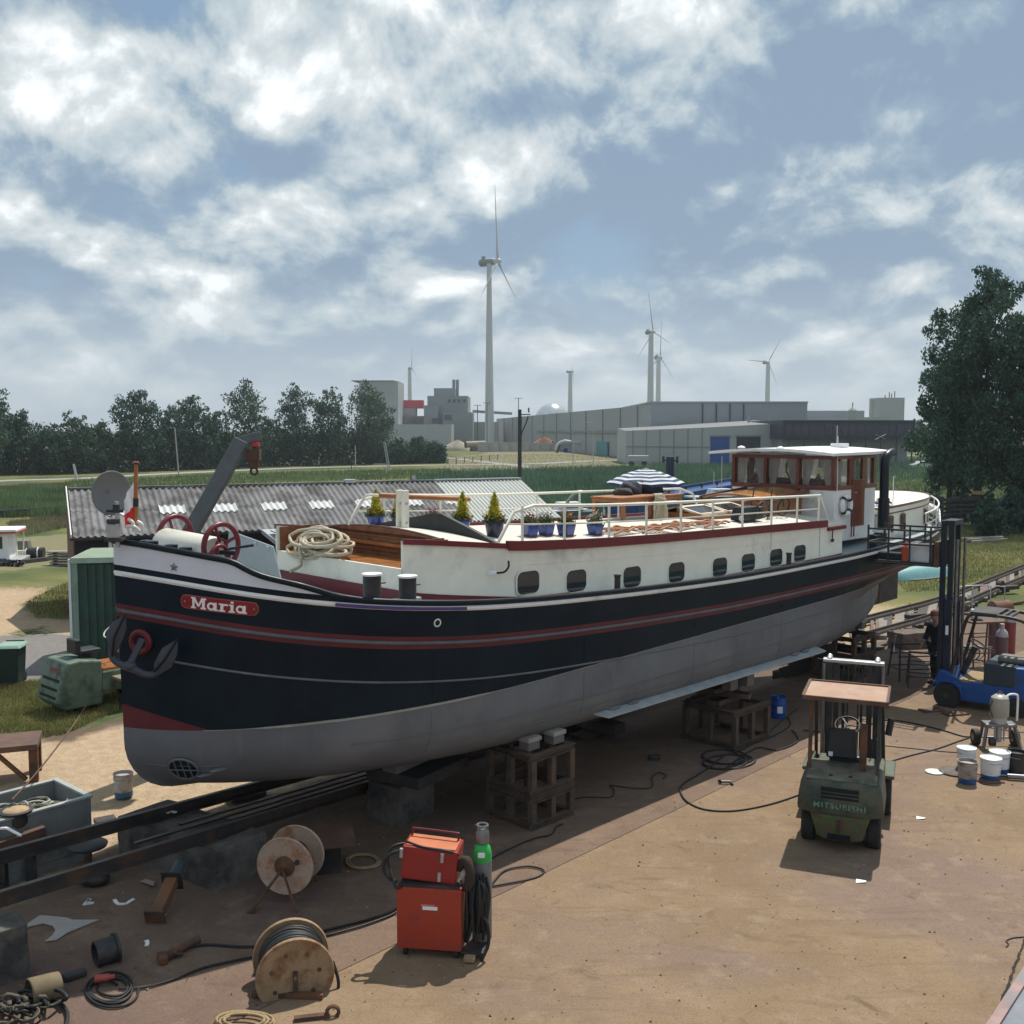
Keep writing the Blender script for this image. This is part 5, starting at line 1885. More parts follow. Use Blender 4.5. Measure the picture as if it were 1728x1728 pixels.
lh, WF = .138, 1.22
tot = (sum(glyph(c)[0] for c in 'Maria') + .06 * 4) * WF
u0 = (PL - tot * lh) / 2 + .0
for ch in 'Maria':
 w_, polys = glyph(ch)
 mb = MB()
 for pl in polys:
  n = len(pl)
  vs = [on_bow(u0 + x * lh * WF, (y - .5) * lh, .022) for x, y in pl] + [on_bow(u0 + x * lh * WF, (y - .5) * lh, .029) for x, y in pl]
  mb.add(vs, [tuple(range(n)), tuple(range(n, 2 * n))] + [(i, (i + 1) % n, n + (i + 1) % n, n + i) for i in range(n)])
 mb.build('letter', M_white, nb_, label='white letter %s' % ch)
 u0 += (w_ + .06) * lh * WF
for u in (.055, PL - .055):
 MB().sphere(on_bow(u, 0, .024), .010, n=6).build('screw', M_galv, nb_)
# star on the pale bow panel
sp, sn = H(295, 957, .012)
us = np.interp(sp.x, ax, arc) - uA
vs = []
for k in range(10):
 rr = .062 if k % 2 == 0 else .026
 a = math.pi / 2 + k * math.pi / 5
 vs.append(on_bow(us + rr * math.cos(a), sp.z - (zA + (zB - zA) * us / PL) + rr * math.sin(a), .006))
vs.append(on_bow(us, sp.z - (zA + (zB - zA) * us / PL), .022))
MB().add(vs, [(i, (i + 1) % 10, 10) for i in range(10)]).build('star', M_steel, barge)
# hawse pipe ring, fairlead, thruster grille, small fittings
hp, hn = H(240, 1082, .03)
MB().torus(hp, .125, .04, hn, 24, 10).build('hawse_ring', M_mar, barge, smooth=60)
MB().cyl(hp - hn * .06, hp + hn * .012, .10, n=16).build('hawse_pipe', M_trim, barge)
fp_, fn_ = H(738, 1051, .0)
MB().torus(fp_, .048, .012, fn_, 18, 8).build('fairlead', M_white, barge, smooth=60)
MB().cyl(fp_ - fn_ * .03, fp_ + fn_ * .006, .05, n=14).build('fairlead_hole', M_trim, barge)
gp, gn = H(310, 1297, .006)
MB().cyl(gp - gn * .03, gp + gn * .004, .19, n=24).build('thruster_tunnel', M_trim, barge)
MB().torus(gp, .19, .018, gn, 26, 6).build('thruster_ring', M_grey, barge, smooth=60)
Mg, _ = MB().frame(gp + gn * .012, gp + gn)
for a in (-.09, 0, .09):
 h_ = math.sqrt(.19 ** 2 - a * a)
 MB().beam(Mg @ Vector((a, -h_, 0)), Mg @ Vector((a, h_, 0)), .016, .012).build('grille_bar', M_grey, barge)
MB().beam(Mg @ Vector((-.19, 0, .006)), Mg @ Vector((.19, 0, .006)), .016, .012).build('grille_bar', M_grey, barge)
for px, py in ((372, 1297), (352, 1305)):
 p, n_ = H(px, py, .01)
 MB().sphere(p, .13, (1.2, .35, .2), 8).build('anode', M_seam, barge, smooth=60)
# ------------------------------------------------------------------ foredeck gear
M_glossw = pm('cream_barrel', (0.70, 0.68, 0.58), .3, var=.03, coat=.2)
zd = dz(1.0)
MB().lathe_pq((.90, .55, 4.36), (.94, -.62, 4.33), [(.01, 0), (.20, 0), (.215, .03), (.215, 1.22), (.20, 1.25), (.01, 1.25)], 24).build('winch_barrel', M_glossw, barge, smooth=40)
MB().cyl((.94, -.62, 4.33), (.941, -.645, 4.33), .205, n=22).build('barrel_end', M_trim, barge, smooth=40)
for nm, c, rr in (('winch_wheel', (1.08, .62, 4.44), .28), ('winch_wheel', (.98, -.80, 4.43), .28)):
 w_ = MB()
 w_.torus(c, rr, .035, (.22, -1, 0), 34, 10)
 w_.torus(c, .085, .02, (.22, -1, 0), 16, 6)
 for k in range(4):
  a = R(20 + 90 * k)
  M_, _ = w_.frame(c, Vector(c) + Vector((.22, -1, 0)))
  w_.tube([M_ @ Vector((.06 * math.cos(a), .06 * math.sin(a), 0)), M_ @ Vector((rr * .55 * math.cos(a + .12), rr * .55 * math.sin(a + .12), .02)), M_ @ Vector((rr * math.cos(a), rr * math.sin(a), 0))], .022, 6)
 w_.build(nm, M_mar, barge, smooth=60)
MB().torus((.90, -.90, 4.30), .15, .026, (.22, -1, 0), 26, 8).build('brake_wheel', M_mar, barge, smooth=60)
MB().cyl((.94, -.55, 4.34), (1.0, -1.05, 4.36), .03, n=10).build('winch_shaft', M_trim, barge)
MB().cyl((1.02, -.92, 4.40), (1.32, -1.0, 4.43), .018, n=8).build('crank_handle', M_trim, barge)
for y in (.5, -.5):
 MB().boxb(.76, 1.10, y - .04, y + .04, zd - .05, 4.36).build('winch_bracket', M_mar, barge, bevel=.01)
for x, y in ((.36, -.18), (.50, -.42), (.62, -.56), (.42, .1)):
 MB().lathe([(.06, 0), (.05, .12), (.08, .14), (.08, .18), (.02, .19)], 12, Matrix.Translation((x, y, capz(x) - .10))).build('cleat', M_trim, barge, smooth=40)
# satellite dish and pedestal at the stem head
dp = BI @ D(187, 832, 12.75)
cd = (BI @ Vector((0.2, 9, 5.2)) - dp).normalized()
MB().lathe_pq(dp + cd * .02, dp - cd * .2, [(.275, 0), (.25, .025), (.16, .065), (.05, .085), (.001, .09)], 36, caps=False).build('dish', pm('dish_grey', (0.20, 0.21, 0.22), .5, var=.06), barge, smooth=60, solid=.008)
q = BI @ D(197, 858, 12.62)
MB().cyl((q.x, q.y, 4.45), (q.x, q.y, 5.02), .026, n=10).build('dish_post', M_galv, barge)
MB().cyl((q.x - .01, q.y - .01, 4.88), (q.x - .01, q.y - .01, 4.98), .042, n=12).build('dish_clamp', M_dark, barge)
MB().cyl((q.x + .05, q.y - .06, 4.90), (q.x - .08, q.y + .10, 4.90), .02, n=8).build('dish_arm', M_dark, barge)
q2 = BI @ D(191, 880, 12.6)
MB().box((q2.x, q2.y, 4.66), (.14, .12, .18), rz=R(-40)).build('lamp_box', M_galv, barge, bevel=.015)
MB().cyl((q2.x, q2.y, 4.75), (q2.x, q2.y, 4.80), .08, n=14).build('lamp_cap', M_dark, barge)
MB().box((q2.x + .02, q2.y, 4.545), (.22, .16, .04), rz=R(-40)).build('lamp_foot', M_dark, barge, bevel=.008)
for k, (a, b_) in enumerate((((213, 888), (236, 898)), ((216, 876), (226, 896)), ((232, 880), (240, 898)))):
 MB().tube(catmull([BI @ D(*a, 12.7), BI @ D((a[0] + b_[0]) / 2 + 3, (a[1] + b_[1]) / 2 - 4, 12.7), BI @ D(*b_, 12.75)], 4), .022, 7).build('fairlead_horn', M_white, barge, smooth=60)
# jack staff with a red and white flag
f0_, f1_ = BI @ D(229, 893, 12.8), BI @ D(229.5, 784, 12.8)
MB().cyl(f0_, f1_, .030, .024, n=10).build('flag_staff', M_wood, barge, smooth=40)
MB().lathe_pq(f1_, f1_ + Vector((0, 0, .1)), [(.02, 0), (.045, .005), (.045, .03), (.02, .04)], 12).build('staff_cap', M_mahog, barge, smooth=40)
MB().cyl(f0_.lerp(f1_, .35), f0_.lerp(f1_, .48), .034, n=10).build('staff_clamp', M_dark, barge)
ft = f0_.lerp(f1_, .74)
dv = (BI.to_3x3() @ Vector((-1, .25, 0))).normalized()
dn = (BI.to_3x3() @ Vector((.2, 1, 0))).normalized()
def flagfn(t0, t1):
 def fn(u, v):
  w_ = t0 + (t1 - t0) * v
  return ft + dv * (.035 + .15 * u * (1 - .15 * math.sin(3 * w_))) + Vector((0, 0, -.58 * w_ - .24 * u * (1 - w_))) + dn * (.02 * math.sin(9 * u + 4 * w_))
 return fn
fl = MB().grid(flagfn(0, .53), 8, 8).build('flag', pm('flag_white', (0.62, 0.62, 0.66), .85, trans=.3), barge, smooth=60)
MB().grid(flagfn(.53, 1), 8, 8).build('red_stripe', pm('flag_red', (0.58, 0.035, 0.03), .85, trans=.3), fl, smooth=60)
# pale grey breakwater plates across the foredeck
bw = MB()
bw.prism([(-.62, 0), (1.0, 0), (.82, .80), (-.34, .66)], -.012, .012, Matrix.Translation((2.02, 0, dz(2.0) - .03)) @ Matrix.Rotation(math.pi / 2, 4, 'Z') @ Matrix.Rotation(math.pi / 2, 4, 'X'))
bw.build('breakwater', M_lgrey, barge, bevel=.006)
for y in (-.22, .1):
 MB().cyl((2.0, y, dz(2.0) + .60 + .1 * y), (2.03, y, dz(2.0) + .61 + .1 * y), .05, n=12).build('breakwater_lug', M_lgrey, barge)
# bollards on the side deck
MB().boxb(2.25, 3.25, -2.02, -1.84, dz(2.7) - .03, dz(2.7) + .09).build('bollard_foot', M_lgrey, barge, bevel=.008)
for px in (628, 688):
 p = BL(px, 1010, -1.93)
 b_ = MB().lathe([(.125, 0), (.118, .03), (.118, .40), (.13, .41)], 20, Matrix.Translation((p.x, p.y, dz(p.x) + .01)))
 b_ = b_.build('bollard', M_dark, barge, smooth=40)
 MB().cyl((p.x, p.y, dz(p.x) + .42), (p.x, p.y, dz(p.x) + .445), .132, n=20).build('bollard_cap', M_white, b_, smooth=40)
 MB().cyl((p.x - .05, p.y, dz(p.x) + .3), (p.x + .22, p.y, dz(p.x) + .3), .010, n=6).build('bollard_pin', M_dark, b_)
for x in (7.25, 12.6):
 b_ = MB().lathe([(.055, 0), (.05, .02), (.05, .32), (.058, .33), (.058, .36), (.02, .365)], 14, Matrix.Translation((x, -2.14, dz(x)))).build('side_bollard', M_dark, barge, smooth=40)
for x in (3.7, 5.7, 6.15, 9.9, 11.0, 13.4):
 MB().torus((x, -2.2, dz(x) + .10), .035, .012, (1, .3, 0), 14, 6).build('eye_ring', M_rusty, barge)
MB().cyl((5.05, -2.13, dz(5.2) + .12), (6.1, -2.13, dz(6) + .13), .018, n=8).build('boat_hook', M_rusty, barge)
pr0 = BL(831, 967, -1.86)
MB().tube(catmull([pr0, pr0 + Vector((.18, -.05, .0)), pr0 + Vector((.27, -.06, .07)), pr0 + Vector((.28, -.05, .16))], 5), .016, 7).build('deck_hose', M_cable, barge, smooth=60)
MB().cyl(pr0 + Vector((-.06, 0, 0)), pr0 + Vector((.06, 0, 0)), .032, n=10).build('hose_nozzle', M_white, barge)
MB().cyl(pr0 + Vector((.28, -.03, .16)), (pr0.x + .28, -1.88, RTz(5.3) - .05), .008, n=6).build('hose_line', M_cream, barge)
pa = BL(1405, 902, -1.9)
MB().torus(pa + Vector((0, 0, -.1)), .055, .016, (0, 1, 0), 16, 6, a0=math.pi, a1=2 * math.pi).build('hook', M_dark, barge)
MB().cyl(pa + Vector((0, 0, -.15)), pa + Vector((0, 0, .12)), .014, n=6).build('hook_stem', M_dark, barge)

# guard rails on the cabin roof
for s_ in (-1, 1):
 yy = lambda x: s_ * (hw(x) - .06)
 x0_, x1_ = (5.36, 14.45) if s_ < 0 else (5.2, 14.4)
 xs = [x0_ + (x1_ - x0_) * k / 30 for k in range(31)]
 top = [(x0_ - .42, yy(x0_ - .3), RTz(x0_ - .4) + .02), (x0_ - .12, yy(x0_), RTz(x0_) + .48)] + [(x, yy(x), RTz(x) + .575) for x in xs[1:]]
 if s_ > 0:
  top += [(x1_ + .5, yy(x1_), RTz(15) + .45), (x1_ + .75, yy(x1_), RTz(15) + .1)]
 MB().tube(top, .026, 8).build('guard_rail', M_cream, barge, smooth=50)
 MB().tube([(x, yy(x), RTz(x) + .29) for x in [x0_ - .25] + xs], .014, 6).build('mid_rail', M_cream, barge, smooth=60)
 for x in ([5.42, 6.36, 7.45, 8.45, 9.45, 10.45, 11.45, 12.5, 13.5, 14.4] if s_ < 0 else [5.6, 6.9, 8.2, 9.5, 10.8, 12.1, 13.4, 14.4]):
  MB().cyl((x, yy(x), RTz(x) - .02), (x, yy(x), RTz(x) + .575), .022, n=8).build('rail_post', M_cream, barge, smooth=40)
 if s_ < 0:
  MB().tube([(14.45, yy(14), RTz(14.4) + .57), (14.85, yy(14), RTz(14.8) + .02)], .014, 6).build('rail_stay', M_cream, barge)
# tabernacle, boom, black hatch cover
tbz = roofz(4.65, 0)
for y in (-.07, .07):
 MB().boxb(4.50, 4.62, y - .025, y + .025, tbz - .1, 4.96).build('tabernacle_cheek', M_cream, barge, bevel=.01)
for z in (4.45, 4.75):
 MB().cyl((4.56, -.11, z), (4.56, .11, z), .02).build('tabernacle_bolt', M_galv, barge)
a, b_ = BL(640, 836, .15), BL(792, 843, -.02)
MB().cyl(a, b_, .045, .04, n=12).build('boom', M_wood, barge, smooth=40)
MB().tube(catmull([BL(640, 836, .15), BL(620, 836, .3), BL(612, 845, .4), BL(588, 886, .5)], 4), .022, 8).build('boom_gallows', M_cream, barge, smooth=60)
M_tarp = pm('black_tarpaulin', (0.018, 0.024, 0.024), .55, var=.3, bump=.3, bscale=8)
hc = MB()
vs = []
for x in (4.93, 5.02):
 for y, h in ((-1.72, .02), (-1.2, .12), (-.5, .27), (-.35, .27), (.6, .12), (1.4, .03)):
  vs.append((x, y, roofz(x, y) + h))
hc.add(vs, [(i, i + 1, 7 + i, 6 + i) for i in range(5)] + [tuple(range(5, -1, -1)), tuple(range(6, 12))])
hc.build('hatch_cover', M_tarp, barge, bevel=.005)
# skylight and companion hatch
sx0, sx1 = 11.75, 13.75
zr = roofz(12.6, 0)
MB().boxb(sx0, sx1, -.62, .62, zr - .08, zr + .13).build('skylight_coaming', M_wood, barge, bevel=.015)
for s_ in (-1, 1):
 for a, b_ in ((sx0 + .03, 12.72), (12.78, sx1 - .03)):
  fr = MB()
  M_ = Matrix.Translation((0, 0, zr + .24)) @ Matrix.Rotation(-s_ * .22, 4, 'X')
  for c0_, c1_, d0_, d1_ in ((a, b_, s_ * .02, s_ * .10), (a, b_, s_ * .56, s_ * .64), (a, a + .07, s_ * .02, s_ * .64), (b_ - .07, b_, s_ * .02, s_ * .64)):
   fr.boxb(c0_, c1_, min(d0_, d1_), max(d0_, d1_), -.02, .02, M=M_)
  f = fr.build('skylight_frame', pm('skylight_pale', (0.62, 0.55, 0.42), .5), barge)
  MB().boxb(a + .06, b_ - .06, min(s_ * .09, s_ * .57), max(s_ * .09, s_ * .57), -.006, .006, M=M_).build('pane', M_pane, f)
zc_ = roofz(14.9, 0)
MB().boxb(14.1, WX0 - .02, -.55, .75, zc_ - .05, zc_ + .33).build('companion_coaming', M_wood, barge, bevel=.02)
cm = MB()
cm.grid(lambda u, v: (13.98 + (WX0 - 13.98) * u, -.68 + 1.56 * v, zc_ + .34 + .10 * (1 - (2 * v - 1) ** 2) + .10 * u), 8, 12)
cm.build('companion_lid', pm('varnished_orange_wood', (0.40, 0.17, 0.045), .25, var=.2, scale=2, coat=.5), barge, smooth=40, solid=.035)
for y in (-.72, .92):
 MB().beam((13.95, y, zc_ + .34), (WX0 - .03, y, zc_ + .47), .05, .09).build('lid_rail', M_mahog, barge, bevel=.01)

# ------------------------------------------------------------------ things standing on the cabin roof
def onroof(x, y):
 return BM @ Vector((x, y, roofz(x, y)))

M_cone = pm('yellow_green_foliage', (0.46, 0.40, 0.03), .8, var=.35, scale=12, island=.35, trans=.2)
M_fol = pm('pot_foliage', (0.06, 0.10, 0.03), .8, var=.3, scale=12, island=.4, trans=.2)
FL = {'yellow': pm('flower_yellow', (0.65, 0.42, 0.01), .7, island=.2), 'pink': pm('flower_pink', (0.45, 0.10, 0.16), .7, island=.3), 'white': pm('flower_white', (0.65, 0.58, 0.56), .7, island=.2), 'orange': pm('flower_orange', (0.50, 0.16, 0.05), .7, island=.3)}
M_bluedk = pm('pot_dark_blue_glaze', (0.006, 0.014, 0.05), .25, coat=.4)

def flowerpot(x, y, label, cone=True, fl='yellow', rp=.13, hp=.20, square=False, mat=None, hc=.43):
 t = thing('flower_pot', label, 'flower pot', onroof(x, y), R(45 + 20 * math.sin(x * 9)), 'flower pots on the cabin roof')
 mat = mat or M_blue
 if square:
  m = MB()
  m.boxb(-rp * .75, rp * .75, -rp * .75, rp * .75, 0, hp, taper=(1.35, 1.35))
  m.build('pot', mat, t, bevel=.012)
  MB().boxb(-rp, rp, -rp, rp, -.0, .015).build('saucer', M_mahog, t)
 else:
  MB().lathe([(rp * .72, 0), (rp * .95, hp * .85), (rp * 1.06, hp * .88), (rp * 1.06, hp), (rp * .93, hp), (rp * .9, hp * .9)], 20, caps=True).build('pot', mat, t, smooth=35)
 sd_ = int(x * 100 + y * 10) % 9999
 if cone:
  cl = [((0, 0, hp + hc * f), .125 * (1 - f) ** .7 + .012, (1 - f) + .2) for f in [i / 12 for i in range(13)]]
  q, f = leaf_cloud(cl, 1900, .018, sd_)
  me_ = bpy.data.meshes.new('cone_shrub')
  me_.from_pydata(q.tolist(), [], f.tolist())
  me_.materials.append(M_cone)
  o = bpy.data.objects.new('cone_shrub', me_)
  C.objects.link(o)
  o.parent = t
 for nm, m_, n_, zz, sz in (('foliage', M_fol, 420, hp + .03, .022), ('blossoms', FL[fl], 90, hp + (.06 if cone else .12), .018)):
  cl = [((rp * .8 * math.cos(a), rp * .8 * math.sin(a), zz + .02 * math.sin(a * 3)), .075, 1) for a in [k * .9 for k in range(7)]]
  if not cone:
   cl += [((0.05 * math.cos(k * 2), .05 * math.sin(k * 2), zz + .05), .09, 1) for k in range(3)]
  q, f = leaf_cloud(cl, n_, sz, sd_ + 5)
  me_ = bpy.data.meshes.new(nm)
  me_.from_pydata(q.tolist(), [], f.tolist())
  me_.materials.append(m_)
  o = bpy.data.objects.new(nm, me_)
  C.objects.link(o)
  o.parent = t
  o['kind'] = 'stuff'
 return t

flowerpot(5.0, 1.25, 'blue pot with yellow-green cone shrub and yellow flowers, foremost on the roof', True, 'yellow', .155, .2)
flowerpot(5.65, 1.45, 'pot with cone shrub and reddish plants half behind the white tabernacle', True, 'orange')
flowerpot(6.25, 1.25, 'wide blue bowl of small red flowers without a cone shrub', False, 'pink', .16, .15)
flowerpot(5.45, -0.42, 'blue pot with cone shrub and trailing reddish leaves right of the boom end', True, 'orange', .13, .19)
flowerpot(5.50, -1.1, 'large dark blue pot with cone shrub beside the front end of the guard rail', True, 'yellow', .16, .25, mat=M_bluedk)
flowerpot(6.2, -1.2, 'square blue pot with pink flowers, nearest to the dark pot', False, 'pink', .11, .2, True)
flowerpot(6.62, -1.15, 'square blue pot with white and pink flowers, second of the small row', False, 'white', .11, .2, True)
flowerpot(7.0, -1.25, 'square blue pot with pale orange flowers behind the guard rail post', False, 'orange', .12, .2, True)
flowerpot(7.68, -1.3, 'square blue pot with white flowers, last of the small row aft', False, 'white', .11, .18, True)
# wooden deck table
t = thing('deck_table', 'varnished wooden deck table under the folded grey covers', 'table', onroof(10.95, .35), R(45))
zt_ = 4.58 - roofz(10.95, .35)
for k in range(6):
 MB().boxb(-1.0, 1.0, -.42 + k * .142, -.42 + k * .142 + .132, zt_ - .03, zt_).build('top_slat', M_teak if k else M_wood, t, bevel=.004)
MB().boxb(-.96, .96, -.40, .40, zt_ - .10, zt_ - .035).build('apron', M_wood, t)
for x in (-.92, .92):
 for y in (-.36, .36):
  MB().boxb(x - .035, x + .035, y - .035, y + .035, 0, zt_ - .10).build('leg', M_wood, t)
MB().boxb(-.09, -.02, -.40, -.33, 0, zt_ - .10).build('leg', M_wood, t)
# folded covers and parasol
def soft(name, label, x, y, z, s, mat, cat, seed, rz=0):
 rg_ = random.Random(seed)
 ph = [rg_.uniform(0, 6) for _ in range(6)]
 m = MB()
 def fn(u, v):
  a, b_ = u * 2 * math.pi, v * math.pi
  w_ = 1 + .07 * math.sin(3 * a + ph[0] + 4 * b_) + .05 * math.sin(5 * a + ph[1]) * math.sin(b_ * 3)
  cb = -math.cos(b_)
  return (s[0] * w_ * math.cos(a) * math.sin(b_) ** .7, s[1] * w_ * math.sin(a) * math.sin(b_) ** .7, s[2] * w_ * (cb if cb > -.5 else -.5))
 m.grid(fn, 28, 14)
 o = m.build(name, mat, smooth=70)
 o.matrix_world = BM @ Matrix.Translation((x, y, z)) @ Matrix.Rotation(rz, 4, 'Z')
 return tag(o, label, cat)

M_cov = pm('cover_dark_grey', (0.028, 0.028, 0.042), .85, var=.3, bump=.4, bscale=12)
soft('folded_cover', 'dark grey folded cover humped on the deck table under the parasol', 11.62, .6, 4.66, (.36, .3, .20), M_cov, 'cover', 1)
soft('folded_cover', 'smaller brownish folded cover at the fore end of the deck table', 10.72, .55, 4.62, (.20, .2, .10), pm('cover_brown', (0.05, 0.045, 0.045), .9, bump=.4), 'cover', 2)
soft('folded_cover', 'rounded slate cover standing between the two lower covers', 11.08, .65, 4.66, (.24, .24, .18), pm('cover_slate', (0.045, 0.045, 0.065), .85, bump=.4), 'cover', 3)
pp = BL(1090, 800, .95)
t = thing('parasol', 'blue and white striped parasol above the dark folded covers', 'parasol', BM @ Vector((pp.x, pp.y, roofz(pp.x, .9))), 0)
hz = BL(1090, 791, .95).z - roofz(pp.x, .9)
RP = .84
MB().cyl((0, 0, 0), (0, 0, hz + .02), .02, n=8).build('pole', M_galv, t)
M_pw, M_pb = pm('parasol_white', (0.72, 0.74, 0.75), .85, trans=.25), pm('parasol_blue', (0.05, 0.09, 0.20), .85, trans=.25)
mb = MB()
nb2, seg = 11, 48
for i in range(nb2):
 for k in range(seg):
  def pt(r_, k_):
   a = 2 * math.pi * k_ / seg
   sag = .02 * abs(math.sin(4 * a))
   rr = RP * r_ * (1 - .03 * abs(math.sin(4 * a)))
   return (rr * math.cos(a), rr * math.sin(a), hz - .30 * r_ ** 1.5 + sag * r_)
  r0_, r1_ = i / nb2 + 1e-3, (i + 1) / nb2
  mb.add([pt(r0_, k), pt(r1_, k), pt(r1_, k + 1), pt(r0_, k + 1)], [(0, 1, 2, 3)], i % 2)
for k in range(seg):
 a0, a1 = 2 * math.pi * k / seg, 2 * math.pi * (k + 1) / seg
 f = lambda a, d: (RP * (1 - .03 * abs(math.sin(4 * a))) * math.cos(a), RP * (1 - .03 * abs(math.sin(4 * a))) * math.sin(a), hz - .30 + .02 * abs(math.sin(4 * a)) - d)
 mb.add([f(a0, 0), f(a1, 0), f(a1, .06), f(a0, .06)], [(3, 2, 1, 0)], 1)
mb.build('canopy', [M_pw, M_pb], t, smooth=30)
for k in range(8):
 a = 2 * math.pi * k / 8
 MB().beam((0, 0, hz - .02), (RP * .96 * math.cos(a), RP * .96 * math.sin(a), hz - .31), .012, .012).build('rib', M_galv, t)
# rope bundle hung on the table end
m = MB()
for k in range(9):
 dx, ph = .03 * (k - 4), k * 1.3
 m.tube(catmull([(dx, 0, .02), (dx - .03, -.06, -.02), (dx * 1.6 + .02 * math.sin(ph), -.08, -.2 - .02 * (k % 3)), (dx * 1.9 + .02 * math.cos(ph), -.07, -.46 - .03 * (k % 4)), (dx * 1.7 + .05, -.05, -.36), (dx * 1.2 + .02, -.05, -.05), (dx, .03, .02)], 5), .016, 6)
m.torus((0, -.07, -.08), .10, .02, (.3, 0, 1), 16, 6)
rp_ = BL(1112, 848, -.15)
o = m.build('rope_bundle', M_rope, smooth=70)
o.matrix_world = BM @ Matrix.Translation((rp_.x, -.12, 4.60))
tag(o, 'cream rope bundle hanging over the edge of the deck table', 'rope')
# folded teak chairs lying on the roof
def folded_chair(x, y, rz, label):
 t = thing('folding_chair', label, 'chair', BM @ Vector((x, y, roofz(x, y) + .02)), R(45) + rz, 'teak folding chairs lying on the cabin roof')
 for s_ in (-.2, .2):
  MB().tube(catmull([(-.45, s_, .0), (-.2, s_, .05), (0, s_, .02), (.25, s_, .07), (.45, s_, .03)], 4), .022, 6).build('side_rail', M_teak, t, smooth=60)
  MB().beam((-.35, s_ * .85, .07), (.35, s_ * .85, .01), .03, .025).build('leg', M_teak, t)
 for k in range(7):
  MB().boxb(-.38 + k * .11, -.32 + k * .11, -.19, .19, .05 + .012 * math.sin(k), .065 + .012 * math.sin(k)).build('slat', M_teak, t)

folded_chair(8.35, -1.25, .15, 'teak folding chair lying flat, foremost of the four on the roof edge')
folded_chair(9.25, -1.3, -.1, 'teak folding chair lying flat, second from the fore end')
folded_chair(10.2, -1.2, .2, 'teak folding chair lying flat, third along the roof edge')
folded_chair(11.1, -1.25, .05, 'teak folding chair lying flat, aftmost beside the black generator')
# generator
t = thing('generator', 'small black generator with tube frame on the cabin roof', 'generator', onroof(12.65, -1.1), R(45))
MB().boxb(-.32, .32, -.17, .17, .03, .31, taper=(.85, .8)).build('body', M_plastic, t, bevel=.03)
MB().cyl((-.32, -.1, .1), (-.40, -.16, .08), .05, n=12).build('outlet', M_galv, t)
MB().box((.42, 0, .16), (.16, .26, .26)).build('engine', M_dark, t, bevel=.03)
for y in (-.19, .19):
 MB().tube(catmull([(.05, y, 0), (.15, y, .3), (.35, y, .40), (.55, y, .3), (.6, y, 0)], 4), .014, 6).build('tube_frame', M_dark, t, smooth=60)
MB().tube([(.2, -.19, .3), (.2, .19, .3)], .012, 6).build('cross_bar', M_dark, t)
for y, x, lb in ((-.75, 13.4, 'dark boat hook leaning in the rails behind the generator'), (-.5, 13.1, 'second dark pole leaning before the wooden hatch')):
 o = MB().cyl((0, 0, 0), (.35, .1, .62), .014, n=6).build('leaning_pole', M_dark)
 o.matrix_world = BM @ Matrix.Translation((x, y - .4, roofz(x, y - .4)))
 tag(o, lb, 'pole')
t = thing('folded_bicycle', 'dark folded bicycle lying by the wooden companion hatch', 'bicycle', onroof(14.0, -.95), R(40))
for x in (-.3, .35):
 MB().torus((x, 0, .22), .20, .018, (0, 1, .25), 26, 6).build('wheel', M_rubber, t, smooth=60)
MB().tube([(-.3, 0, .22), (-.05, -.02, .34), (.3, -.02, .42), (.35, 0, .22)], .018, 6).build('frame', M_dark, t)
MB().tube([(.3, -.02, .42), (.28, -.15, .46), (.2, -.3, .45)], .012, 6).build('handlebar', M_galv, t)
MB().box((-.1, -.02, .42), (.2, .1, .05)).build('saddle', M_plastic, t, bevel=.02)

# ------------------------------------------------------------------ anchor hanging from the hawse ring
AW = lambda px, py, d=0.0: D(px, py, 12.28 + d)
t = thing('anchor', 'dark stockless anchor hanging at the bow under the red hawse ring', 'anchor', AW(222, 1110))
AO = t.location
M_anch = pm('anchor_grey', (0.045, 0.052, 0.068), .5, var=.25)
rel = lambda p: Vector(p) - AO
MB().beam(rel(AW(241, 1078, .12)), rel(AW(219, 1122)), .075, .06, up=(0, -1, 0)).build('shank', M_anch, t, bevel=.012)
arm = [rel(AW(*p, d)) for p, d in (((189, 1092), .02), ((189, 1106), .0), ((197, 1117), -.02), ((211, 1124), -.03), ((228, 1130), -.03), ((242, 1137), -.02), ((256, 1139), 0.0), ((268, 1133), .02), ((277, 1122), .04))]
MB().tube(catmull(arm, 5), .045, 8).build('arm', M_anch, t, smooth=60)
for nm, pts, d in (('fluke', [(187, 1098), (181, 1070), (190, 1050), (213, 1036), (215, 1062), (204, 1090), (192, 1106)], .0),
       ('fluke', [(262, 1118), (276, 1092), (301, 1078), (300, 1104), (290, 1126), (272, 1136), (262, 1132)], .02)):
 P = [rel(AW(*p, d)) for p in pts]
 n = len(P)
 off = Vector((0, -.045, 0))
 c0 = sum(P, Vector()) / n + Vector((0, -.085, 0))
 c1 = sum(P, Vector()) / n + Vector((0, .05, 0))
 mb = MB()
 mb.add(P + [p + off for p in P] + [c0, c1], [(i, (i + 1) % n, n + (i + 1) % n, n + i) for i in range(n)] + [(n + i, n + (i + 1) % n, 2 * n) for i in range(n)] + [((i + 1) % n, i, 2 * n + 1) for i in range(n)])
 mb.build(nm, M_anch, t, smooth=25)
 ca, cb = P[2 if d == 0 else 1], P[4 if d == 0 else 3]
 MB().tube([P[-1] + off, c0 + Vector((0, -.01, 0)), (P[3] if d == 0 else P[2]) + off], .016, 5).build('fluke_rib', M_trim, t)
MB().sphere(rel(AW(219, 1124, -.02)), .075, (1.2, 1, .8), 8).build('crown_boss', M_anch, t, smooth=60)
# ------------------------------------------------------------------ slipway rails and their blocks
RD = Vector((0.587, 0.81, -0.068)).normalized()
RN = Vector((0.81, -0.587, 0))
RP2 = Vector((-3.94, 12.98, 0.73))
RP1 = RP2 - RN * 1.18

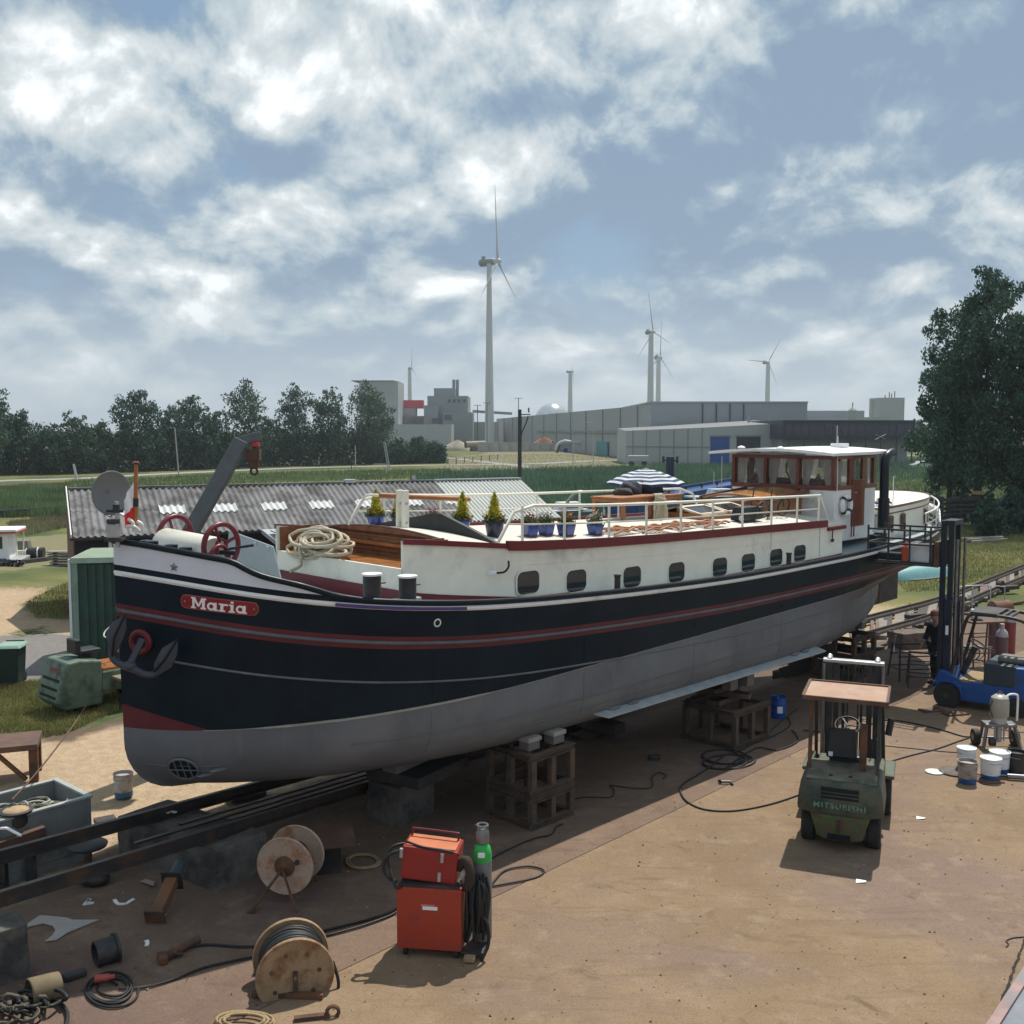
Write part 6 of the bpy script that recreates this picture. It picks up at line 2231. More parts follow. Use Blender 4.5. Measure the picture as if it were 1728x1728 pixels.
def rail(p0, t0, t1, label, name='slipway_rail', grp='slipway rails under the barge'):
 a, b_ = p0 + RD * t0, p0 + RD * t1
 prof = [(-.065, -.16), (.065, -.16), (.065, -.145), (.012, -.125), (.012, -.035), (.035, -.028), (.035, 0), (-.035, 0), (-.035, -.028), (-.012, -.035), (-.012, -.125), (-.065, -.145)]
 m = MB()
 M_, ln = m.frame(a, b_)
 m.prism(prof, 0, ln, M_)
 return tag(m.build(name, M_rail), label, 'rail', grp)

rail(RP2, -9, 25.5, 'near steel slipway rail running under the barge on concrete blocks')
rail(RP1, -9, 25.5, 'far steel slipway rail running under the barge beside the crate')
# flat bars and hoses lying between the rails
for k, (off, t0, t1, h) in enumerate([(-.45, -.8, 6.5, .02), (-.62, 0, 7.5, .03), (-.3, .6, 5.8, .02)]):
 a, b_ = RP2 + RN * off + RD * t0, RP2 + RN * (off - .1) + RD * t1
 o = MB().beam((a.x, a.y, a.z - .12 + h), (b_.x, b_.y, b_.z - .12 + h), .05, .03).build('steel_bar', M_rail)
 tag(o, ['flat steel bar lying between the rails on the near block', 'longest flat bar lying between the rails', 'short flat bar nearest to the near rail'][k], 'bar', 'flat bars between the rails')

def rough_block(name, label, pa, pb, w, z0, z1, mat=None, seed=0, cat='concrete block', grp='concrete blocks carrying the rails'):
 """weathered block from pa to pb (its long axis), w wide"""
 rg_ = random.Random(seed)
 pa, pb = Vector((pa[0], pa[1], 0)), Vector((pb[0], pb[1], 0))
 d = (pb - pa)
 L_ = d.length
 d.normalize()
 nrm = Vector((-d.y, d.x, 0))
 bm_ = bmesh.new()
 bmesh.ops.create_cube(bm_, size=1)
 bmesh.ops.subdivide_edges(bm_, edges=bm_.edges[:], cuts=5, use_grid_fill=True)
 for v in bm_.verts:
  c = v.co.copy()
  e = sum(1 for q in c if abs(abs(q) - .5) < .01)
  k = rg_.uniform(-.02, .02) if e == 1 else rg_.uniform(-.035, .01)
  q = Vector((c.x * (L_ + (k if e > 1 else 0)), c.y * (w + (k if e > 1 else 0)), c.z * (z1 - z0)))
  q += Vector((rg_.uniform(-1, 1), rg_.uniform(-1, 1), rg_.uniform(-.6, .3))) * .012
  v.co = q
 me_ = bpy.data.meshes.new(name)
 bm_.to_mesh(me_)
 bm_.free()
 me_.materials.append(mat or M_conc)
 o = bpy.data.objects.new(name, me_)
 C.objects.link(o)
 o.location = (pa + pb) / 2 + Vector((0, 0, (z0 + z1) / 2))
 o.rotation_euler = (0, 0, math.atan2(d.y, d.x))
 b_ = o.modifiers.new('edge', 'BEVEL')
 b_.width, b_.segments, b_.limit_method, b_.angle_limit = .015, 2, 'ANGLE', R(50)
 return tag(o, label, cat, grp)

b1 = G(389, 1512)          # middle of the near end of the first block
p = RP2 + RD * .25
zt1 = p.z - .165
c1 = Vector((p.x, p.y, 0))
rough_block('concrete_block', 'long dark concrete block under the rails at the left, nearest the rusty post', c1 + RN * .34, c1 - RN * 1.8, .86, -.05, zt1, seed=1)
p = RP2 + RD * 3.2
c2 = Vector((p.x, p.y, 0))
rough_block('concrete_block', 'stained concrete block under the rails below the fore part of the barge', c2 + RN * .78, c2 + RN * .12, .82, -.05, .62, seed=2)
p = RP2 + RD * 9.5
c3 = Vector((p.x, p.y, 0))
rough_block('concrete_block', 'low concrete block under the rails deep in the shade of the barge', c3 + RN * .4, c3 - RN * 1.6, .8, -.1, p.z - .165, seed=3)
p = RP2 + RD * -4.6
rough_block('concrete_post', 'weathered concrete stump at the left edge by the scrap heap', G(-6, 1655) - Vector((.2, .15, 0)), G(-6, 1655) + Vector((.22, .2, 0)), .42, -.05, .62, seed=4, cat='concrete post', grp=None)
# keel blocks between the rails and the flat bottom
for k, (s_, h, lb) in enumerate([(4.6, .34, 'pale timber keel block on the stained concrete block'), (9.5, .5, 'stack of timbers under the keel behind the first steel crib'), (13.5, .7, 'keel timbers under the middle of the barge'), (17.2, .8, 'keel timbers near the stern of the barge')]):
 lp = BM @ Vector((s_ - .6 if k == 0 else s_, .2 if k else -.9, 0))
 base = zg(lp.x, lp.y)
 t = thing('keel_blocks', lb, 'timber stack', (lp.x, lp.y, 1.18), R(45 + (12 if k == 0 else 0)), 'timber blocks under the keel')
 if k == 0:
  MB().boxb(-.55, .75, -.14, .14, -.24, .0).build('timber', pm('timber_grey', (0.16, 0.15, 0.145), .9, bump=.4), t, bevel=.015)
  MB().boxb(-.5, .7, -.5, .5, -.42, -.25).build('timber', M_dark, t, bevel=.01)
 else:
  zz, j = 0.0, 0
  while zz > base - 1.18:
   (MB().boxb(-.6, .6, -.16, .16, zz - .22, zz - .005) if j % 2 else MB().boxb(-.16, .16, -.6, .6, zz - .22, zz - .005)).build('timber', pm('timber_dark', (0.06, 0.05, 0.045), .9), t, bevel=.01)
   zz -= .22
   j += 1

# steel cribs that carry the bilge
def crib(px, py, label, w=1.0, d_=1.0, hts=(.52, .52), rz=R(45), top=1.42, extra=0):
 b = G(px, py)
 c = b + (Matrix.Rotation(rz, 3, 'Z') @ Vector((w / 2, d_ / 2, 0)))
 c.z = zg(c.x, c.y) + .02
 t = thing('steel_crib', label, 'crib', c, rz, 'steel cribs under the barge')
 z = 0
 zt = top - c.z
 for lv, h in enumerate(hts):
  for y in (-d_ / 2, d_ / 2):
   for z_ in (z + .05, z + h - .05):
    m = MB()
    m.boxb(-w / 2 - .06, w / 2 + .06, y - .05, y + .05, z_ - .048, z_ - .036)
    m.boxb(-w / 2 - .06, w / 2 + .06, y - .05, y + .05, z_ + .036, z_ + .048)
    m.boxb(-w / 2 - .06, w / 2 + .06, y - .008, y + .008, z_ - .036, z_ + .036)
    m.build('beam', M_crib, t)
  for x in (-w / 2, w / 2):
   for z_ in (z + .05, z + h - .05):
    m = MB()
    m.boxb(x - .05, x + .05, -d_ / 2 + .052, d_ / 2 - .052, z_ - .046, z_ - .034)
    m.boxb(x - .05, x + .05, -d_ / 2 + .052, d_ / 2 - .052, z_ + .034, z_ + .046)
    m.boxb(x - .008, x + .008, -d_ / 2 + .052, d_ / 2 - .052, z_ - .034, z_ + .034)
    m.build('beam', M_crib, t)
  for x in (-w / 2, 0, w / 2):
   for y in (-d_ / 2, d_ / 2):
    MB().boxb(x - .05, x + .05, y - .048, y + .048, z + .099, z + h - .099).build('post', M_crib, t, bevel=.004)
  for y in (0,):
   for x in (-w / 2, w / 2):
    MB().boxb(x - .045, x + .045, y - .05, y + .05, z + .097, z + h - .097).build('post', M_crib, t)
  z += h + .006
 rg_ = random.Random(int(px))
 for k in range(extra):
  y0 = -d_ / 2 + .1 + .2 * k
  MB().box((rg_.uniform(-.1, .1), rg_.uniform(-.2, .2), z + .05 + .1 * (k // 2)), (w * .95, .18, .085), rz=rg_.uniform(-.3, .3) + (math.pi / 2 if (k // 2) % 2 else 0)).build('packing_timber', M_crib, t, bevel=.006)
 z += .1 * ((extra + 1) // 2)
 for x, y in ((-.24, -.22), (.26, -.26), (.05, .28)):
  MB().boxb(x - .12, x + .12, y - .1, y + .1, z + .002, zt - .02 - .12).build('packing_block', pm('timber_grey', (0.16, 0.15, 0.145), .9, bump=.4), t, bevel=.008)
  MB().boxb(x - .14, x + .14, y - .12, y + .12, zt - .135, zt - .07).build('packing_wedge', pm('timber_pale', (0.30, 0.29, 0.27), .9), t, bevel=.006)
 return t

crib(898, 1403, 'open rusty steel crib under the middle of the hull, nearest to the red welder', .84, .9, (.50, .62), extra=0)
crib(1240, 1268, 'steel crib with crossed timbers on top, beside the coiled hose', 1.1, 1.1, (.72,), extra=5)
crib(1440, 1150, 'steel crib in the shade behind the mast of the green forklift', 1.0, 1.0, (.5, .5), extra=2)

# ------------------------------------------------------------------ the long shed behind the barge
SA = R(90 - 65)       # shed axis, measured from +x
se = D(115, 826, 34.0)
shed = thing('boat_shed', 'long low shed with grey corrugated roof behind the barge', 'shed', (se.x, se.y, 0), SA)
SLEN, SW = 16.2, 3.3
ZR, ZE = se.z, se.z - 1.18
M_corr = pm('fibre_cement_sheet', (0.185, 0.185, 0.192), .9, var=.2, scale=1.2, dirt=(0.09, 0.085, 0.085), damt=.45, dscale=1.0)
M_corrl = pm('light_metal_sheet', (0.40, 0.42, 0.40), .6, var=.1, scale=.6)
M_sky = pm('translucent_sheet', (0.56, 0.57, 0.57), .4, var=.06)

def corr(x0, x1, name, mat, parent, v0=0.0, v1=1.0, dz_=0.0, pitch=.205, amp=.032, front=True, ov=.25):
 n = max(4, int((x1 - x0) / pitch * 8))
 vs, fs = [], []
 W_ = SW + ov
 for i in range(n + 1):
  x = x0 + (x1 - x0) * i / n
  a = amp * math.cos(2 * math.pi * x / pitch)
  for v in (v0, v1):
   y = -W_ * v if front else W_ * v
   vs.append((x, y, ZR - (ZR - ZE) * v * W_ / SW + a + dz_))
 for i in range(n):
  fs.append((2 * i, 2 * i + 1, 2 * i + 3, 2 * i + 2) if front else (2 * i, 2 * i + 2, 2 * i + 3, 2 * i + 1))
 return MB().add(vs, fs).build(name, mat, parent, smooth=60)

XL = 12.9
for k in range(10):
 a, b_ = XL * k / 10, XL * (k + 1) / 10
 corr(a + .0, b_ + .05, 'roof_sheet', M_corr, shed, 0, .5, dz_=.014 + .004 * (k % 2))
 corr(a + .0, b_ + .05, 'roof_sheet', M_corr, shed, .49, 1, dz_=.004 * (k % 2))
corr(XL, SLEN + .4, 'light_roof', M_corrl, shed, 0, 1, pitch=.16, amp=.028, dz_=.015)
corr(0, SLEN, 'rear_roof', M_corr, shed, 0, 1, front=False)
for k in range(8):
 a = 1.0 + k * 1.66
 corr(a, a + .82, 'roof_light', M_sky, shed, .44, .60, dz_=.035)
MB().beam((0, 0, ZR + .04), (XL, 0, ZR + .04), .22, .05).build('ridge_cap', M_corr, shed)
MB().beam((XL + .05, 0, ZR + .05), (SLEN + .4, 0, ZR + .05), .22, .05).build('ridge_cap', M_corrl, shed)
MB().beam((-.06, .05, ZR + .02), (-.06, -SW - .25, ZE - .09), .03, .20).build('verge_board', M_white, shed)
M_tim = pm('shed_dark_boards', (0.022, 0.024, 0.03), .8, var=.3)
MB().boxb(0.05, SLEN, -SW + .1, -SW + .2, -1.3, ZE - .02).build('front_wall', M_tim, shed)
for k in range(42):
 MB().boxb(.06 + k * .41, .06 + k * .41 + .395, -SW + .06, -SW + .098, -1.2, ZE - .05).build('wall_plank', M_tim, shed)
MB().boxb(0.05, SLEN, SW - .2, SW - .1, -1.3, ZE).build('rear_wall', M_tim, shed)
for x in (.05, SLEN - .1):
 gm = MB()
 gm.add([(x, -SW + .1, -1.3), (x, SW - .1, -1.3), (x, SW - .1, ZE), (x, 0, ZR - .06), (x, -SW + .1, ZE)], [(0, 1, 2, 3, 4)])
 gm.build('gable_wall', pm('gable_brick', (0.14, 0.075, 0.06), .9, var=.3, scale=8), shed, solid=.1)
MB().boxb(1.0, 1.1, -SW - .02, -SW + .06, -1.2, ZE - .05).build('door_post', M_white, shed)
MB().beam((-.1, -SW - .26, ZE - .14), (SLEN, -SW - .26, ZE - .14), .09, .08).build('gutter', M_dark, shed)
MB().cyl((12.1, .0, ZR), (12.1, 0, ZR + .22), .07).build('roof_vent', M_galv, shed)
MB().boxb(9.4, 9.8, -.15, .15, ZR + .02, ZR + .14).build('ridge_hood', M_turb, shed)
# flat lean-to in front of it
mb = MB()
lt = [Vector((5.6, -SW - .30, 2.68)), Vector((19.4, -SW - .30, 2.60)), Vector((20.2, -SW - 3.0, 2.42)), Vector((5.6, -SW - 2.6, 2.52))]
mb.add(lt + [p - Vector((0, 0, .14)) for p in lt], [(0, 3, 2, 1), (4, 5, 6, 7)] + [(i, (i + 1) % 4, 4 + (i + 1) % 4, 4 + i) for i in range(4)])
mb.build('lean_to_roof', pm('pale_roofing', (0.36, 0.38, 0.41), .8, var=.12), shed)
for x in (5.8, 10, 15, 19.4):
 MB().beam((x, -SW - 2.25, -1.3), (x, -SW - 2.25, 2.30), .12, .12).build('lean_to_post', M_tim, shed)
for k in range(3):
 a = 5.7 + k * .42
 MB().boxb(a, a + .34, -SW - 2.2, -SW - 1.2, 2.70, 2.74).build('glass_frame', M_galv, shed)

# ------------------------------------------------------------------ green container left of the bow
gc = G(128, 1118)
t = thing('green_container', 'dark green steel container standing left of the bow', 'container', (gc.x, gc.y, 0), R(10))
HC = D(128, 945, gc.y).z
M_gc = pm('container_green', (0.030, 0.075, 0.060), .55, var=.2, dirt=(0.05, 0.06, 0.05), damt=.3)
MB().boxb(0, 3.2, 0, 2.2, 0.02, HC - .02).build('body', M_gc, t)
for k in range(15):
 MB().boxb(.25 + k * .195, .25 + k * .195 + .10, -.035, 0.0, .1, HC - .12).build('rib', M_gc, t)
MB().boxb(-.03, .12, -.05, .12, 0, HC).build('corner_post', pm('post_pale_green', (0.22, 0.30, 0.25), .5), t)
MB().boxb(-.04, 3.25, -.06, 2.26, HC - .02, HC + .05).build('roof', pm('roof_pale_green', (0.20, 0.26, 0.19), .7, var=.12), t, bevel=.01)
MB().boxb(-.05, 3.26, -.075, -.062, HC - .08, HC + .055).build('roof_trim', pm('trim_pale_green', (0.32, 0.42, 0.36), .5), t)
MB().boxb(-.10, -.04, -.06, 2.2, .02, HC + .02).build('side_trim', M_white, t)

# crane arm behind the bow
t = thing('jib_crane', 'dark grey box-beam crane arm leaning up over the shed roof', 'crane', D(310, 905, 18.0) * 1.0)
t.location.z = zg(t.location.x, t.location.y)
base = t.location.copy()
foot = D(312, 905, 18.0) - base
elb = D(408, 744, 18.6) - base
tip = D(441, 735, 18.7) - base
M_arm = pm('crane_grey', (0.10, 0.11, 0.115), .5, var=.2)
MB().boxb(-.18, .18, -.18, .18, 0, foot.z + .1).build('column', M_arm, t, bevel=.02)
MB().beam(foot - Vector((0, 0, .1)), elb, .26, .24, up=(0, 1, 0)).build('arm', M_arm, t, bevel=.02)
MB().beam(elb - (tip - elb) * .15, tip, .17, .12, up=(0, 1, 0)).build('jib_head', M_arm, t, bevel=.015)
m = MB()
hk = D(428, 760, 18.65) - base
m.box(hk + Vector((0, 0, -.08)), (.24, .16, .2))
m.box(hk + Vector((.0, 0, -.25)), (.17, .12, .14))
m.torus(hk + Vector((0, 0, -.38)), .06, .022, (0, 1, 0), 14, 6)
m.build('hook_block', pm('hook_brown', (0.085, 0.05, 0.04), .8, dirt=(.12, .06, .04), damt=.4), t, smooth=30)
MB().cyl(hk + Vector((0, 0, -.02)), tip + Vector((-.1, 0, -.05)), .02).build('chain', M_dark, t)
MB().box(D(432, 750, 18.6) - base, (.12, .14, .07)).build('red_latch', pm('latch_red', (0.5, 0.03, 0.03), .5), t, bevel=.01)

# ------------------------------------------------------------------ far-left bits
b = G(8, 946)
t = thing('cabin_cruiser', 'small white boat cabin with a red roof edge at the left edge', 'boat', b, R(12))
MB().boxb(-2.2, .35, -.5, 1.1, .1, 1.45).build('cabin', M_white, t, bevel=.05)
MB().boxb(-2.4, .75, -.7, 1.3, 1.47, 1.62).build('roof', M_white, t, bevel=.05)
MB().boxb(-2.42, .77, -.72, 1.32, 1.42, 1.50).build('roof_edge', pm('edge_red', (.45, .05, .05), .5), t, bevel=.02)
MB().boxb(-.7, .05, -.52, -.49, .65, 1.25).build('window', M_pane, t)
MB().boxb(-1.7, -.9, -.52, -.49, .65, 1.25).build('window', M_pane, t)
for y in (-.6, 1.2):
 MB().beam((.6, y, .4), (.65, y, 1.45), .05, .05).build('roof_post', M_white, t)
MB().boxb(-2.5, .9, -.7, 1.3, -.2, .12).build('hull', M_galv, t, bevel=.05)
b = G(38, 940)
t = thing('pale_bin', 'pale box standing on the grass right of the white boat cabin', 'box', b, R(8))
MB().boxb(-.3, .3, -.3, .3, 0, .38).build('body', M_cream, t, bevel=.02)
MB().boxb(-.33, .33, .0, .6, .38, .85, taper=(.8, .8)).build('hood', pm('khaki', (.16, .16, .12), .8), t, bevel=.03)
b = G(61, 943)
t = thing('tarped_drum', 'dark wrapped drum lying beside the pale box', 'drum', b, R(10))
MB().cyl((-.4, 0, .3), (.4, 0, .3), .3, n=18).build('drum', M_dark, t, smooth=40)
MB().cyl((-.46, 0, .3), (-.41, 0, .3), .26, n=18).build('end_ring', M_white, t, smooth=40)
MB().cyl((.1, 0, .3), (.16, 0, .3), .31, n=18).build('strap', M_white, t, smooth=40)
b = G(108, 955)
t = thing('plank_stack', 'stack of weathered planks left of the green container', 'plank stack', b, R(4))
for k in range(6):
 MB().box((random.uniform(-.1, .1), random.uniform(-.05, .05), .06 + k * .13), (1.3, .5, .06), rz=random.uniform(-.06, .06)).build('plank', pm('plank_grey', (.28, .25, .22), .9, var=.3), t)
 if k < 5:
  for x in (-.4, .4):
   MB().box((x, 0, .125 + k * .13), (.08, .45, .065)).build('batten', M_brown, t)
for k, (px, py, lb) in enumerate([(5, 955, 'low heap of dark scrap in the grass below the white boat cabin')]):
 o = leaf_cloud([((0, 0, .15), .5, 1), ((.6, .1, .1), .4, 1)], 260, .09, 3, flat=.4)
 me_ = bpy.data.meshes.new('scrap_heap')
 me_.from_pydata(o[0].tolist(), [], o[1].tolist())
 me_.materials.append(M_dark)
 ob = bpy.data.objects.new('scrap_heap', me_)
 C.objects.link(ob)
 ob.location = G(px, py)
 tag(ob, lb, 'scrap heap')
b = G(20, 1152)
t = thing('wheelie_bin', 'dark green wheelie bin at the left edge by the asphalt', 'wheelie bin', b, R(6))
MB().boxb(-.22, .22, -.25, .25, .02, .85, taper=(1.18, 1.15)).build('body', pm('bin_green', (.012, .028, .024), .5), t, bevel=.03)
MB().boxb(-.29, .33, -.33, .33, .86, .93, taper=(.85, .8)).build('lid', pm('bin_lid_green', (.22, .34, .28), .5), t, bevel=.02)
MB().cyl((-.2, .3, .93), (.2, .3, .93), .02).build('handle', M_plastic, t)
for x in (-.2, .2):
 MB().cyl((x - .03, .24, .1), (x + .03, .24, .1), .1, n=14).build('wheel', M_rubber, t, smooth=40)

# blue-green upturned dinghy and timber stack by the big trees
b = G(1550, 975)
t = thing('upturned_dinghy', 'pale turquoise dinghy lying upside down on the grass behind the stern', 'dinghy', b, R(28))
dm_ = MB()
dm_.grid(lambda u, v: (-2.1 + 4.2 * u, (2 * v - 1) * .62 * (1 - abs(2 * u - .9) ** 3 * .7), .02 + .55 * (1 - abs(2 * v - 1) ** 2.5) * (1 - .35 * abs(2 * u - 1) ** 2)), 16, 12)
dm_.build('hull', pm('turquoise_paint', (.17, .36, .38), .5, var=.1), t, smooth=50)
MB().tube(catmull([(-2.1, -.2, .05), (-1.0, -.58, .05), (.3, -.62, .05), (1.5, -.5, .05), (2.1, -.2, .05)], 5), .035, 6).build('gunwale', M_lgrey, t)
t = thing('timber_stack', 'long stack of dark timber planks under the trees behind the stern', 'timber stack', G(1618, 892), R(8))
rg = random.Random(3)
for lv in range(5):
 for k in range(3):
  MB().box((rg.uniform(-.25, .25), .4 * k, .75 + lv * .33), (4.2, .36, .14), rz=rg.uniform(-.03, .03)).build('plank', pm('plank_dark', (.05, .047, .047), .9, var=.4), t)
 for x in (-1.4, 0, 1.4):
  MB().boxb(x - .08, x + .08, -.15, .95, .83 + lv * .33, 1.0 + lv * .33).build('spacer', M_dark, t)
for x in (-1.6, 1.6):
 for y in (0, .8):
  MB().boxb(x - .1, x + .1, y - .1, y + .1, 0, .7).build('trestle_leg', M_dark, t)
MB().box((1.6, .3, 2.55), (.7, .5, .25)).build('crate', M_tan, t, bevel=.02)
for k, (px, py, w_, lb) in enumerate([(1668, 915, 3.4, 'long weathered beams lying under the shrubs at the right'), ]):
 t = thing('beam_pile', lb, 'beam pile', G(px, py), R(24))
 for j in range(5):
  MB().box((rg.uniform(-.3, .3), .22 * j, .1 + .1 * (j % 2)), (w_, .14, .14), rz=rg.uniform(-.08, .08)).build('beam', pm('plank_grey', (.28, .25, .22), .9, var=.3), t)
# boats lying in the basin behind the barge
for px, py, Y, ln, lb, colr in [(960, 862, 62, 4.5, 'white and turquoise motor boat behind the far guard rail', (.55, .57, .57)), (1215, 838, 70, 5, 'pale boat with a blue cover left of the wheelhouse', (.4, .5, .6))]:
 t = thing('moored_boat', lb, 'boat', D(px, py, Y), R(20), 'boats moored behind the barge')
 z0_ = t.location.z
 m = MB()
 m.grid(lambda u, v: (-ln / 2 + ln * u, (2 * v - 1) * .8 * (1 - max(0, 2 * u - 1) ** 2 * .95), -.9 * (1 - abs(2 * v - 1) ** 3) + .25 * u * u), 14, 10)
 m.build('hull', pm('hull_teal', (.05, .13, .16), .4), t, smooth=50)
 MB().boxb(-ln / 2 + .1, ln * .3, -.72, .72, -.05, .08).build('deck', pm('boat_pale%d' % px, colr, .4), t, bevel=.03)
 MB().boxb(-.9, .8, -.5, .5, .05, .55, taper=(.8, .85)).build('cabin', pm('boat_pale%d' % px, colr, .4), t, bevel=.05)
 for s_ in (-1, 1):
  MB().boxb(-.6, .5, s_ * .47 - .01, s_ * .47 + .01, .2, .4).build('window', M_pane, t)
MB_ = MB().tube(catmull([(0, 0, -1.2), (0, 0, 1.9), (.15, 0, 2.5), (.55, 0, 2.95), (.85, 0, 3.0)], 5), .075, 8)
o = MB_.build('davit', M_galv, smooth=60)
o.location = D(952, 840, 48) - Vector((0, 0, 0))
o.location.z = -.0
tag(o, 'pale curved davit pipe standing behind the guard rail', 'davit')
# ------------------------------------------------------------------ forklifts
def wheel(mbn, t, x, y, r, w, name='wheel', hub=M_green):
 o = MB().lathe_pq((x, y - w / 2, r), (x, y + w / 2, r), [(r * .55, 0), (r * .92, 0), (r, w * .15), (r, w * .85), (r * .92, w), (r * .55, w)], 26).build(name, M_rubber, t, smooth=35)
 MB().lathe_pq((x, y - w / 2 - .004, r), (x, y + w / 2 + .004, r), [(r * .2, 0), (r * .56, .02), (r * .56, w - .012), (r * .2, w + .008)], 20).build('rim', hub, o, smooth=35)
 return o

def place(t, local, world):
 """move thing t so that its local ground point lands on world"""
 off = Matrix.Rotation(t.rotation_euler.z, 3, 'Z') @ Vector(local)
 t.location = Vector(world) - off
 return t

GL, GR = G(1361, 1413), G(1478, 1436)
gf = thing('forklift', 'worn green forklift with a rusty roof plate, seen from behind', 'forklift', (0, 0, 0), R(90 - 22), 'forklifts in the yard')
mid = (GL + GR) / 2
place(gf, (-.05, 0, 0), mid)
wheel(0, gf, 0, .44, .26, .19)
wheel(0, gf, 0, -.44, .26, .19)
wheel(0, gf, 1.42, .50, .33, .25)
wheel(0, gf, 1.42, -.50, .33, .25)
M_cwg = pm('counterweight_green', (0.034, 0.056, 0.045), .5, var=.3, scale=3, dirt=(0.10, 0.09, 0.06), damt=.6, dscale=3)
M_cwl = pm('scuffed_green', (0.06, 0.12, 0.035), .6, var=.5, scale=6, dirt=(0.10, 0.075, 0.055), damt=.75, dscale=5)
cw = MB()
secs = []
for z, hw_, x0 in ((.55, .575, -.47), (.62, .58, -.50), (.80, .565, -.50), (.96, .54, -.47), (1.02, .51, -.42)):
 pts = []
 for k in range(9):
  a = -1 + 2 * k / 8
  pts.append((x0 + .13 * abs(a) ** 3.2, -hw_ * a, z))
 pts += [(.45, hw_ * -1, z), (.45, hw_, z)][0:1] + [(.45, hw_, z)]
 secs.append(pts)
n = len(secs[0])
for k, s_ in enumerate(secs):
 cw.v += s_
for k in range(len(secs) - 1):
 for i in range(n):
  cw.f.append((k * n + i, k * n + (i + 1) % n, (k + 1) * n + (i + 1) % n, (k + 1) * n + i))
  cw.m.append(0)
cw.f += [tuple(range(n - 1, -1, -1)), tuple(range((len(secs) - 1) * n, len(secs) * n))]
cw.m += [0, 0]
cwo = cw.build('counterweight', M_cwg, gf, smooth=35, bevel=.02)
lw = MB()
secs = []
for z, hw_, x0 in ((.15, .28, -.36), (.20, .31, -.44), (.40, .36, -.47), (.555, .41, -.48)):
 secs.append([(x0 + .10 * abs(-1 + 2 * k / 6) ** 3, hw_ * (1 - 2 * k / 6), z) for k in range(7)] + [(.3, -hw_, z), (.3, hw_, z)])
n = 9
for s_ in secs:
 lw.v += s_
for k in range(3):
 for i in range(n):
  lw.f.append((k * n + i, k * n + (i + 1) % n, (k + 1) * n + (i + 1) % n, (k + 1) * n + i))
lw.f += [tuple(range(n - 1, -1, -1)), tuple(range(3 * n, 4 * n))]
lw.m = [0] * len(lw.f)
lw.build('lower_counterweight', M_cwl, gf, smooth=35, bevel=.015)
MB().boxb(-.506, -.44, -.25, .25, .80, .95).build('air_slot', M_trim, cwo)
for k in range(2):
 MB().boxb(-.512, -.46, -.25, .25, .838 + k * .05, .85 + k * .05).build('slot_bar', M_cwg, cwo)
MB().boxb(-.485, -.40, -.15, .15, .22, .29).build('tow_slot', M_trim, gf)
MB().boxb(-.50, -.44, -.045, .045, .36, .50).build('tow_pin_box', M_rusty, gf, bevel=.01)
MB().cyl((-.49, 0, .33), (-.49, 0, .50), .018).build('tow_pin', M_dark, gf)
def flat_text(name, cu):
 """flat raised lettering turned into a plain mesh"""
 tmp = bpy.data.objects.new(name, cu)
 C.objects.link(tmp)
 me_ = bpy.data.meshes.new_from_object(tmp.evaluated_get(bpy.context.evaluated_depsgraph_get()))
 bpy.data.objects.remove(tmp)
 o_ = bpy.data.objects.new(name, me_)
 C.objects.link(o_)
 return o_

fc = bpy.data.curves.new('lettering', 'FONT')
fc.body = 'MITSUBISHI'
fc.size = .105
fc.extrude = .003
fc.offset = .0035
fc.align_x, fc.align_y = 'CENTER', 'CENTER'
fc.space_character = 1.22
fc.materials.append(pm('faded_letter_green', (0.15, 0.30, 0.22), .6, var=.3, scale=20, dirt=(0.05, 0.085, 0.065), damt=.5, dscale=20))
fo = flat_text('lettering', fc)
fo.parent = cwo
fo.location = (-.508, 0, .70)
fo.rotation_euler = (R(90), 0, R(-90))
fo.scale = (1.1, 1, 1)
# deck, seat, posts, roof plate
MB().boxb(-.38, .5, -.48, .48, 1.01, 1.05, taper=(.96, .96)).build('hood', pm('hood_dusty', (0.15, 0.14, 0.105), .7, var=.25, scale=4, dirt=(.05, .06, .05), damt=.5), gf, bevel=.02)
MB().boxb(.45, 1.75, -.52, .52, .38, .72).build('floor_frame', M_green, gf, bevel=.02)
MB().boxb(.4, .95, -.4, .4, .70, 1.0).build('engine_cover', M_green, gf, bevel=.03)
for s_ in (-1, 1):
 MB().boxb(1.05, 1.85, s_ * .55 - .12, s_ * .55 + .12, .66, .72).build('mudguard', M_green, gf, bevel=.02)
 MB().boxb(.42, 1.0, s_ * .5 - .04, s_ * .5 + .04, .36, 1.0).build('side_panel', M_green, gf, bevel=.02)
for x, y in ((-.24, .14), (-.22, -.12)):
 MB().cyl((x, y, 1.045), (x, y, 1.056), .03, n=12).build('lifting_eye', M_trim, gf)
st_ = MB()
st_.boxb(.45, .90, -.23, .23, 1.02, 1.14)
st_.build('seat', M_plastic, gf, bevel=.04)
bk = MB()
bk.boxb(-.22, .22, -.035, .045, 0, .44, taper=(.86, .8), M=Matrix.Translation((.43, .05, 1.10)) @ Matrix.Rotation(R(90), 4, 'Z') @ Matrix.Rotation(R(8), 4, 'X'))
bk.build('backrest', M_plastic, gf, bevel=.035)
MB().boxb(.36, .385, .17, .23, 1.14, 1.2).build('seat_tag', M_white, gf)
MB().beam((1.25, .02, .72), (1.12, .02, 1.38), .06, .06).build('steering_column', M_dark, gf, bevel=.01)
sw = MB()
sw.torus((1.08, .02, 1.42), .18, .016, (-.5, 0, .86), 28, 8)
Ms, _ = sw.frame((1.08, .02, 1.42), Vector((1.08, .02, 1.42)) + Vector((-.5, 0, .86)))
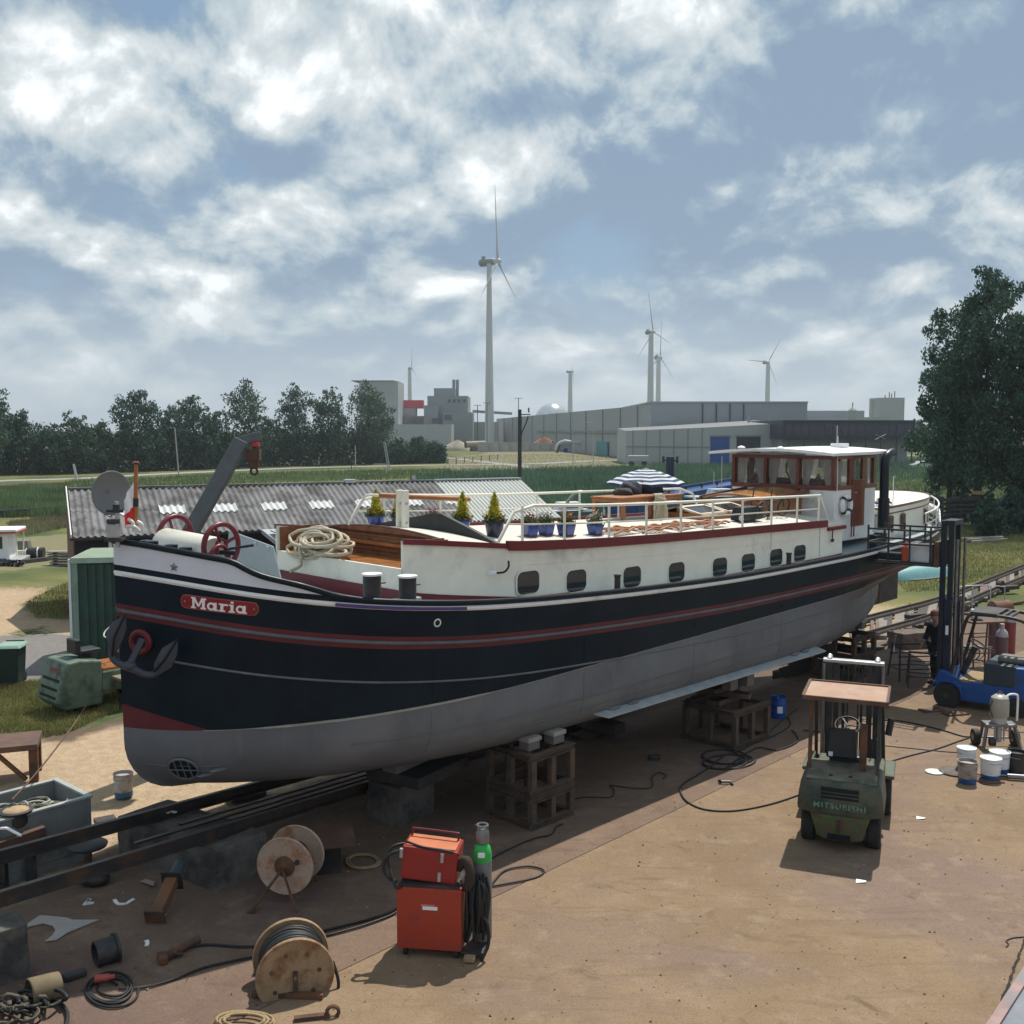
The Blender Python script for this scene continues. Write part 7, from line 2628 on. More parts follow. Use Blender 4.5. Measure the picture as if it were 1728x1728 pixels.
for k in range(3):
 a = 2.1 * k
 sw.beam(Ms @ Vector((0, 0, 0)), Ms @ Vector((.18 * math.cos(a), .18 * math.sin(a), 0)), .02, .014)
sw.build('steering_wheel', M_plastic, gf, smooth=50)
for y in (-.26, -.33, -.40):
 MB().cyl((1.02, y, .95), (.92, y - .01, 1.30), .010, n=6).build('lever', M_dark, gf)
GZ = 2.07
for s_ in (-1, 1):
 MB().beam((.02, s_ * .46, 1.02), (.22, s_ * .47, GZ - .02), .05, .06).build('guard_post', M_rusty if s_ > 0 else M_dark, gf)
 MB().beam((1.45, s_ * .5, .7), (.95, s_ * .47, GZ - .02), .05, .05).build('guard_post', M_dark, gf)
MB().beam((.12, -.26, 1.03), (.16, -.26, 1.72), .10, .10).build('exhaust_stack', M_rusty, gf, bevel=.02)
rf = MB()
rf.boxb(-.02, .97, -.56, .56, GZ, GZ + .02)
ro = rf.build('roof_plate', pm('roof_rusty_dust', (0.38, 0.24, 0.17), .75, var=.15, scale=2, dirt=(.42, .31, .25), damt=.4, dscale=3), gf)
for a, b_ in (((-.03, -.57), (-.03, .57)), ((.98, -.57), (.98, .57)), ((-.02, -.57), (.97, -.57)), ((-.02, .57), (.97, .57))):
 MB().beam((*a, GZ + .012), (*b_, GZ + .012), .035, .06).build('roof_lip', M_brown, ro)
# mast
for s_ in (-1, 1):
 MB().boxb(1.78, 1.92, s_ * .36 - .05, s_ * .36 + .05, .12, 2.24).build('mast_upright', M_dark, gf, bevel=.008)
 MB().boxb(1.80, 1.90, s_ * .25 - .04, s_ * .25 + .04, .14, 2.20).build('inner_upright', M_dark, gf, bevel=.006)
 MB().cyl((1.76, s_ * .44, .4), (1.76, s_ * .44, 2.2), .03, n=10).build('lift_cylinder', M_steel, gf, smooth=40)
 MB().cyl((1.80, s_ * .36, 2.26), (1.90, s_ * .36, 2.30), .04, n=10).build('mast_cap', M_galv, gf)
MB().boxb(1.76, 1.90, -.46, .46, 2.22, 2.27).build('mast_crossbar', M_galv, gf, bevel=.008)
for z in (.5, 1.75):
 MB().boxb(1.80, 1.88, -.31, .31, z, z + .09).build('mast_crosstie', M_dark, gf)
MB().boxb(1.93, 1.98, -.45, .45, .15, .25).build('carriage_bar', M_dark, gf)
MB().boxb(1.93, 1.98, -.45, .45, .50, .60).build('carriage_bar', M_dark, gf)
for s_ in (-1, 1):
 MB().boxb(1.98, 2.02, s_ * .28 - .05, s_ * .28 + .05, .05, .62).build('fork_shank', M_dark, gf)
 MB().boxb(1.98, 2.95, s_ * .28 - .05, s_ * .28 + .05, .03, .06).build('fork', M_dark, gf)
for y in (-.08, .08):
 MB().cyl((1.86, y, .4), (1.86, y, 2.2), .015, n=6).build('lift_chain', M_dark, gf)
for y in (-.13, .14):
 MB().tube(catmull([(1.7, y, .75), (1.76, y, 1.3), (1.77, y * 1.1, 1.95), (1.84, y, 2.16), (1.95, y, 1.9), (1.96, y, .7)], 5), .016, 6).build('hydraulic_hose', M_rubber, gf, smooth=60)
MB().cyl((1.2, -.56, 1.3), (1.24, -.6, 1.55), .05, n=8).build('work_lamp', M_plastic, gf)

# ---- blue forklift with a work cage raised beside the stern
bf = thing('forklift', 'blue forklift with a tall raised mast, cut by the right edge', 'forklift', (0, 0, 0), R(142), 'forklifts in the yard')
place(bf, (0, .46, 0), G(1598, 1194))
for y in (.46, -.46):
 wheel(0, bf, 0, y, .27, .2, hub=M_dark)
for y in (.42, -.42):
 wheel(0, bf, -1.35, y, .22, .18, hub=M_dark)
bd = MB()
bd.prism([(-1.95, .22), (.22, .20), (.27, .55), (.18, .80), (.05, .80), (-.32, .62), (-.70, .66), (-.72, 1.02), (-1.6, 1.06), (-1.95, .98)], -.50, .50, Matrix.Rotation(R(90), 4, 'X'))
bd.build('body', M_truckblue, bf, bevel=.03)
MB().boxb(-.72, -.05, -.49, .49, .60, .66).build('floor_plate', M_tan, bf)
MB().boxb(-1.32, -.71, -.51, .51, .62, 1.07).build('battery_cover', pm('slate_cover', (.025, .045, .06), .5), bf, bevel=.02)
for y in (.46, -.46):
 m = MB()
 m.prism([(-.36, .30), (-.30, .52), (-.12, .64), (.12, .64), (.27, .55), (.27, .5), (.1, .58), (-.1, .58), (-.26, .48), (-.31, .30)], -.12, .12, Matrix.Translation((0, y, 0)) @ Matrix.Rotation(R(90), 4, 'X'))
 m.build('wheel_arch', M_truckblue, bf)
MB().boxb(-1.45, -.9, -.22, .22, 1.07, 1.19).build('seat', pm('seat_grey', (.16, .15, .14), .7), bf, bevel=.04)
MB().boxb(-1.55, -1.43, -.22, .22, 1.12, 1.55).build('backrest', M_plastic, bf, bevel=.04)
MB().beam((-.18, 0, .7), (-.42, 0, 1.3), .14, .12).build('steering_column', M_dark, bf, bevel=.02)
MB().torus((-.46, 0, 1.36), .16, .015, (-.5, 0, .86), 24, 6).build('steering_wheel', M_plastic, bf, smooth=50)
for y in (.2, .3):
 MB().cyl((-.25, y, 1.0), (-.32, y, 1.4), .012, n=6).build('lever', M_dark, bf)
for s_ in (-1, 1):
 MB().tube(catmull([(-.05, s_ * .44, .75), (-.22, s_ * .44, 1.5), (-.36, s_ * .44, 2.0), (-.6, s_ * .44, 2.06), (-1.15, s_ * .44, 2.06), (-1.5, s_ * .44, 1.96), (-1.62, s_ * .44, 1.7), (-1.66, s_ * .44, 1.05)], 6), .035, 8).build('guard_post', M_dark, bf, smooth=50)
for k in range(6):
 x = -.45 - k * .14
 MB().boxb(x - .03, x + .03, -.44, .44, 2.05, 2.09).build('guard_bar', M_dark, bf)
MB().boxb(-.92, -.38, -.46, .46, 2.092, 2.11).build('guard_plate', M_dark, bf)
MB().cyl((-1.8, .2, 1.0), (-1.8, .2, 1.06), .12, n=14).build('filler_cap', M_dark, bf)
MH = 3.98
M_mast = pm('mast_navy', (0.016, 0.026, 0.045), .45, .2, var=.25)
for s_ in (-1, 1):
 MB().boxb(.00, .14, s_ * .34 - .06, s_ * .34 + .06, .1, 2.3).build('mast_upright', M_mast, bf, bevel=.008)
 MB().boxb(.02, .12, s_ * .25 - .045, s_ * .25 + .045, .12, MH).build('inner_upright', M_mast, bf, bevel=.008)
 MB().boxb(.17, .27, s_ * .30 - .05, s_ * .30 + .05, .3, MH).build('front_channel', M_mast, bf, bevel=.008)
 MB().cyl((-.06, s_ * .30, .5), (-.06, s_ * .30, MH - .4), .03, n=10).build('lift_cylinder', M_steel, bf, smooth=40)
for z in (.4, 2.2, MH - .1):
 MB().boxb(.0, .25, -.33, .33, z, z + .1).build('mast_crosstie', M_mast, bf)
MB().boxb(.04, .10, .401, .406, 1.55, 1.75).build('label_plate', M_white, bf)
cg_z = 3.02
MB().boxb(.29, .39, -.42, .42, cg_z - .05, cg_z + .5).build('carriage', M_brown, bf, bevel=.01)
for y in (-.25, .25):
 MB().boxb(.36, 1.5, y - .05, y + .05, cg_z - .06, cg_z - .02).build('fork', M_dark, bf)
cage = thing('work_cage', 'dark open work cage held by the blue forklift beside the stern', 'work cage', bf.matrix_basis @ Vector((0, 0, cg_z)), R(142))
bfl = bf.location
cage.location = Vector(bfl) + Matrix.Rotation(R(142), 3, 'Z') @ Vector((0, 0, cg_z))
MB().boxb(.42, 1.74, -.55, .55, 0, .04).build('floor', M_galv, cage)
for a, b_ in (((.42, -.55), (1.74, -.55)), ((.42, .55), (1.74, .55)), ((.42, -.55), (.42, .55)), ((1.74, -.55), (1.74, .55))):
 for z in (.03, .42, .72):
  if a[0] == b_[0] == 1.74 and z > .5:
   continue
  MB().beam((*a, z), (*b_, z), .04, .04).build('cage_rail', M_dark, cage)
for x in (.42, .85, 1.3, 1.74):
 for y in (-.55, .55):
  MB().beam((x, y, .03), (x, y, .80), .035, .035).build('cage_post', M_dark, cage)
Mc_ = Matrix.Translation(cage.location) @ Matrix.Rotation(R(142), 4, 'Z')
o = MB().lathe([(.10, 0), (.10, .3), (.04, .36), (.04, .40)], 14).build('fuel_can', pm('can_orange', (.55, .09, .03), .45), smooth=40)
o.location = Mc_ @ Vector((.98, .35, .045))
tag(o, 'small orange can standing in the work cage', 'can')
t = thing('tool_crate', 'clear plastic crate full of tools in the work cage', 'crate', Mc_ @ Vector((.46, .1, .045)), R(142))
for a in ((-.02, .45, -.35, -.33), (-.02, .45, .33, .35), (-.02, 0, -.33, .33), (.43, .45, -.33, .33)):
 MB().boxb(*a, .02, .34).build('crate_side', pm('crate_pale', (.55, .57, .6), .4), t)
MB().boxb(-.02, .45, -.35, .35, 0, .02).build('crate_bottom', M_galv, t)
for k in range(5):
 MB().box((.1 + .07 * k, -.1 + .06 * k, .18), (.08, .22, .2), rz=.5 * k).build('tool', [M_white, M_dark, M_steel][k % 3], t, bevel=.01)
o = MB().boxb(-.35, .25, -.12, .12, 0, .16).build('tool_bag', pm('bag_navy', (.012, .02, .035), .8), bevel=.04)
o.matrix_world = Mc_ @ Matrix.Translation((1.35, .3, .045))
tag(o, 'dark blue tool bag on the cage floor', 'bag')
# flat packing plates on the ground by its front wheel
for px, py, lb in ((1612, 1205, 'flat steel plate by the front wheel of the blue forklift'), (1572, 1199, 'small dark plate just left of the blue forklift wheel')):
 o = MB().boxb(-.25, .25, -.12, .12, 0, .03).build('ground_plate', M_brown, bevel=.005)
 o.location, o.rotation_euler = G(px, py, .035), (0, 0, .25)
 tag(o, lb, 'plate')

# ---- old green forklift chassis at the left, behind the bow
of = thing('forklift', 'old pale green forklift without a roof, half hidden behind the bow', 'forklift', (0, 0, 0), R(90 - 42), 'forklifts in the yard')
place(of, (-.45, -.5, 0), G(112, 1210))
M_og = pm('old_green_paint', (0.115, 0.17, 0.13), .55, var=.15, dirt=(0.06, 0.08, 0.06), damt=.4, dscale=3)
cw = MB()
cw.prism([(-.62, .30), (-.45, .12), (.35, .12), (.35, 1.05), (-.12, 1.12), (-.38, 1.10), (-.55, .62)], -.50, .50, Matrix.Rotation(R(90), 4, 'X'))
cwo2 = cw.build('counterweight', M_og, of, bevel=.04)
for z, xr in ((.52, -.574), (.36, -.609), (.70, -.527)):
 MB().boxb(xr - .004, xr + .08, -.36, .36, z, z + .05).build('air_slot', M_trim, cwo2)
fc2 = bpy.data.curves.new('worn_lettering', 'FONT')
fc2.body = 'NISSAN'
fc2.size, fc2.extrude, fc2.offset = .14, .002, .004
fc2.align_x, fc2.align_y = 'CENTER', 'CENTER'
fc2.materials.append(pm('letter_red', (.34, .07, .07), .6, dirt=(.15, .12, .1), damt=.5, dscale=30))
fo2 = flat_text('worn_lettering', fc2)
fo2.parent = cwo2
fo2.location = (-.462, -.05, .90)
fo2.rotation_euler = (R(90 - 19.5), 0, R(-90))
MB().boxb(.35, 1.3, -.48, .48, .35, .80).build('chassis', M_og, of, bevel=.03)
MB().boxb(.40, 1.0, -.45, .45, .80, .86).build('cover_edge', M_wood, of)
MB().boxb(.55, 1.9, -.95, .55, .62, .68).build('wide_mudguard', pm('mudguard_dusty', (.20, .17, .12), .8, var=.25), of, bevel=.01)
wheel(0, of, 1.35, -.60, .32, .28, hub=M_dark)
wheel(0, of, 1.35, .55, .32, .28, hub=M_dark)
wheel(0, of, -.05, -.36, .2, .18, hub=M_dark)
wheel(0, of, -.05, .36, .2, .18, hub=M_dark)
MB().boxb(.02, .48, -.22, .22, 1.18, 1.26).build('seat', M_plastic, of, bevel=.03)
MB().boxb(-.08, .04, -.22, .22, 1.18, 1.5).build('backrest', M_plastic, of, bevel=.03)
MB().beam((.2, 0, 1.05), (.2, 0, 1.2), .2, .2).build('seat_base', M_dark, of)
MB().beam((1.2, .1, .8), (.92, .1, 1.48), .05, .05).build('steering_column', M_dark, of)
MB().torus((.88, .1, 1.52), .19, .016, (-.6, -.1, .8), 26, 6).build('steering_wheel', pm('wheel_pale', (.55, .57, .55), .4), of, smooth=50)
for y in (-.2, -.1):
 MB().cyl((1.05, y, .8), (.98, y, 1.25), .012, n=6).build('lever', M_dark, of)
MB().boxb(.95, 1.35, -.15, .2, 1.05, 1.12).build('dash', M_wood, of, bevel=.02)
for k in range(3):
 MB().tube(catmull([(1.0, -.3 + .1 * k, .85), (1.3, -.35 + .1 * k, 1.05), (1.7, -.3 + .1 * k, .9)], 4), .035, 6).build('hose', M_rubber, of, smooth=60)
MB().boxb(1.5, 1.65, -.4, .4, .3, 1.3).build('mast_stub', M_dark, of, bevel=.02)

# ------------------------------------------------------------------ red welding set with its gas bottle
wl = thing('welding_set', 'red welding set on casters with a wire feeder on top', 'welder', (0, 0, 0), R(-8))
place(wl, (-.37, -.22, 0), G(670, 1612, .03))
M_wred = pm('welder_red', (0.36, 0.042, 0.022), .45, var=.10, dirt=(0.24, 0.045, 0.03), damt=.3, dscale=4)
M_wred2 = pm('feeder_red', (0.28, 0.022, 0.02), .4, var=.10)
MB().boxb(-.365, .365, -.24, .24, .10, .80).build('cabinet', M_wred, wl, bevel=.008)
MB().boxb(-.07, .10, -.245, -.239, .56, .60).build('maker_plate', M_white, wl)
MB().boxb(-.09, .07, -.2445, -.239, .602, .622).build('maker_plate', pm('plate_pink', (.5, .2, .18), .5), wl)
MB().boxb(-.34, .34, -.22, .22, .80, .83).build('top_tray', M_dark, wl)
fm = Matrix.Translation((0, .02, .84)) @ Matrix.Rotation(R(4), 4, 'Y')
MB().boxb(-.34, .29, -.18, .20, 0.0, .38, M=fm).build('wire_feeder', M_wred2, wl, bevel=.015)
MB().boxb(-.31, .26, -.15, .17, .381, .392, M=fm).build('feeder_lid', pm('lid_orange', (.48, .15, .07), .5), wl, bevel=.004)
for x, z in ((-.345, .30), (.12, .30), (.10, .08)):
 MB().cyl(fm @ Vector((x, -.185, z - .05)), fm @ Vector((x, -.185, z + .05)), .022, n=10).build('latch', M_galv, wl, smooth=40)
MB().tube(catmull([fm @ Vector(p) for p in ((-.30, .12, .39), (-.29, .12, .46), (-.26, .12, .475), (.20, .12, .475), (.23, .12, .46), (.24, .12, .39))], 5), .013, 8).build('carry_handle', M_mar, wl, smooth=60)
MB().tube(catmull([fm @ Vector(p) for p in ((-.32, -.1, .40), (-.1, -.17, .385), (.15, -.19, .39), (.30, -.14, .34))], 5), .016, 6).build('front_hose', M_cable, wl, smooth=60)
for x in (-.28, .30):
 for y in (-.17, .17):
  MB().cyl((x - .02, y, .05), (x + .02, y, .05), .05, n=14).build('caster', M_rubber, wl, smooth=40)
MB().boxb(.36, .62, -.2, .24, .06, .085).build('bottle_shelf', M_dark, wl)
MB().boxb(.40, .52, -.30, -.20, .02, .06).build('step_foot', M_tan, wl)
Mw = Matrix.Translation(wl.location) @ Matrix.Rotation(R(-8), 4, 'Z')
gb = thing('gas_bottle', 'grey gas bottle with a green shoulder behind the welding set', 'gas bottle', Mw @ Vector((.545, .12, .086)), 0)
M_gb = pm('bottle_grey', (.16, .17, .18), .45)
MB().lathe([(.09, 0), (.105, .02), (.105, .95)], 22).build('body', M_gb, gb, smooth=40)
MB().lathe([(.1055, .93), (.1055, 1.02), (.09, 1.08), (.05, 1.13), (.03, 1.14)], 22).build('shoulder', pm('bottle_green', (.03, .38, .07), .4), gb, smooth=40)
MB().boxb(-.05, .03, -.108, -.085, .99, 1.05, taper=(1, .7)).build('label', M_white, gb, bevel=.01)
m = MB()
m.lathe([(.055, 1.12), (.075, 1.14), (.08, 1.25), (.06, 1.29), (.055, 1.30)], 20)
m.torus((0, 0, 1.33), .06, .014, (0, 0, 1), 18, 6)
for k in range(3):
 m.cyl((.058 * math.cos(k * 2.1), .058 * math.sin(k * 2.1), 1.28), (.058 * math.cos(k * 2.1), .058 * math.sin(k * 2.1), 1.34), .012, n=6)
m.build('cap_guard', M_steel, gb, smooth=40)
m = MB()
rg = random.Random(12)
for k in range(16):
 x0_, y0_ = .40 + .012 * k, -.12 + .03 * (k % 4)
 zt = .92 - .02 * (k % 5)
 zb_ = rg.uniform(.16, .42)
 m.tube(catmull([(x0_, y0_, zt), (x0_ + rg.uniform(-.05, .06), y0_ - .08, (zt + zb_) / 2), (x0_ + rg.uniform(-.04, .06), y0_ - .05, zb_), (x0_ + .06 + rg.uniform(-.03, .05), y0_ - .02, (zt + zb_) / 2 + .1), (x0_ + .03, y0_, zt - .03)], 5), .017, 6)
m.tube(catmull([(.45, -.1, .5), (.62, -.15, .45), (.66, -.15, .2), (.6, -.2, .03), (.58, -.22, -.03)], 5), .02, 6)
o = m.build('welding_cables', M_cable, smooth=70)
o.matrix_world = Mw
tag(o, 'thick bundle of black cables hanging on the side of the welding set', 'cables')
m = MB()
m.tube(catmull([(.30, -.05, .98), (.40, -.12, 1.1), (.46, -.16, .95), (.42, -.14, .8), (.36, -.05, .82)], 6), .055, 8)
o = m.build('glove_bundle', pm('leather_dark', (.045, .032, .024), .9, bump=.5), smooth=70)
o.matrix_world = Mw
tag(o, 'dark leather bundle stuck between the wire feeder and the gas bottle', 'glove')
m = MB()
m.tube(catmull([(-.30, -.12, 1.18), (-.46, -.18, 1.14), (-.52, -.2, 1.0), (-.46, -.2, .88), (-.36, -.2, .84)], 6), .02, 8)
m.tube(catmull([(-.30, .05, 1.19), (-.45, -.05, 1.18), (-.50, -.1, 1.05), (-.42, -.2, .90), (-.37, -.25, .80), (-.3, -.26, .82)], 6), .016, 8)
o = m.build('welding_hose', M_cable, smooth=70)
o.matrix_world = Mw
tag(o, 'black hose loop hanging off the left side of the wire feeder', 'hose')

# ------------------------------------------------------------------ cable reels
def reel(label, pn, ax_, R_, wd, mat, name='cable_reel'):
 """pn: centre of the near flange, ax_: unit axis away from the viewer"""
 pn = Vector(pn)
 t = thing(name, label, 'cable reel', (pn.x, pn.y, zg(pn.x, pn.y) + .03))
 c = pn - t.location
 e = c + ax_ * wd
 for p, d in ((c, 1), (e, -1)):
  m = MB()
  m.lathe_pq(p - ax_ * .012, p + ax_ * .012, [(.001, 0), (R_ * .9, 0), (R_ * .98, -.012), (R_, 0), (R_, .024), (R_ * .98, .036), (R_ * .9, .024), (.001, .024)], 44, caps=False)
  m.build('flange', mat, t, smooth=40)
 return t, c, e

axr = Vector((-.30, .95, 0)).normalized()
M_fl = pm('reel_tan_steel', (.30, .205, .12), .7, var=.15, scale=3, dirt=(.19, .09, .045), damt=.45, dscale=5)
p = G(498, 1722, .03)
pn = Vector((p.x, p.y + .02, .45))
t, c, e = reel('tan cable reel wound with black cable, nearest the viewer', D(498, 1647, 10.25), axr, .405, .46, M_fl)
m = MB()
Mx, _ = m.frame(c, e)
for lay, (rr, n_) in enumerate(((.30, 9), (.335, 9))):
 pts = []
 for k in range(n_ * 26):
  a = 2 * math.pi * k / 26
  pts.append(Mx @ Vector(((rr + .006 * math.sin(a * 1.7)) * math.cos(a), (rr + .006 * math.sin(a * 1.7)) * math.sin(a), .035 + (.40) * (k / (n_ * 26)) + .012 * math.sin(a * .9))))
 m.tube(pts, .021, 6)
wc = m.build('wound_cable', M_cable, t, smooth=70)
MB().cyl(c, e, .27, n=28).build('core', M_rusty, t, smooth=40)
for k in range(7):
 a = 2 * math.pi * k / 7 + .3
 MB().cyl(Mx @ Vector((.25 * math.cos(a), .25 * math.sin(a), -.02)), Mx @ Vector((.25 * math.cos(a), .25 * math.sin(a), -.008)), .022, n=10).build('bolt', M_rusty, t)
MB().beam(Mx @ Vector((0, 0, -.03)) - Vector((0, 0, .42)), Mx @ Vector((0, 0, -.03)) + Vector((0, 0, .06)), .045, .03, up=(0, 1, 0)).build('stand_leg', M_rusty, t)
MB().beam(Mx @ Vector((0, 0, .49)) - Vector((0, 0, .42)), Mx @ Vector((0, 0, .49)) + Vector((0, 0, .06)), .045, .03, up=(0, 1, 0)).build('stand_leg', M_rusty, t)
MB().cyl(Mx @ Vector((0, 0, -.05)), Mx @ Vector((0, 0, .52)), .022, n=10).build('axle', M_steel, t)
zz = -c.z + .0
MB().beam((c.x - .45, c.y - .02, .03), (c.x + .30, c.y - .06, .03), .06, .05).build('stand_foot', M_rusty, t)
MB().beam((e.x - .4, e.y, .03), (e.x + .35, e.y, .03), .06, .05).build('stand_foot', M_rusty, t)
MB().tube(catmull([Mx @ Vector((-.40, .05, .08)), Mx @ Vector((-.45, -.15, .02)), Mx @ Vector((-.42, -.34, 0.0))], 5), .018, 6).build('loose_end', M_cable, t)

M_fl2 = pm('reel_rusty_pale', (.44, .34, .27), .75, var=.2, scale=4, dirt=(.32, .15, .08), damt=.5, dscale=4)
axr2 = Vector((.16, .98, 0)).normalized()
t, c, e = reel('rusty empty cable reel on thin legs beside the concrete block', D(481, 1461, 12.35), axr2, .365, .40, M_fl2)
MB().cyl(c, e, .17, n=24).build('core', M_rusty, t, smooth=40)
Mx, _ = MB().frame(c, e)
MB().lathe_pq(c - axr2 * .03, c, [(.13, .02), (.13, 0), (.05, -.02), (.02, -.05)], 20).build('hub', M_rusty, t, smooth=40)
MB().cyl(c - axr2 * .12, e + axr2 * .12, .022, n=10).build('axle', M_rusty, t)
MB().cyl(Mx @ Vector((-.17, .07, -.02)), Mx @ Vector((-.17, .07, -.06)), .03, n=10).build('cable_hole', M_dark, t)
for cc, sgn in ((c - axr2 * .09, 1), (e + axr2 * .09, -1)):
 for dx in (-.36, .2):
  MB().tube([cc, Vector((cc.x + dx, cc.y - .16 * sgn, 0.0))], .018, 6).build('leg', M_rusty, t)
 MB().beam((cc.x - .40, cc.y - .16 * sgn, .01), (cc.x - .30, cc.y - .16 * sgn, .01), .06, .02).build('foot', M_rusty, t)
# brown steel plate stand behind it
b = G(560, 1472)
t = thing('plate_stand', 'dark box stand with a brown steel plate behind the rusty reel', 'stand', b, R(14))
MB().boxb(-.22, .12, -.1, .3, 0, .42).build('box', M_dark, t, bevel=.01)
MB().boxb(-.40, .30, -.25, .35, .50, .515, M=Matrix.Rotation(R(9), 4, 'X')).build('plate', M_brown, t)

# ------------------------------------------------------------------ hoses and cables on the ground
def cable(name, label, pts, r, mat, cat='cable', group=None, n=8, h=.03):
 P = [G(p[0], p[1], h + r + (p[2] if len(p) > 2 else 0)) for p in pts]
 o = MB().tube(catmull(P, n), r, 7).build(name, mat, smooth=70)
 return tag(o, label, cat, group)

cable('power_cable', 'black cable looping from the green forklift out to the shade under the hull', [(1352, 1340), (1300, 1357), (1240, 1368), (1190, 1366), (1160, 1353), (1148, 1335), (1153, 1322), (1176, 1308), (1200, 1292), (1222, 1275), (1258, 1262), (1290, 1240), (1330, 1208), (1345, 1196)], .014, M_cable)
loops = []
for k in range(64):
 a = k * .42
 loops.append((1232 + 44 * math.cos(a) * (1 - .004 * k) - .25 * k, 1281 + 12 * math.sin(a) + 6 * math.sin(k * .21)))
cable('hose_coil', 'tangled coil of black hose on the ground beside the crossed timbers', loops + [(1275, 1262), (1310, 1266), (1345, 1252), (1344, 1240), (1336, 1232)], .013, M_cable, 'hose', n=3)
cable('power_cable', 'black cable running from the blue drum across to the green forklift', [(1328, 1208), (1334, 1222), (1320, 1234), (1290, 1248), (1262, 1258)], .011, M_cable)
cable('power_cable', 'long cable from behind the green forklift towards the spray pump', [(1355, 1232), (1420, 1236), (1470, 1222), (1500, 1215), (1540, 1220), (1590, 1232), (1630, 1243), (1655, 1238)], .014, M_cable)
cable('power_cable', 'cable crossing the paving between the forklift and the white buckets', [(1505, 1284), (1540, 1274), (1580, 1264), (1620, 1250), (1650, 1240)], .013, M_cable)
cable('power_cable', 'thin cable lying right of the green forklift', [(1490, 1258), (1530, 1262), (1580, 1267), (1615, 1270)], .009, M_cable)
cable('power_cable', 'thin dark cable wandering under the hull between the two cribs', [(960, 1352), (985, 1345), (1030, 1345), (1036, 1332), (1030, 1325), (1070, 1330), (1100, 1328), (1100, 1312), (1112, 1304), (1125, 1309), (1118, 1314)], .009, M_cable)
cable('power_cable', 'cable running from the welding set into the shade to the rusty crib', [(826, 1498), (850, 1470), (885, 1462), (910, 1465), (918, 1472), (900, 1482), (850, 1492), (826, 1496)], .013, M_cable)
cable('power_cable', 'thin cable from the gas bottle towards the foot of the rusty crib', [(830, 1448), (860, 1432), (900, 1415), (930, 1408), (938, 1396), (950, 1390)], .010, M_cable)
for k, (dy, lb) in enumerate([(0, 'upper of two dark cables running from the front reel to the welder'), (9, 'lower of two dark cables running from the front reel to the welder')]):
 cable('power_cable', lb, [(540, 1572 + dy), (580, 1562 + dy), (620, 1552 + dy * .8), (665, 1536 + dy * .6), (690, 1520)], .014, M_cable)
cable('power_cable', 'cable leading from the front reel left to the rusty rod', [(432, 1597), (400, 1597), (360, 1594), (335, 1595), (310, 1600)], .014, M_cable)
cable('power_cable', 'cable from the front reel to the cable heap with the red plug', [(430, 1614), (390, 1622), (340, 1634), (300, 1650), (262, 1662), (230, 1668), (200, 1668)], .013, M_cable)
loops = []
for k in range(78):
 a = k * .40
 loops.append((186 + (48 - .35 * k) * math.cos(a) + 6 * math.sin(k * .31), 1668 + (30 - .2 * k) * math.sin(a) + 4 * math.sin(k * .17)))
cable('cable_heap', 'heap of dark cable loops with a red plug at the lower left', loops, .013, M_cable, 'cable', n=3)
a, b_ = G(160, 1652, .10), G(185, 1649, .10)
m = MB()
m.cyl(a, b_, .045, .035, n=12)
m.cyl(b_, b_ + (b_ - a) * .35, .025, n=10)
tag(m.build('cable_plug', pm('plug_red', (.32, .06, .045), .5), smooth=40), 'red industrial plug lying on the dark cable heap', 'plug')
loops = []
for k in range(60):
 a = k * .42
 loops.append((612 + (30 - .12 * k) * math.cos(a) + 1.5 * math.sin(k), 1453 + (13 - .05 * k) * math.sin(a)))
cable('rope_coil', 'flat tan coil of rope in the shade left of the welding set', loops, .012, M_tan, 'rope', n=3)
loops = []
for k in range(70):
 a = k * .42
 loops.append((412 + (52 - .3 * k) * math.cos(a) + 2 * math.sin(k), 1722 + (17 - .1 * k) * math.sin(a), .0015 * k))
cable('rope_coil', 'brown rope coil at the bottom edge left of the front reel', loops, .013, M_tan, 'rope', n=3)
# steel foot bits at the bottom edge by the front reel
b = G(548, 1722)
t = thing('clamp_foot', 'brown steel clamp foot lying at the bottom edge right of the front reel', 'clamp', b, .2)
MB().beam((-.3, 0, .05), (.05, 0, .05), .06, .04).build('bar', M_rusty, t)
MB().torus((.08, 0, .08), .06, .02, (0, 1, 0), 16, 6).build('ring', M_rusty, t, smooth=60)

# ------------------------------------------------------------------ things lying about at the lower left
b0, b1 = G(262, 1548, .10), D(306, 1452, 12.75)
t = thing('rusty_post', 'rusty square post with a flange and blue pipe end leaning on the block', 'post', b0)
d = b1 - b0
MB().beam((0, 0, 0), d * .62, .15, .13).build('post', pm('post_brown', (.13, .075, .045), .8, var=.3, dirt=(.2, .09, .04), damt=.4), t, bevel=.008)
MB().beam(d * .0 - d.normalized() * .02, d * .0, .24, .20).build('end_plate', M_rusty, t)
MB().beam(d * .62, d * .64, .26, .26).build('flange', M_dark, t, bevel=.005)
MB().cyl(d * .64, d * .93, .075, .07, n=18).build('pipe_end', pm('pipe_blue_grey', (.055, .085, .095), .5), t, smooth=40)
a, b_ = G(160, 1611, .145), G(193, 1600, .15)
t = thing('pipe_piece', 'short black flanged pipe piece lying on the ground', 'pipe', a)
d = (b_ - a)
ln = d.length
MB().lathe_pq((0, 0, 0), d, [(.115, 0), (.14, .0), (.14, ln), (.115, ln), (.115, .002)], 24, caps=False).build('pipe', M_dark, t, smooth=40)
MB().lathe_pq(d, d * 1.15, [(.12, 0), (.165, 0), (.165, .03), (.12, .03)], 24).build('flange', M_dark, t, smooth=40)
a, b_ = G(274, 1617, .07), G(335, 1585, .08)
t = thing('rusty_rod', 'rusty machine rod with a knuckle end lying before the front reel', 'rod', a)
d = b_ - a
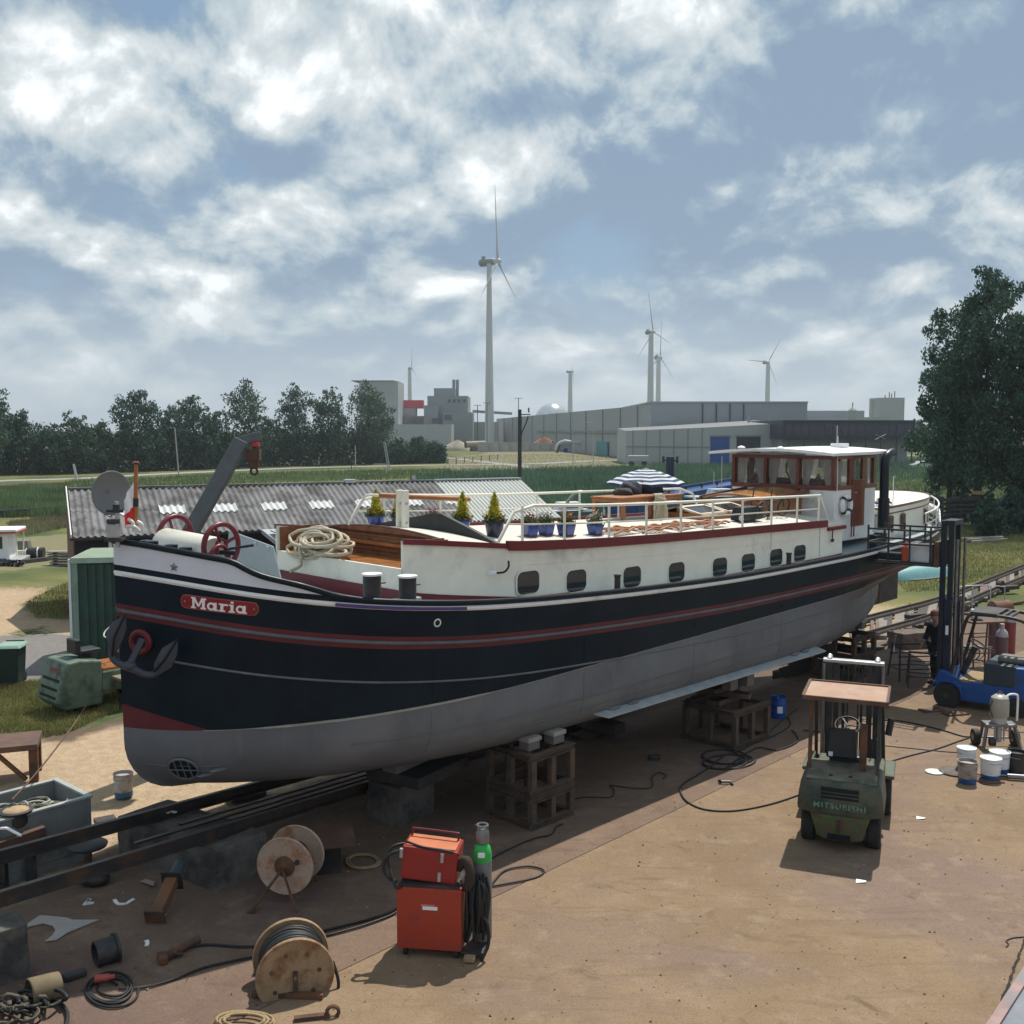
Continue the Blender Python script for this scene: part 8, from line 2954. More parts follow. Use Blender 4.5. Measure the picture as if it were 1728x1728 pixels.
MB().cyl(d * .3, d, .042, .048, n=12).build('rod', M_rusty, t, smooth=40)
MB().box((.0, 0, 0), (.10, .16, .1), rz=.5).build('knuckle', M_rusty, t, bevel=.02)
MB().cyl((0, 0, 0), d * .35, .055, n=10).build('sleeve', M_rusty, t, smooth=40)
MB().torus(d * .42 + Vector((0, -.04, 0)), .06, .018, (.4, .3, 1), 14, 6).build('ring', M_rusty, t)
poly = [(105, 1130), (185, 1070), (260, 1020), (430, 1035), (470, 1050), (640, 1050), (560, 1082), (440, 1130), (365, 1180), (290, 1190), (335, 1155), (360, 1118), (342, 1088), (280, 1072), (190, 1092)]
P = [G(x / 3.84, 1280 + y / 3.84, .03) for x, y in poly]
n = len(P)
o = MB().add(P + [p + Vector((0, 0, .012)) for p in P], [tuple(range(n - 1, -1, -1)), tuple(range(n, 2 * n))] + [(i, (i + 1) % n, n + (i + 1) % n, n + i) for i in range(n)]).build('cut_plate', pm('pale_plate', (.36, .34, .32), .6, var=.1))
tag(o, 'pale pointed offcut of steel plate lying flat at the lower left', 'plate')
for pts, lb in ([[(142, 1527), (147, 1522), (151, 1517), (148, 1525), (158, 1523)], 'small white V-shaped strip lying left of the other white strip'],
    [[(193, 1518), (199, 1525), (212, 1525), (219, 1521), (226, 1517)], 'curved white strip lying between the V-shaped strip and the rusty post'],
    [[(247, 1587), (249, 1591), (247, 1596)], 'tiny curved white strip near the rusty rod'],
    [[(282, 1372), (288, 1369), (297, 1371)], 'white scrap lying on the near concrete block']):
 z = .03 if 'block' not in lb else .62
 P = [G(x, y, z) for x, y in pts]
 P = catmull(P, 5)
 m = MB()
 for i in range(len(P) - 1):
  t_ = (P[i + 1] - P[i]).normalized()
  n_ = Vector((t_.y, -t_.x, 0)) * .022
  m.add([P[i] - n_, P[i] + n_, P[i + 1] + n_, P[i + 1] - n_], [(0, 1, 2, 3)])
 tag(m.build('white_strip', M_white, solid=.012), lb, 'strip', 'white strips on the yard floor')
o = MB().add([G(236, 1487, .05), G(246, 1483, .04), (G(262, 1488, .04)), G(259, 1495, .06), G(248, 1491, .05)], [(0, 1, 2, 3, 4)]).build('paper_scrap', pm('paper_pink', (.33, .24, .21), .8), solid=.006)
tag(o, 'pinkish scrap of paper left of the rusty post', 'paper')
for px, py, lb in ((1553, 1381, 'white scrap lying right of the green forklift'), (1452, 1488, 'white scrap lying below the green forklift')):
 g_ = G(px, py, .035)
 o = MB().add([g_ + Vector((-.07, -.03, 0)), g_ + Vector((.05, -.04, .01)), g_ + Vector((.09, .03, 0)), g_ + Vector((-.04, .05, .015))], [(0, 1, 2, 3)]).build('paper_scrap', M_white, solid=.005)
 tag(o, lb, 'paper')
# scrap heap in the corner: ropes, chain, a flattened pail
m = MB()
rg = random.Random(21)
for k in range(12):
 cx, cy = rg.uniform(-15, 95), rg.uniform(1672, 1735)
 P = [G(cx + 26 * math.cos(a + k) * rg.uniform(.6, 1.2), cy + 14 * math.sin(a + k) * rg.uniform(.6, 1.2), .05 + .12 * rg.random()) for a in [i * .75 for i in range(10)]]
 m.tube(catmull(P, 4), rg.choice([.012, .016, .022]), 6, k % 2)
o = m.build('rope_heap', [pm('rope_dirty_grey', (.10, .085, .065), .95), M_cable], smooth=70)
tag(o, 'dirty heap of ropes and chain in the bottom left corner', 'rope heap')
b = G(76, 1692)
t = thing('old_pail', 'crushed tan pail lying in the rope heap at the lower left', 'pail', b, .6)
MB().lathe_pq((-.15, 0, .14), (.17, .05, .13), [(.14, 0), (.15, .02), (.13, .30), (.001, .31)], 18, caps=False).build('pail', pm('pail_tan', (.17, .13, .08), .85, var=.3), t, smooth=40, solid=.006)
o = MB().boxb(-.12, .12, -.05, .05, 0, .07).build('grinder_body', M_dark, bevel=.02)
o.location, o.rotation_euler = G(126, 1650, .03), (0, 0, .7)
tag(o, 'dark hand tool lying beside the crushed pail', 'tool')
cable('black_hose', 'thick black hose curving round the rope heap', [(20, 1690), (60, 1683), (95, 1690), (112, 1705), (112, 1728), (100, 1745)], .02, M_cable, 'hose')
cable('mooring_wire', 'thin brown line stretched from the grey crate to the old forklift', [(20, 1350, 1.0), (60, 1306, 1.0), (95, 1262, 1.05), (130, 1215, 1.1), (145, 1190, 1.3)], .012, M_brown, 'line')
cable('wire_scrap', 'bit of bent wire by the crack at the lower right', [(1728, 1581), (1708, 1583), (1698, 1588), (1702, 1593), (1698, 1598)], .008, M_dark, 'wire')
o = MB()
o.cyl((-.07, 0, .03), (.09, 0, .03), .02, n=8)
o.cyl((.06, 0, .03), (.10, -.12, .02), .016, n=8)
o.cyl((-.07, 0, .03), (-.10, .04, .03), .03, n=8)
ob = o.build('hand_drill', M_plastic)
ob.location = G(1224, 1322, .03)
tag(ob, 'small black hand tool on the paving between cable loop and forklift', 'tool')
o = MB().boxb(-.1, .1, -.07, .07, 0, .08).build('dark_tool', M_dark, bevel=.02)
o.location = G(1104, 1281, .03)
tag(o, 'small dark tool lying in the shade under the hull', 'tool')
# grey pallet box with rope tangle, beam and pot in front of it
rb = G(157, 1448)
t = thing('pallet_box', 'large grey plastic pallet box holding a rope tangle, behind the rails', 'pallet box', (rb.x, rb.y, 0), math.atan2(.66, -.75))
M_pbx = pm('pallet_box_grey', (.19, .205, .205), .55, var=.08, dirt=(.13, .13, .12), damt=.3)
bx, by, bz = 1.05, 1.25, .86
MB().boxb(0, bx, 0, .05, .14, bz).build('side_panel', M_pbx, t, bevel=.008)
MB().boxb(0, bx, by - .05, by, .14, bz).build('side_panel', M_pbx, t, bevel=.008)
MB().boxb(0, .05, .05, by - .05, .14, bz).build('end_panel', M_pbx, t, bevel=.008)
MB().boxb(bx - .05, bx, .05, by - .05, .14, bz).build('end_panel', M_pbx, t, bevel=.008)
MB().boxb(.05, bx - .05, .05, by - .05, .14, .18).build('floor', M_pbx, t)
for a in ((-.02, bx + .02, -.025, .055), (-.02, bx + .02, by - .055, by + .025)):
 MB().boxb(a[0], a[1], a[2], a[3], bz, bz + .035).build('rim', pm('rim_pale', (.34, .36, .35), .5), t, bevel=.008)
for a in ((-.02, .055), (bx - .055, bx + .02)):
 MB().boxb(a[0], a[1], .056, by - .056, bz, bz + .034).build('rim', pm('rim_pale', (.34, .36, .35), .5), t, bevel=.008)
for x in (.1, bx / 2, bx - .1):
 MB().boxb(x - .09, x + .09, .03, by - .03, 0, .138).build('runner', M_pbx, t, bevel=.01)
for y in (.3, .9):
 MB().boxb(-.012, -.001, y - .18, y + .18, .25, .75).build('panel_rib', M_pbx, t, bevel=.004)
m = MB()
rg = random.Random(2)
for k in range(26):
 cx, cy = rg.uniform(.3, .8), rg.uniform(.3, .95)
 m.tube(catmull([(cx + .2 * math.cos(a + k) * rg.uniform(.7, 1.2), cy + .22 * math.sin(a + k) * rg.uniform(.7, 1.2), .62 + .12 * rg.random() + .06 * math.sin(k)) for a in [i * .9 for i in range(9)]], 4), .014, 5, k % 3 == 0)
o = m.build('rope_tangle', [pm('net_rope_olive', (.19, .18, .13), .95), pm('rope_white_dirty', (.42, .42, .40), .9)], smooth=70)
o.matrix_world = Matrix.Translation(t.location) @ Matrix.Rotation(t.rotation_euler.z, 4, 'Z')
tag(o, 'tangle of olive and white rope filling the grey pallet box', 'rope')
bA, bB = G(-30, 1440, .55), G(76, 1403, .62)
t = thing('beam_rack', 'brown steel beam on dark legs before the grey pallet box', 'frame', ((bA.x + bB.x) / 2, (bA.y + bB.y) / 2, 0))
o_ = t.location
MB().beam(bA - o_, bB - o_, .10, .16).build('beam', M_brown, t, bevel=.008)
for u in (.3, .75):
 q = bA.lerp(bB, u) - o_
 MB().boxb(q.x - .05, q.x + .05, q.y - .05, q.y + .05, 0, q.z - .08).build('leg', M_dark, t)
MB().beam((bA - o_) * .9 + Vector((0, -.1, -.3)), (bB - o_) * .4 + Vector((0, -.1, -.35)), .06, .06).build('brace', M_dark, t)
pt_ = G(28, 1393, .72)
t = thing('winch_pot', 'dark round pot filled with sand on the brown beam', 'pot', pt_)
MB().lathe([(.13, 0), (.15, .04), (.15, .17), (.20, .18), (.21, .21), (.17, .22), (.14, .19)], 22).build('pot', M_dark, t, smooth=35)
MB().lathe([(.165, .20), (.16, .215), (.08, .235), (.01, .24)], 20).build('sand_fill', pm('pot_sand', (.38, .27, .16), .95, var=.25, scale=12), t, smooth=60)
cable('white_hose', 'white hose hanging over the left side of the grey pallet box', [(2, 1398, .92), (12, 1398, .95), (24, 1404, .93), (36, 1410, .9)], .018, M_white, 'hose')
# steel table at the left edge
b = G(58, 1318)
t = thing('steel_table', 'brown steel work table cut by the left edge', 'table', b, R(20))
MB().boxb(-1.5, .08, -.12, .75, .56, .66).build('table_top', M_brown, t, bevel=.01)
for x, y in ((0, 0), (-.0, .6), (-.62, -.02), (-1.3, .6)):
 MB().boxb(x - .07, x + .07, y - .07, y + .07, 0, .56).build('leg', M_rusty, t, bevel=.005)
MB().beam((-.12, .0, .04), (-.55, .0, .52), .08, .06).build('brace', pm('post_brown', (.13, .075, .045), .8), t)
# jack with an oval pad by the rails
b = G(150, 1482)
t = thing('screw_jack', 'dark jack with an oval pad between the rails', 'jack', b)
MB().lathe([(.01, .42), (.24, .43), (.25, .46), (.2, .49), (.01, .5)], 22).build('pad', M_dark, t, smooth=40)
MB().cyl((0, 0, 0), (0, 0, .43), .05, n=12).build('screw', M_rusty, t)
MB().lathe([(.2, 0), (.1, .12), (.06, .13)], 14).build('foot', M_rusty, t)
for px, py, lb in ((35, 1476, 'dark round float lying behind the near rail at the left'), (160, 1493, 'dark lump of scrap below the near rail')):
 o = MB().sphere((0, 0, .09), .2, (1, .7, .5), 8).build('scrap_float', M_dark, smooth=60)
 o.location = G(px, py)
 tag(o, lb, 'scrap')
# boards behind the rails
for (a, b_, lb) in (((160, 1388), (195, 1381), 'dark board lying in weeds behind the far rail'), ((387, 1350), (445, 1336), 'dark plank lying beyond the far rail under the bow')):
 P, Q = G(*a, .06), G(*b_, .06)
 tag(MB().beam(P, Q, .22, .07).build('loose_board', M_dark, bevel=.01), lb, 'board')

# ------------------------------------------------------------------ buckets, drum, spray pump
def bucket(px, py, label, body, base, r=.155, h=.37, lid=True, handle=False):
 t = thing('paint_bucket', label, 'bucket', G(px, py, .035), random.uniform(0, 6), 'paint buckets')
 MB().lathe([(r * .93, .09), (r * .98, h * .8), (r * 1.03, h * .82), (r * 1.0, h * .86), (r, h - .01)], 26, caps=False).build('side', body, t, smooth=30)
 MB().lathe([(r * .88, 0), (r * .92, .0), (r * .93, .092)], 26).build('base', base, t, smooth=30)
 if lid:
  MB().lathe([(r * 1.04, h - .02), (r * 1.06, h), (r * .97, h + .005), (r * .95, h - .008), (.01, h - .008)], 26, caps=False).build('lid', M_white, t, smooth=30)
 else:
  MB().lathe([(r * 1.04, h - .02), (r * 1.05, h), (r * .97, h), (r * .95, h - .05), (.01, h - .06)], 26, caps=False).build('rim', body, t, smooth=30)
 MB().torus((0, 0, h * .78), r * 1.0, .006, (.0, .3, 1) if handle else (0, 0.05, 1), 24, 5, a0=0, a1=math.pi).build('handle', M_galv, t)
 return t

M_bw = pm('bucket_white', (.66, .68, .72), .4, var=.05, dirt=(.45, .45, .46), damt=.2, dscale=6)
M_bb = pm('bucket_blue', (.02, .075, .22), .4, var=.1)
M_bg = pm('bucket_smeared', (.33, .30, .28), .55, var=.25, scale=7, dirt=(.14, .12, .11), damt=.4, dscale=8)
bucket(1630, 1296, 'white paint bucket at the back left of the group, behind the smeared one', M_bw, M_bw)
bucket(1632, 1320, 'smeared grey paint bucket without a lid, foremost of the group', M_bg, M_bb, lid=False, handle=True)
bucket(1671, 1314, 'white paint bucket with a blue base right of the smeared one', M_bw, M_bb, r=.165)
bucket(1686, 1303, 'white paint bucket tucked behind the one with the blue base', M_bw, M_bb, r=.165)
bucket(1714, 1303, 'dark dirty paint bucket at the right edge of the group', M_dark, M_dark, lid=False)
bucket(209, 1343, 'old white bucket with a blue base standing alone below the bow', pm('bucket_old_white', (.42, .41, .39), .6, var=.2, dirt=(.25, .2, .16), damt=.4, dscale=8), pm('bucket_blue_pale', (.04, .13, .25), .5), r=.15, h=.38, lid=False)
o = MB().lathe([(.145, 0), (.15, .015), (.14, .02), (.13, .012), (.01, .014)], 26).build('bucket_lid', M_white, smooth=30)
o.location = G(1577, 1303, .035)
tag(o, 'loose white bucket lid lying on the paving', 'lid')
o = MB().lathe([(.26, 0), (.27, .02), (.25, .03), (.2, .012), (.01, .014)], 26).build('drip_tray', pm('tray_dirty', (.10, .085, .075), .7, var=.4, scale=8), smooth=30)
o.location = G(1612, 1303, .035)
tag(o, 'dirty round drip tray behind the smeared bucket', 'tray')
o = MB().boxb(-.2, .2, -.15, .15, 0, .02).build('cardboard', M_brown)
o.location, o.rotation_euler = G(1668, 1318, .032), (0, 0, .2)
tag(o, 'brown board under the white bucket with the blue base', 'board')
t = thing('spray_gun', 'grey spray lance lying right of the white buckets', 'spray gun', G(1705, 1313, .06), R(-12))
MB().cyl((-.05, 0, .03), (.4, 0, .03), .045, n=14).build('barrel', M_steel, t, smooth=40)
MB().cyl((-.2, 0, .03), (-.05, 0, .03), .02, n=10).build('nozzle', M_dark, t)
MB().tube(catmull([(-.12, 0, .03), (-.25, -.04, .02), (-.4, .02, 0), (-.5, .1, 0)], 4), .012, 6).build('hose', M_cable, t)
b = G(1313, 1212)
t = thing('blue_drum', 'small blue drum standing in the shade under the stern half', 'drum', b)
MB().lathe([(.14, 0), (.15, .02), (.15, .14), (.155, .15), (.15, .16), (.15, .30), (.155, .31), (.15, .32), (.15, .44), (.155, .46), (.14, .46), (.13, .44), (.01, .44)], 24).build('drum', pm('drum_blue', (.015, .085, .38), .4), t, smooth=30)
MB().boxb(-.06, .05, -.158, -.148, .14, .28).build('label', M_white, t, bevel=.02)
for a in (1.2, -1.9):
 MB().box((.15 * math.cos(a), .15 * math.sin(a), .47), (.03, .03, .03)).build('lug', M_steel, t)

sp_ = thing('spray_pump', 'grey paint spray pump on a wheeled cart behind the buckets', 'spray pump', G(1684, 1262, .03), R(-6))
MB().lathe([(.15, .60), (.165, .62), (.165, .86), (.15, .95), (.09, 1.0), (.02, 1.01)], 26).build('motor_dome', pm('dome_cream', (.34, .33, .28), .4, var=.1), sp_, smooth=40)
MB().lathe([(.135, .48), (.135, .60)], 22).build('motor_neck', M_galv, sp_, smooth=40)
MB().boxb(-.28, .28, -.14, .14, .43, .48).build('mount_plate', M_steel, sp_, bevel=.01)
for s_ in (-1, 1):
 MB().beam((s_ * .24, -.10, .45), (s_ * .34, -.22, .0), .05, .05).build('leg', M_steel, sp_)
 MB().beam((s_ * .24, .12, .45), (s_ * .26, .15, .16), .04, .04).build('leg', M_steel, sp_)
 o = MB().cyl((s_ * .30, .16, .15), (s_ * .40, .16, .15), .15, n=20).build('wheel', M_rubber, sp_, smooth=35)
 MB().cyl((s_ * .295, .16, .15), (s_ * .405, .16, .15), .07, n=14).build('rim', M_steel, o, smooth=35)
MB().cyl((-.38, .16, .15), (.38, .16, .15), .018).build('axle', M_steel, sp_)
MB().cyl((0, 0, .12), (0, 0, .45), .055, n=14).build('pump_cylinder', M_galv, sp_, smooth=40)
for x in (-.08, .08):
 MB().cyl((x, -.04, .15), (x, -.04, .44), .018, n=8).build('tie_rod', M_galv, sp_)
MB().tube(catmull([(.10, .05, .9), (.2, .1, .98), (.33, .12, .98), (.37, .14, .9), (.37, .15, .48)], 5), .02, 8).build('push_handle', M_white, sp_, smooth=60)
MB().torus((0, 0, 1.03), .035, .01, (0, 1, 0), 14, 6).build('lifting_eye', M_steel, sp_)
MB().tube(catmull([(-.15, -.05, .9), (-.2, -.1, .78), (-.16, -.12, .6)], 4), .014, 6).build('air_hose', M_dark, sp_)
MB().cyl((-.22, -.18, .16), (-.12, -.18, .16), .07, n=14).build('filter', M_dark, sp_, smooth=40)

# ------------------------------------------------------------------ right-hand yard clutter
# cradle track with sleepers beyond the blue forklift
TA = catmull([G(*p) for p in ((1436, 1062), (1515, 1041), (1590, 1020), (1660, 992), (1728, 964), (1800, 937))], 10)
TB = catmull([G(*p) for p in ((1440, 1090), (1512, 1069), (1584, 1047), (1660, 1013), (1728, 984), (1800, 955))], 10)
t = thing('cradle_track', 'long steel cradle track with cross-beams running from the stern to the right edge', 'track', tuple(TA[0]))
o_ = t.location.copy()
up = Vector((0, 0, .16))
M_tr, M_td, M_tp = pm('track_grey', (.13, .11, .10), .8, var=.3, dirt=(.16, .08, .05), damt=.4), pm('track_dark', (.05, .042, .04), .8), pm('track_pale', (.20, .175, .15), .8, var=.2)
for P in (TA, TB):
 for off, w_ in ((0.0, .14), (.16, .05)):
  for i in range(0, 50, 10):
   q = [p - o_ + up + Vector((0, 0, off)) for p in P[i:i + 11]]
   for k in range(0, 10, 5):
    MB().beam(q[k], q[k + 5], w_, .16 if off == 0 else .10).build('side_beam', M_tr if off == 0 else M_rail, t)
rg = random.Random(31)
for k in range(40):
 i = min(49, int(k * 1.26))
 a, b_ = TA[i] - o_ + up * .55, TB[i] - o_ + up * .55
 e_ = (a - b_) * rg.uniform(.05, .3)
 MB().beam(a + e_, b_ - e_ * .6, rg.choice((.12, .2, .3)), .14).build('cross_beam', rg.choice((M_td, M_tp, M_tr)), t)
for px, py, w_, lb in ((1620, 1032, 1.2, 'pale flat plate lying on the cradle track left of the hoop rail'), (1545, 1052, .9, 'dark beam end lying across the cradle track behind the stern'), (1704, 1002, .8, 'dark wheel block on the cradle track at the right edge')):
 o = MB().boxb(-w_ / 2, w_ / 2, -.14, .14, .2, .36).build('track_block', M_tp if 'pale' in lb else M_td, bevel=.02)
 o.location, o.rotation_euler = G(px, py), (0, 0, rg.uniform(-.2, .9))
 tag(o, lb, 'block')
for k in range(3):
 u = (.5, .68, .84)[k]
 p = TB[int(50 * u)]
 o = MB().cyl((0, -.1, .28), (0, .1, .28), .24, n=18).build('rail_bogie', M_td, smooth=40)
 o.location, o.rotation_euler = (p.x, p.y, p.z + .05), (0, 0, .7)
 tag(o, ('dark iron wheel on the near beam of the track, leftmost of three', 'dark iron wheel in the middle of the near track beam', 'dark iron wheel on the near track beam closest to the right edge')[k], 'bogie', 'iron wheels on the cradle track')
# sleepers under the slip rails behind the barge
for k in range(8):
 p = RP2 + RD * (19.4 + k * .75)
 q = p - RN * 1.18
 zz = zg(p.x, p.y)
 o = MB().beam(Vector((p.x, p.y, zz)) + RN * .3 + Vector((0, 0, .04)), Vector((q.x, q.y, zz)) - RN * .3 + Vector((0, 0, .04)), .2, .12).build('sleeper', pm('track_pale', (.22, .20, .18), .8), bevel=.01)
 tag(o, 'pale sleeper under the slipway rails behind the stern', 'sleeper', 'sleepers under the slipway rails')
# a second low crossing pair of rails
P, Q = G(1448, 1108), G(1572, 1068)
tag(MB().beam(P + Vector((0, 0, .08)), Q + Vector((0, 0, .08)), .08, .12).build('loose_rail', M_rail), 'loose dark rail lying beside the concrete block behind the stern', 'rail')
bq = G(1538, 1094)
rough_block('stone_block', 'single squared stone block lying beside the slipway rails', bq + Vector((-.5, -.1, 0)), bq + Vector((.45, .3, 0)), .6, bq.z - .02, bq.z + .46, pm('stone_brown', (.13, .105, .085), .9, var=.3, scale=4, bump=.5, bscale=10), 9, 'stone block', None)
for px, py, w_, lb in ((1465, 1098, .8, 'dark timber lying beyond the mast of the green forklift'), (1510, 1062, 1.1, 'flat dark plate lying across the slipway rails')):
 o = MB().boxb(-w_ / 2, w_ / 2, -.2, .2, 0, .12).build('loose_timber', M_dark, bevel=.01)
 o.location, o.rotation_euler = G(px, py, .05), (0, 0, .4)
 tag(o, lb, 'timber')

def trestle(px, py, label, w=1.0, d_=.5, h=.8, rz=0.2, mat=M_dark):
 t = thing('trestle', label, 'trestle', G(px, py), rz, 'wire trestles by the blue forklift')
 for x in (-w / 2, w / 2):
  for y in (-d_ / 2, d_ / 2):
   MB().beam((x, y, 0), (x * .9, y * .6, h), .03, .03).build('leg', mat, t)
  MB().beam((x, -d_ / 2, h * .35), (x, d_ / 2, h * .35), .025, .025).build('stretcher', mat, t)
 for y in (-d_ / 2, d_ / 2):
  for z in (.35, .7):
   MB().beam((-w / 2, y * (1 - .4 * z), h * z), (w / 2, y * (1 - .4 * z), h * z), .025, .025).build('cross_rail', mat, t)
 MB().beam((-w * .48, 0, h), (w * .48, 0, h), .05, .04).build('top_rail', mat, t)
 return t

trestle(1545, 1146, 'dark wire trestle standing left of the blue forklift mast', 1.1, .6, .85, .1)
trestle(1562, 1160, 'second wire trestle half behind the blue forklift mast', .8, .5, .8, -.3)
t = trestle(1652, 1125, 'tall brown work stand seen through the blue forklift cab', .75, .6, 1.15, .2, M_brown)
MB().boxb(-.45, .45, -.35, .35, 1.16, 1.2).build('stand_plate', M_brown, t)
o = MB().boxb(-.13, .13, -.1, .1, 0, .24).build('tool_box', M_white, bevel=.02)
o.location = G(1652, 1125) + Vector((-.1, 0, 1.22))
tag(o, 'small white box standing on the tall brown work stand', 'box')
tw = thing('hose_stand', 'low wire stand with hoses before the tall brown work stand', 'stand', G(1636, 1118), .1)
for k in range(4):
 MB().torus((.15 * k - .2, .05 * k, .22), .20, .018, (.4, 1, .1 * k), 20, 6).build('hose_loop', M_galv if k % 2 else M_dark, tw, smooth=60)
MB().beam((-.5, 0, .4), (.6, 0, .4), .03, .03).build('bar', M_galv, tw)
for x in (-.45, .55):
 MB().beam((x, 0, 0), (x, 0, .4), .03, .03).build('leg', M_galv, tw)
t = thing('hoop_rail', 'thin steel hoop rail standing on the cradle track', 'rail', G(1655, 1040), .1)
MB().tube(catmull([(-.9, 0, 0), (-.9, 0, 1.0), (-.8, 0, 1.12), (0, 0, 1.16), (.8, 0, 1.1), (.9, 0, .98), (.9, 0, 0)], 5), .02, 6).build('hoop', M_galv, t, smooth=60)
for x in (-.35, .35):
 MB().beam((x, 0, 0), (x, 0, 1.14), .03, .03).build('upright', M_galv, t)
MB().beam((-.9, 0, .1), (.9, 0, .1), .12, .08).build('base_beam', M_dark, t)
t = thing('rust_drum', 'rusty red-brown drum lying on the cradle track at the right', 'drum', G(1688, 1040), .3)
MB().lathe_pq((-.42, 0, .3), (.4, 0, .32), [(.2, 0), (.28, .04), (.30, .4), (.28, .78), (.2, .82)], 20).build('drum', pm('drum_rust', (.18, .08, .06), .8, var=.2), t, smooth=40)
for px, py, lb, col, h in ((1688, 1148, 'mauve gas bottle with a pale shoulder behind the blue forklift seat', (.13, .075, .095), 1.35), (1702, 1120, 'red gas bottle farther behind the mauve one', (.22, .05, .05), 1.4), (1676, 1115, 'second mauve gas bottle farther behind the blue forklift', (.16, .10, .115), 1.3)):
 t = thing('gas_bottle', lb, 'gas bottle', G(px, py), 0, 'gas bottles behind the blue forklift')
 MB().lathe([(.13, 0), (.14, .02), (.14, h * .78)], 18).build('body', pm('bottle_' + lb[:6].strip().replace(' ', '_'), col, .5), t, smooth=40)
 MB().lathe([(.14, h * .78), (.12, h * .86), (.05, h * .92), (.05, h)], 18).build('shoulder', pm('shoulder_pale', (.38, .35, .36), .5), t, smooth=40)
cable('air_hose', 'pale hose rising beside the stone block', [(1508, 1100, .02), (1509, 1085, .25), (1512, 1072, .55)], .022, M_galv, 'hose')
cable('ground_line', 'thin cable on the paving beyond the blue forklift', [(1640, 1112), (1680, 1116), (1728, 1108)], .014, M_cable)
o = MB().boxb(-.5, .5, -.05, .05, 0, .1).build('loose_iron', M_rusty)
o.location, o.rotation_euler = G(1715, 1020, .02), (0, 0, .6)
tag(o, 'loose rusty iron beam on the sand at the right edge', 'beam')
o = MB().prism([(-.25, 0), (.25, 0), (.3, .28), (.2, .05)], -.1, .1, Matrix.Rotation(R(90), 4, 'X')).build('bent_iron', M_brown)
o.location = G(1523, 1030)
tag(o, 'bent rusty iron scrap on the sand behind the rudder', 'scrap')
# pale cabinet top cutting the lower right corner
ca, cb = G(1742, 1618, .75), G(1664, 1738, .75)
d = (cb - ca).normalized()
n_ = Vector((-d.y, d.x, 0))
if n_.x < 0:
 n_ = -n_
t = thing('pale_cabinet', 'pale blue cabinet with a faded pink edge in the lower right corner', 'cabinet', (ca.x, ca.y, 0))
m = MB()
Z0 = zg(ca.x, ca.y)
P = [ca - t.location - d * 0.0, cb - t.location + d * 1.2, cb - t.location + d * 1.2 + n_ * 1.0, ca - t.location + n_ * 1.0]
m.prism([(p.x, p.y) for p in P], .03, .75)
m.build('body', pm('cabinet_pale_blue', (.15, .17, .20), .6, var=.12, dirt=(.24, .25, .27), damt=.4), t, bevel=.02)
MB().beam(ca - t.location + n_ * .03 + Vector((0, 0, .012)), cb - t.location + d * 1.2 + n_ * .03 + Vector((0, 0, .012)), .09, .03).build('edge_strip', pm('edge_pink', (.27, .17, .16), .6, var=.3, scale=3, dirt=(.22, .22, .23), damt=.5), t)

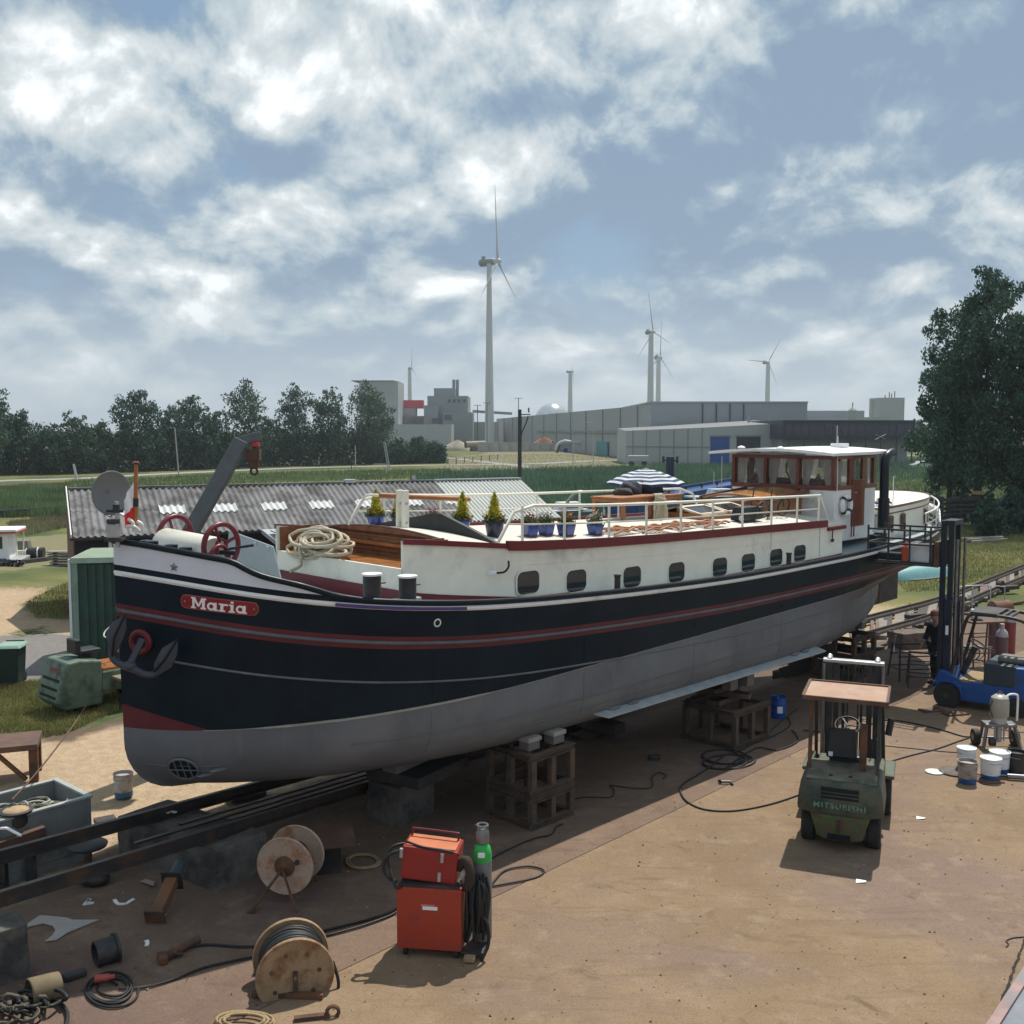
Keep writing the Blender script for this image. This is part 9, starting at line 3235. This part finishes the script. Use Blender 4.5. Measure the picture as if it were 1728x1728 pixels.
# ------------------------------------------------------------------ the worker beside the mast
def person(loc, rz):
 t = thing('person', 'person in dark work clothes standing left of the blue forklift mast', 'person', loc, rz, None)
 J = {'pel': (0, 0, .92), 'sp': (.02, 0, 1.12), 'ch': (.05, 0, 1.34), 'nk': (.08, 0, 1.48), 'hd': (.11, 0, 1.58), 'top': (.12, 0, 1.72),
   'hl': (0, .09, .88), 'kl': (.05, .10, .50), 'al': (-.01, .11, .09), 'tl': (.15, .12, .04), 'hr': (0, -.09, .88), 'kr': (.03, -.10, .50), 'ar': (-.03, -.11, .09), 'tr': (.12, -.12, .04),
   'sl': (.05, .19, 1.40), 'el': (.06, .25, 1.13), 'wl': (.16, .24, .90), 'sr': (.05, -.19, 1.40), 'er': (.09, -.26, 1.14), 'wr': (.24, -.22, .98)}
 Rr = {'pel': .15, 'sp': .135, 'ch': .15, 'nk': .06, 'hd': .085, 'top': .06, 'hl': .09, 'kl': .065, 'al': .05, 'tl': .045, 'hr': .09, 'kr': .065, 'ar': .05, 'tr': .045,
    'sl': .075, 'el': .05, 'wl': .036, 'sr': .075, 'er': .05, 'wr': .036}
 E = [('pel', 'sp'), ('sp', 'ch'), ('ch', 'nk'), ('nk', 'hd'), ('hd', 'top'), ('pel', 'hl'), ('hl', 'kl'), ('kl', 'al'), ('al', 'tl'), ('pel', 'hr'), ('hr', 'kr'), ('kr', 'ar'), ('ar', 'tr'), ('ch', 'sl'), ('sl', 'el'), ('el', 'wl'), ('ch', 'sr'), ('sr', 'er'), ('er', 'wr')]

 def skin(names, edges, rad, name, mat, par, root, grow=0.0, pts=None):
  pts = pts or J
  me_ = bpy.data.meshes.new(name)
  ix = {k: i for i, k in enumerate(names)}
  me_.from_pydata([pts[k] for k in names], [(ix[a], ix[b]) for a, b in edges], [])
  o = bpy.data.objects.new(name, me_)
  C.objects.link(o)
  o.parent = par
  s_ = o.modifiers.new('skin', 'SKIN')
  for i, k in enumerate(names):
   v = me_.skin_vertices[0].data[i]
   v.radius = (rad[k] + grow, rad[k] + grow)
   v.use_root = (k == root)
  sb = o.modifiers.new('sub', 'SUBSURF')
  sb.levels = sb.render_levels = 2
  me_.materials.append(mat)
  s_.use_smooth_shade = True
  return o
 body = skin(list(J), E, Rr, 'body', pm('skin', (.42, .24, .17), .55), t, 'pel')
 M_cl = pm('work_clothes', (.018, .024, .04), .9, var=.3, scale=6)
 tn = ['pel', 'sp', 'ch', 'sl', 'el', 'sr', 'er']
 K = dict(J)
 K['fl'] = tuple(np.array(J['el']) * .25 + np.array(J['wl']) * .75)
 K['fr'] = tuple(np.array(J['er']) * .25 + np.array(J['wr']) * .75)
 rr = dict(Rr, fl=.042, fr=.042)
 skin(tn + ['fl', 'fr'], [('pel', 'sp'), ('sp', 'ch'), ('ch', 'sl'), ('sl', 'el'), ('el', 'fl'), ('ch', 'sr'), ('sr', 'er'), ('er', 'fr')], rr, 'jacket', M_cl, t, 'pel', .018, K)
 skin(['pel', 'hl', 'kl', 'al', 'hr', 'kr', 'ar'], [('pel', 'hl'), ('hl', 'kl'), ('kl', 'al'), ('pel', 'hr'), ('hr', 'kr'), ('kr', 'ar')], Rr, 'trousers', pm('work_trousers', (.02, .025, .035), .9), t, 'pel', .02)
 for s_ in (1, -1):
  MB().boxb(-.10, .20, -.05, .05, 0, .10, M=Matrix.Translation((.0 if s_ > 0 else -.02, s_ * .115, 0)), taper=(.75, .8)).build('shoe', M_rubber, t, bevel=.03)
  w = Vector(J['wl'] if s_ > 0 else J['wr'])
  e_ = Vector(J['el'] if s_ > 0 else J['er'])
  dd = (w - e_).normalized()
  h = MB()
  h.sphere(w + dd * .06, .05, (.8, .55, 1.0), 6)
  for k in range(4):
   a = w + dd * .09 + Vector((.012 * (k - 1.5), 0, 0)) * 1.6
   h.tube([a, a + dd * (.035 + .006 * (k in (1, 2))), a + dd * .06 + Vector((.01, -.012 * s_, 0)), a + dd * .075 + Vector((.018, -.03 * s_, 0))], .009, 6)
  a = w + dd * .04
  h.tube([a + Vector((.025, 0, 0)), a + dd * .03 + Vector((.05, -.01 * s_, 0)), a + dd * .055 + Vector((.055, -.02 * s_, 0))], .011, 6)
  h.build('hand', pm('skin', (.42, .24, .17), .55), body, smooth=70)
 hd = Vector((.12, 0, 1.62))
 m = MB()
 m.sphere(hd, .10, (1.05, .8, 1.2), 10)
 m.build('head', pm('skin', (.42, .24, .17), .55), body, smooth=70)
 m = MB()
 m.tube([hd + Vector((.10, 0, .01)), hd + Vector((.128, 0, -.02)), hd + Vector((.105, 0, -.035))], .012, 6)
 m.build('nose', pm('skin', (.42, .24, .17), .55), body, smooth=70)
 for s_ in (-1, 1):
  MB().sphere(hd + Vector((.092, s_ * .032, .015)), .011, n=6).build('eye', M_trim, body)
  MB().sphere(hd + Vector((0, s_ * .082, -.005)), .025, (.7, .35, 1.1), 6).build('ear', pm('skin', (.42, .24, .17), .55), body, smooth=70)
 MB().tube([hd + Vector((.095, -.025, -.06)), hd + Vector((.103, 0, -.062)), hd + Vector((.095, .025, -.06))], .006, 5).build('mouth', pm('lips', (.28, .11, .09), .6), body)
 m = MB()
 m.lathe([(.115, 0), (.118, .03), (.10, .09), (.05, .125), (.005, .13)], 20, Matrix.Translation(hd + Vector((-.005, 0, .03))) @ Matrix.Diagonal((1, .82, 1, 1)), caps=False)
 m.build('cap', pm('cap_red', (.22, .09, .085), .8), t, smooth=60, solid=.006)
 MB().boxb(.07, .19, -.06, .06, hd.z + .03, hd.z + .04).build('cap_peak', pm('cap_red', (.22, .09, .085), .8), t, bevel=.004)
 return t

person(G(1581, 1156), R(200))

# ------------------------------------------------------------------ thin summer haze over the polder
hz_m = bpy.data.materials.new('haze')
hz_m.use_nodes = True
nt_ = hz_m.node_tree
nt_.nodes.clear()
pv = nt_.nodes.new('ShaderNodeVolumePrincipled')
pv.inputs['Color'].default_value = (0.78, 0.86, 0.95, 1)
pv.inputs['Density'].default_value = 0.00024
pv.inputs['Anisotropy'].default_value = 0.2
nt_.links.new(pv.outputs[0], nt_.nodes.new('ShaderNodeOutputMaterial').inputs['Volume'])
MB().boxb(-5200, 5200, -5200, 5200, -3.5, 150).build('haze', hz_m, kind='stuff')
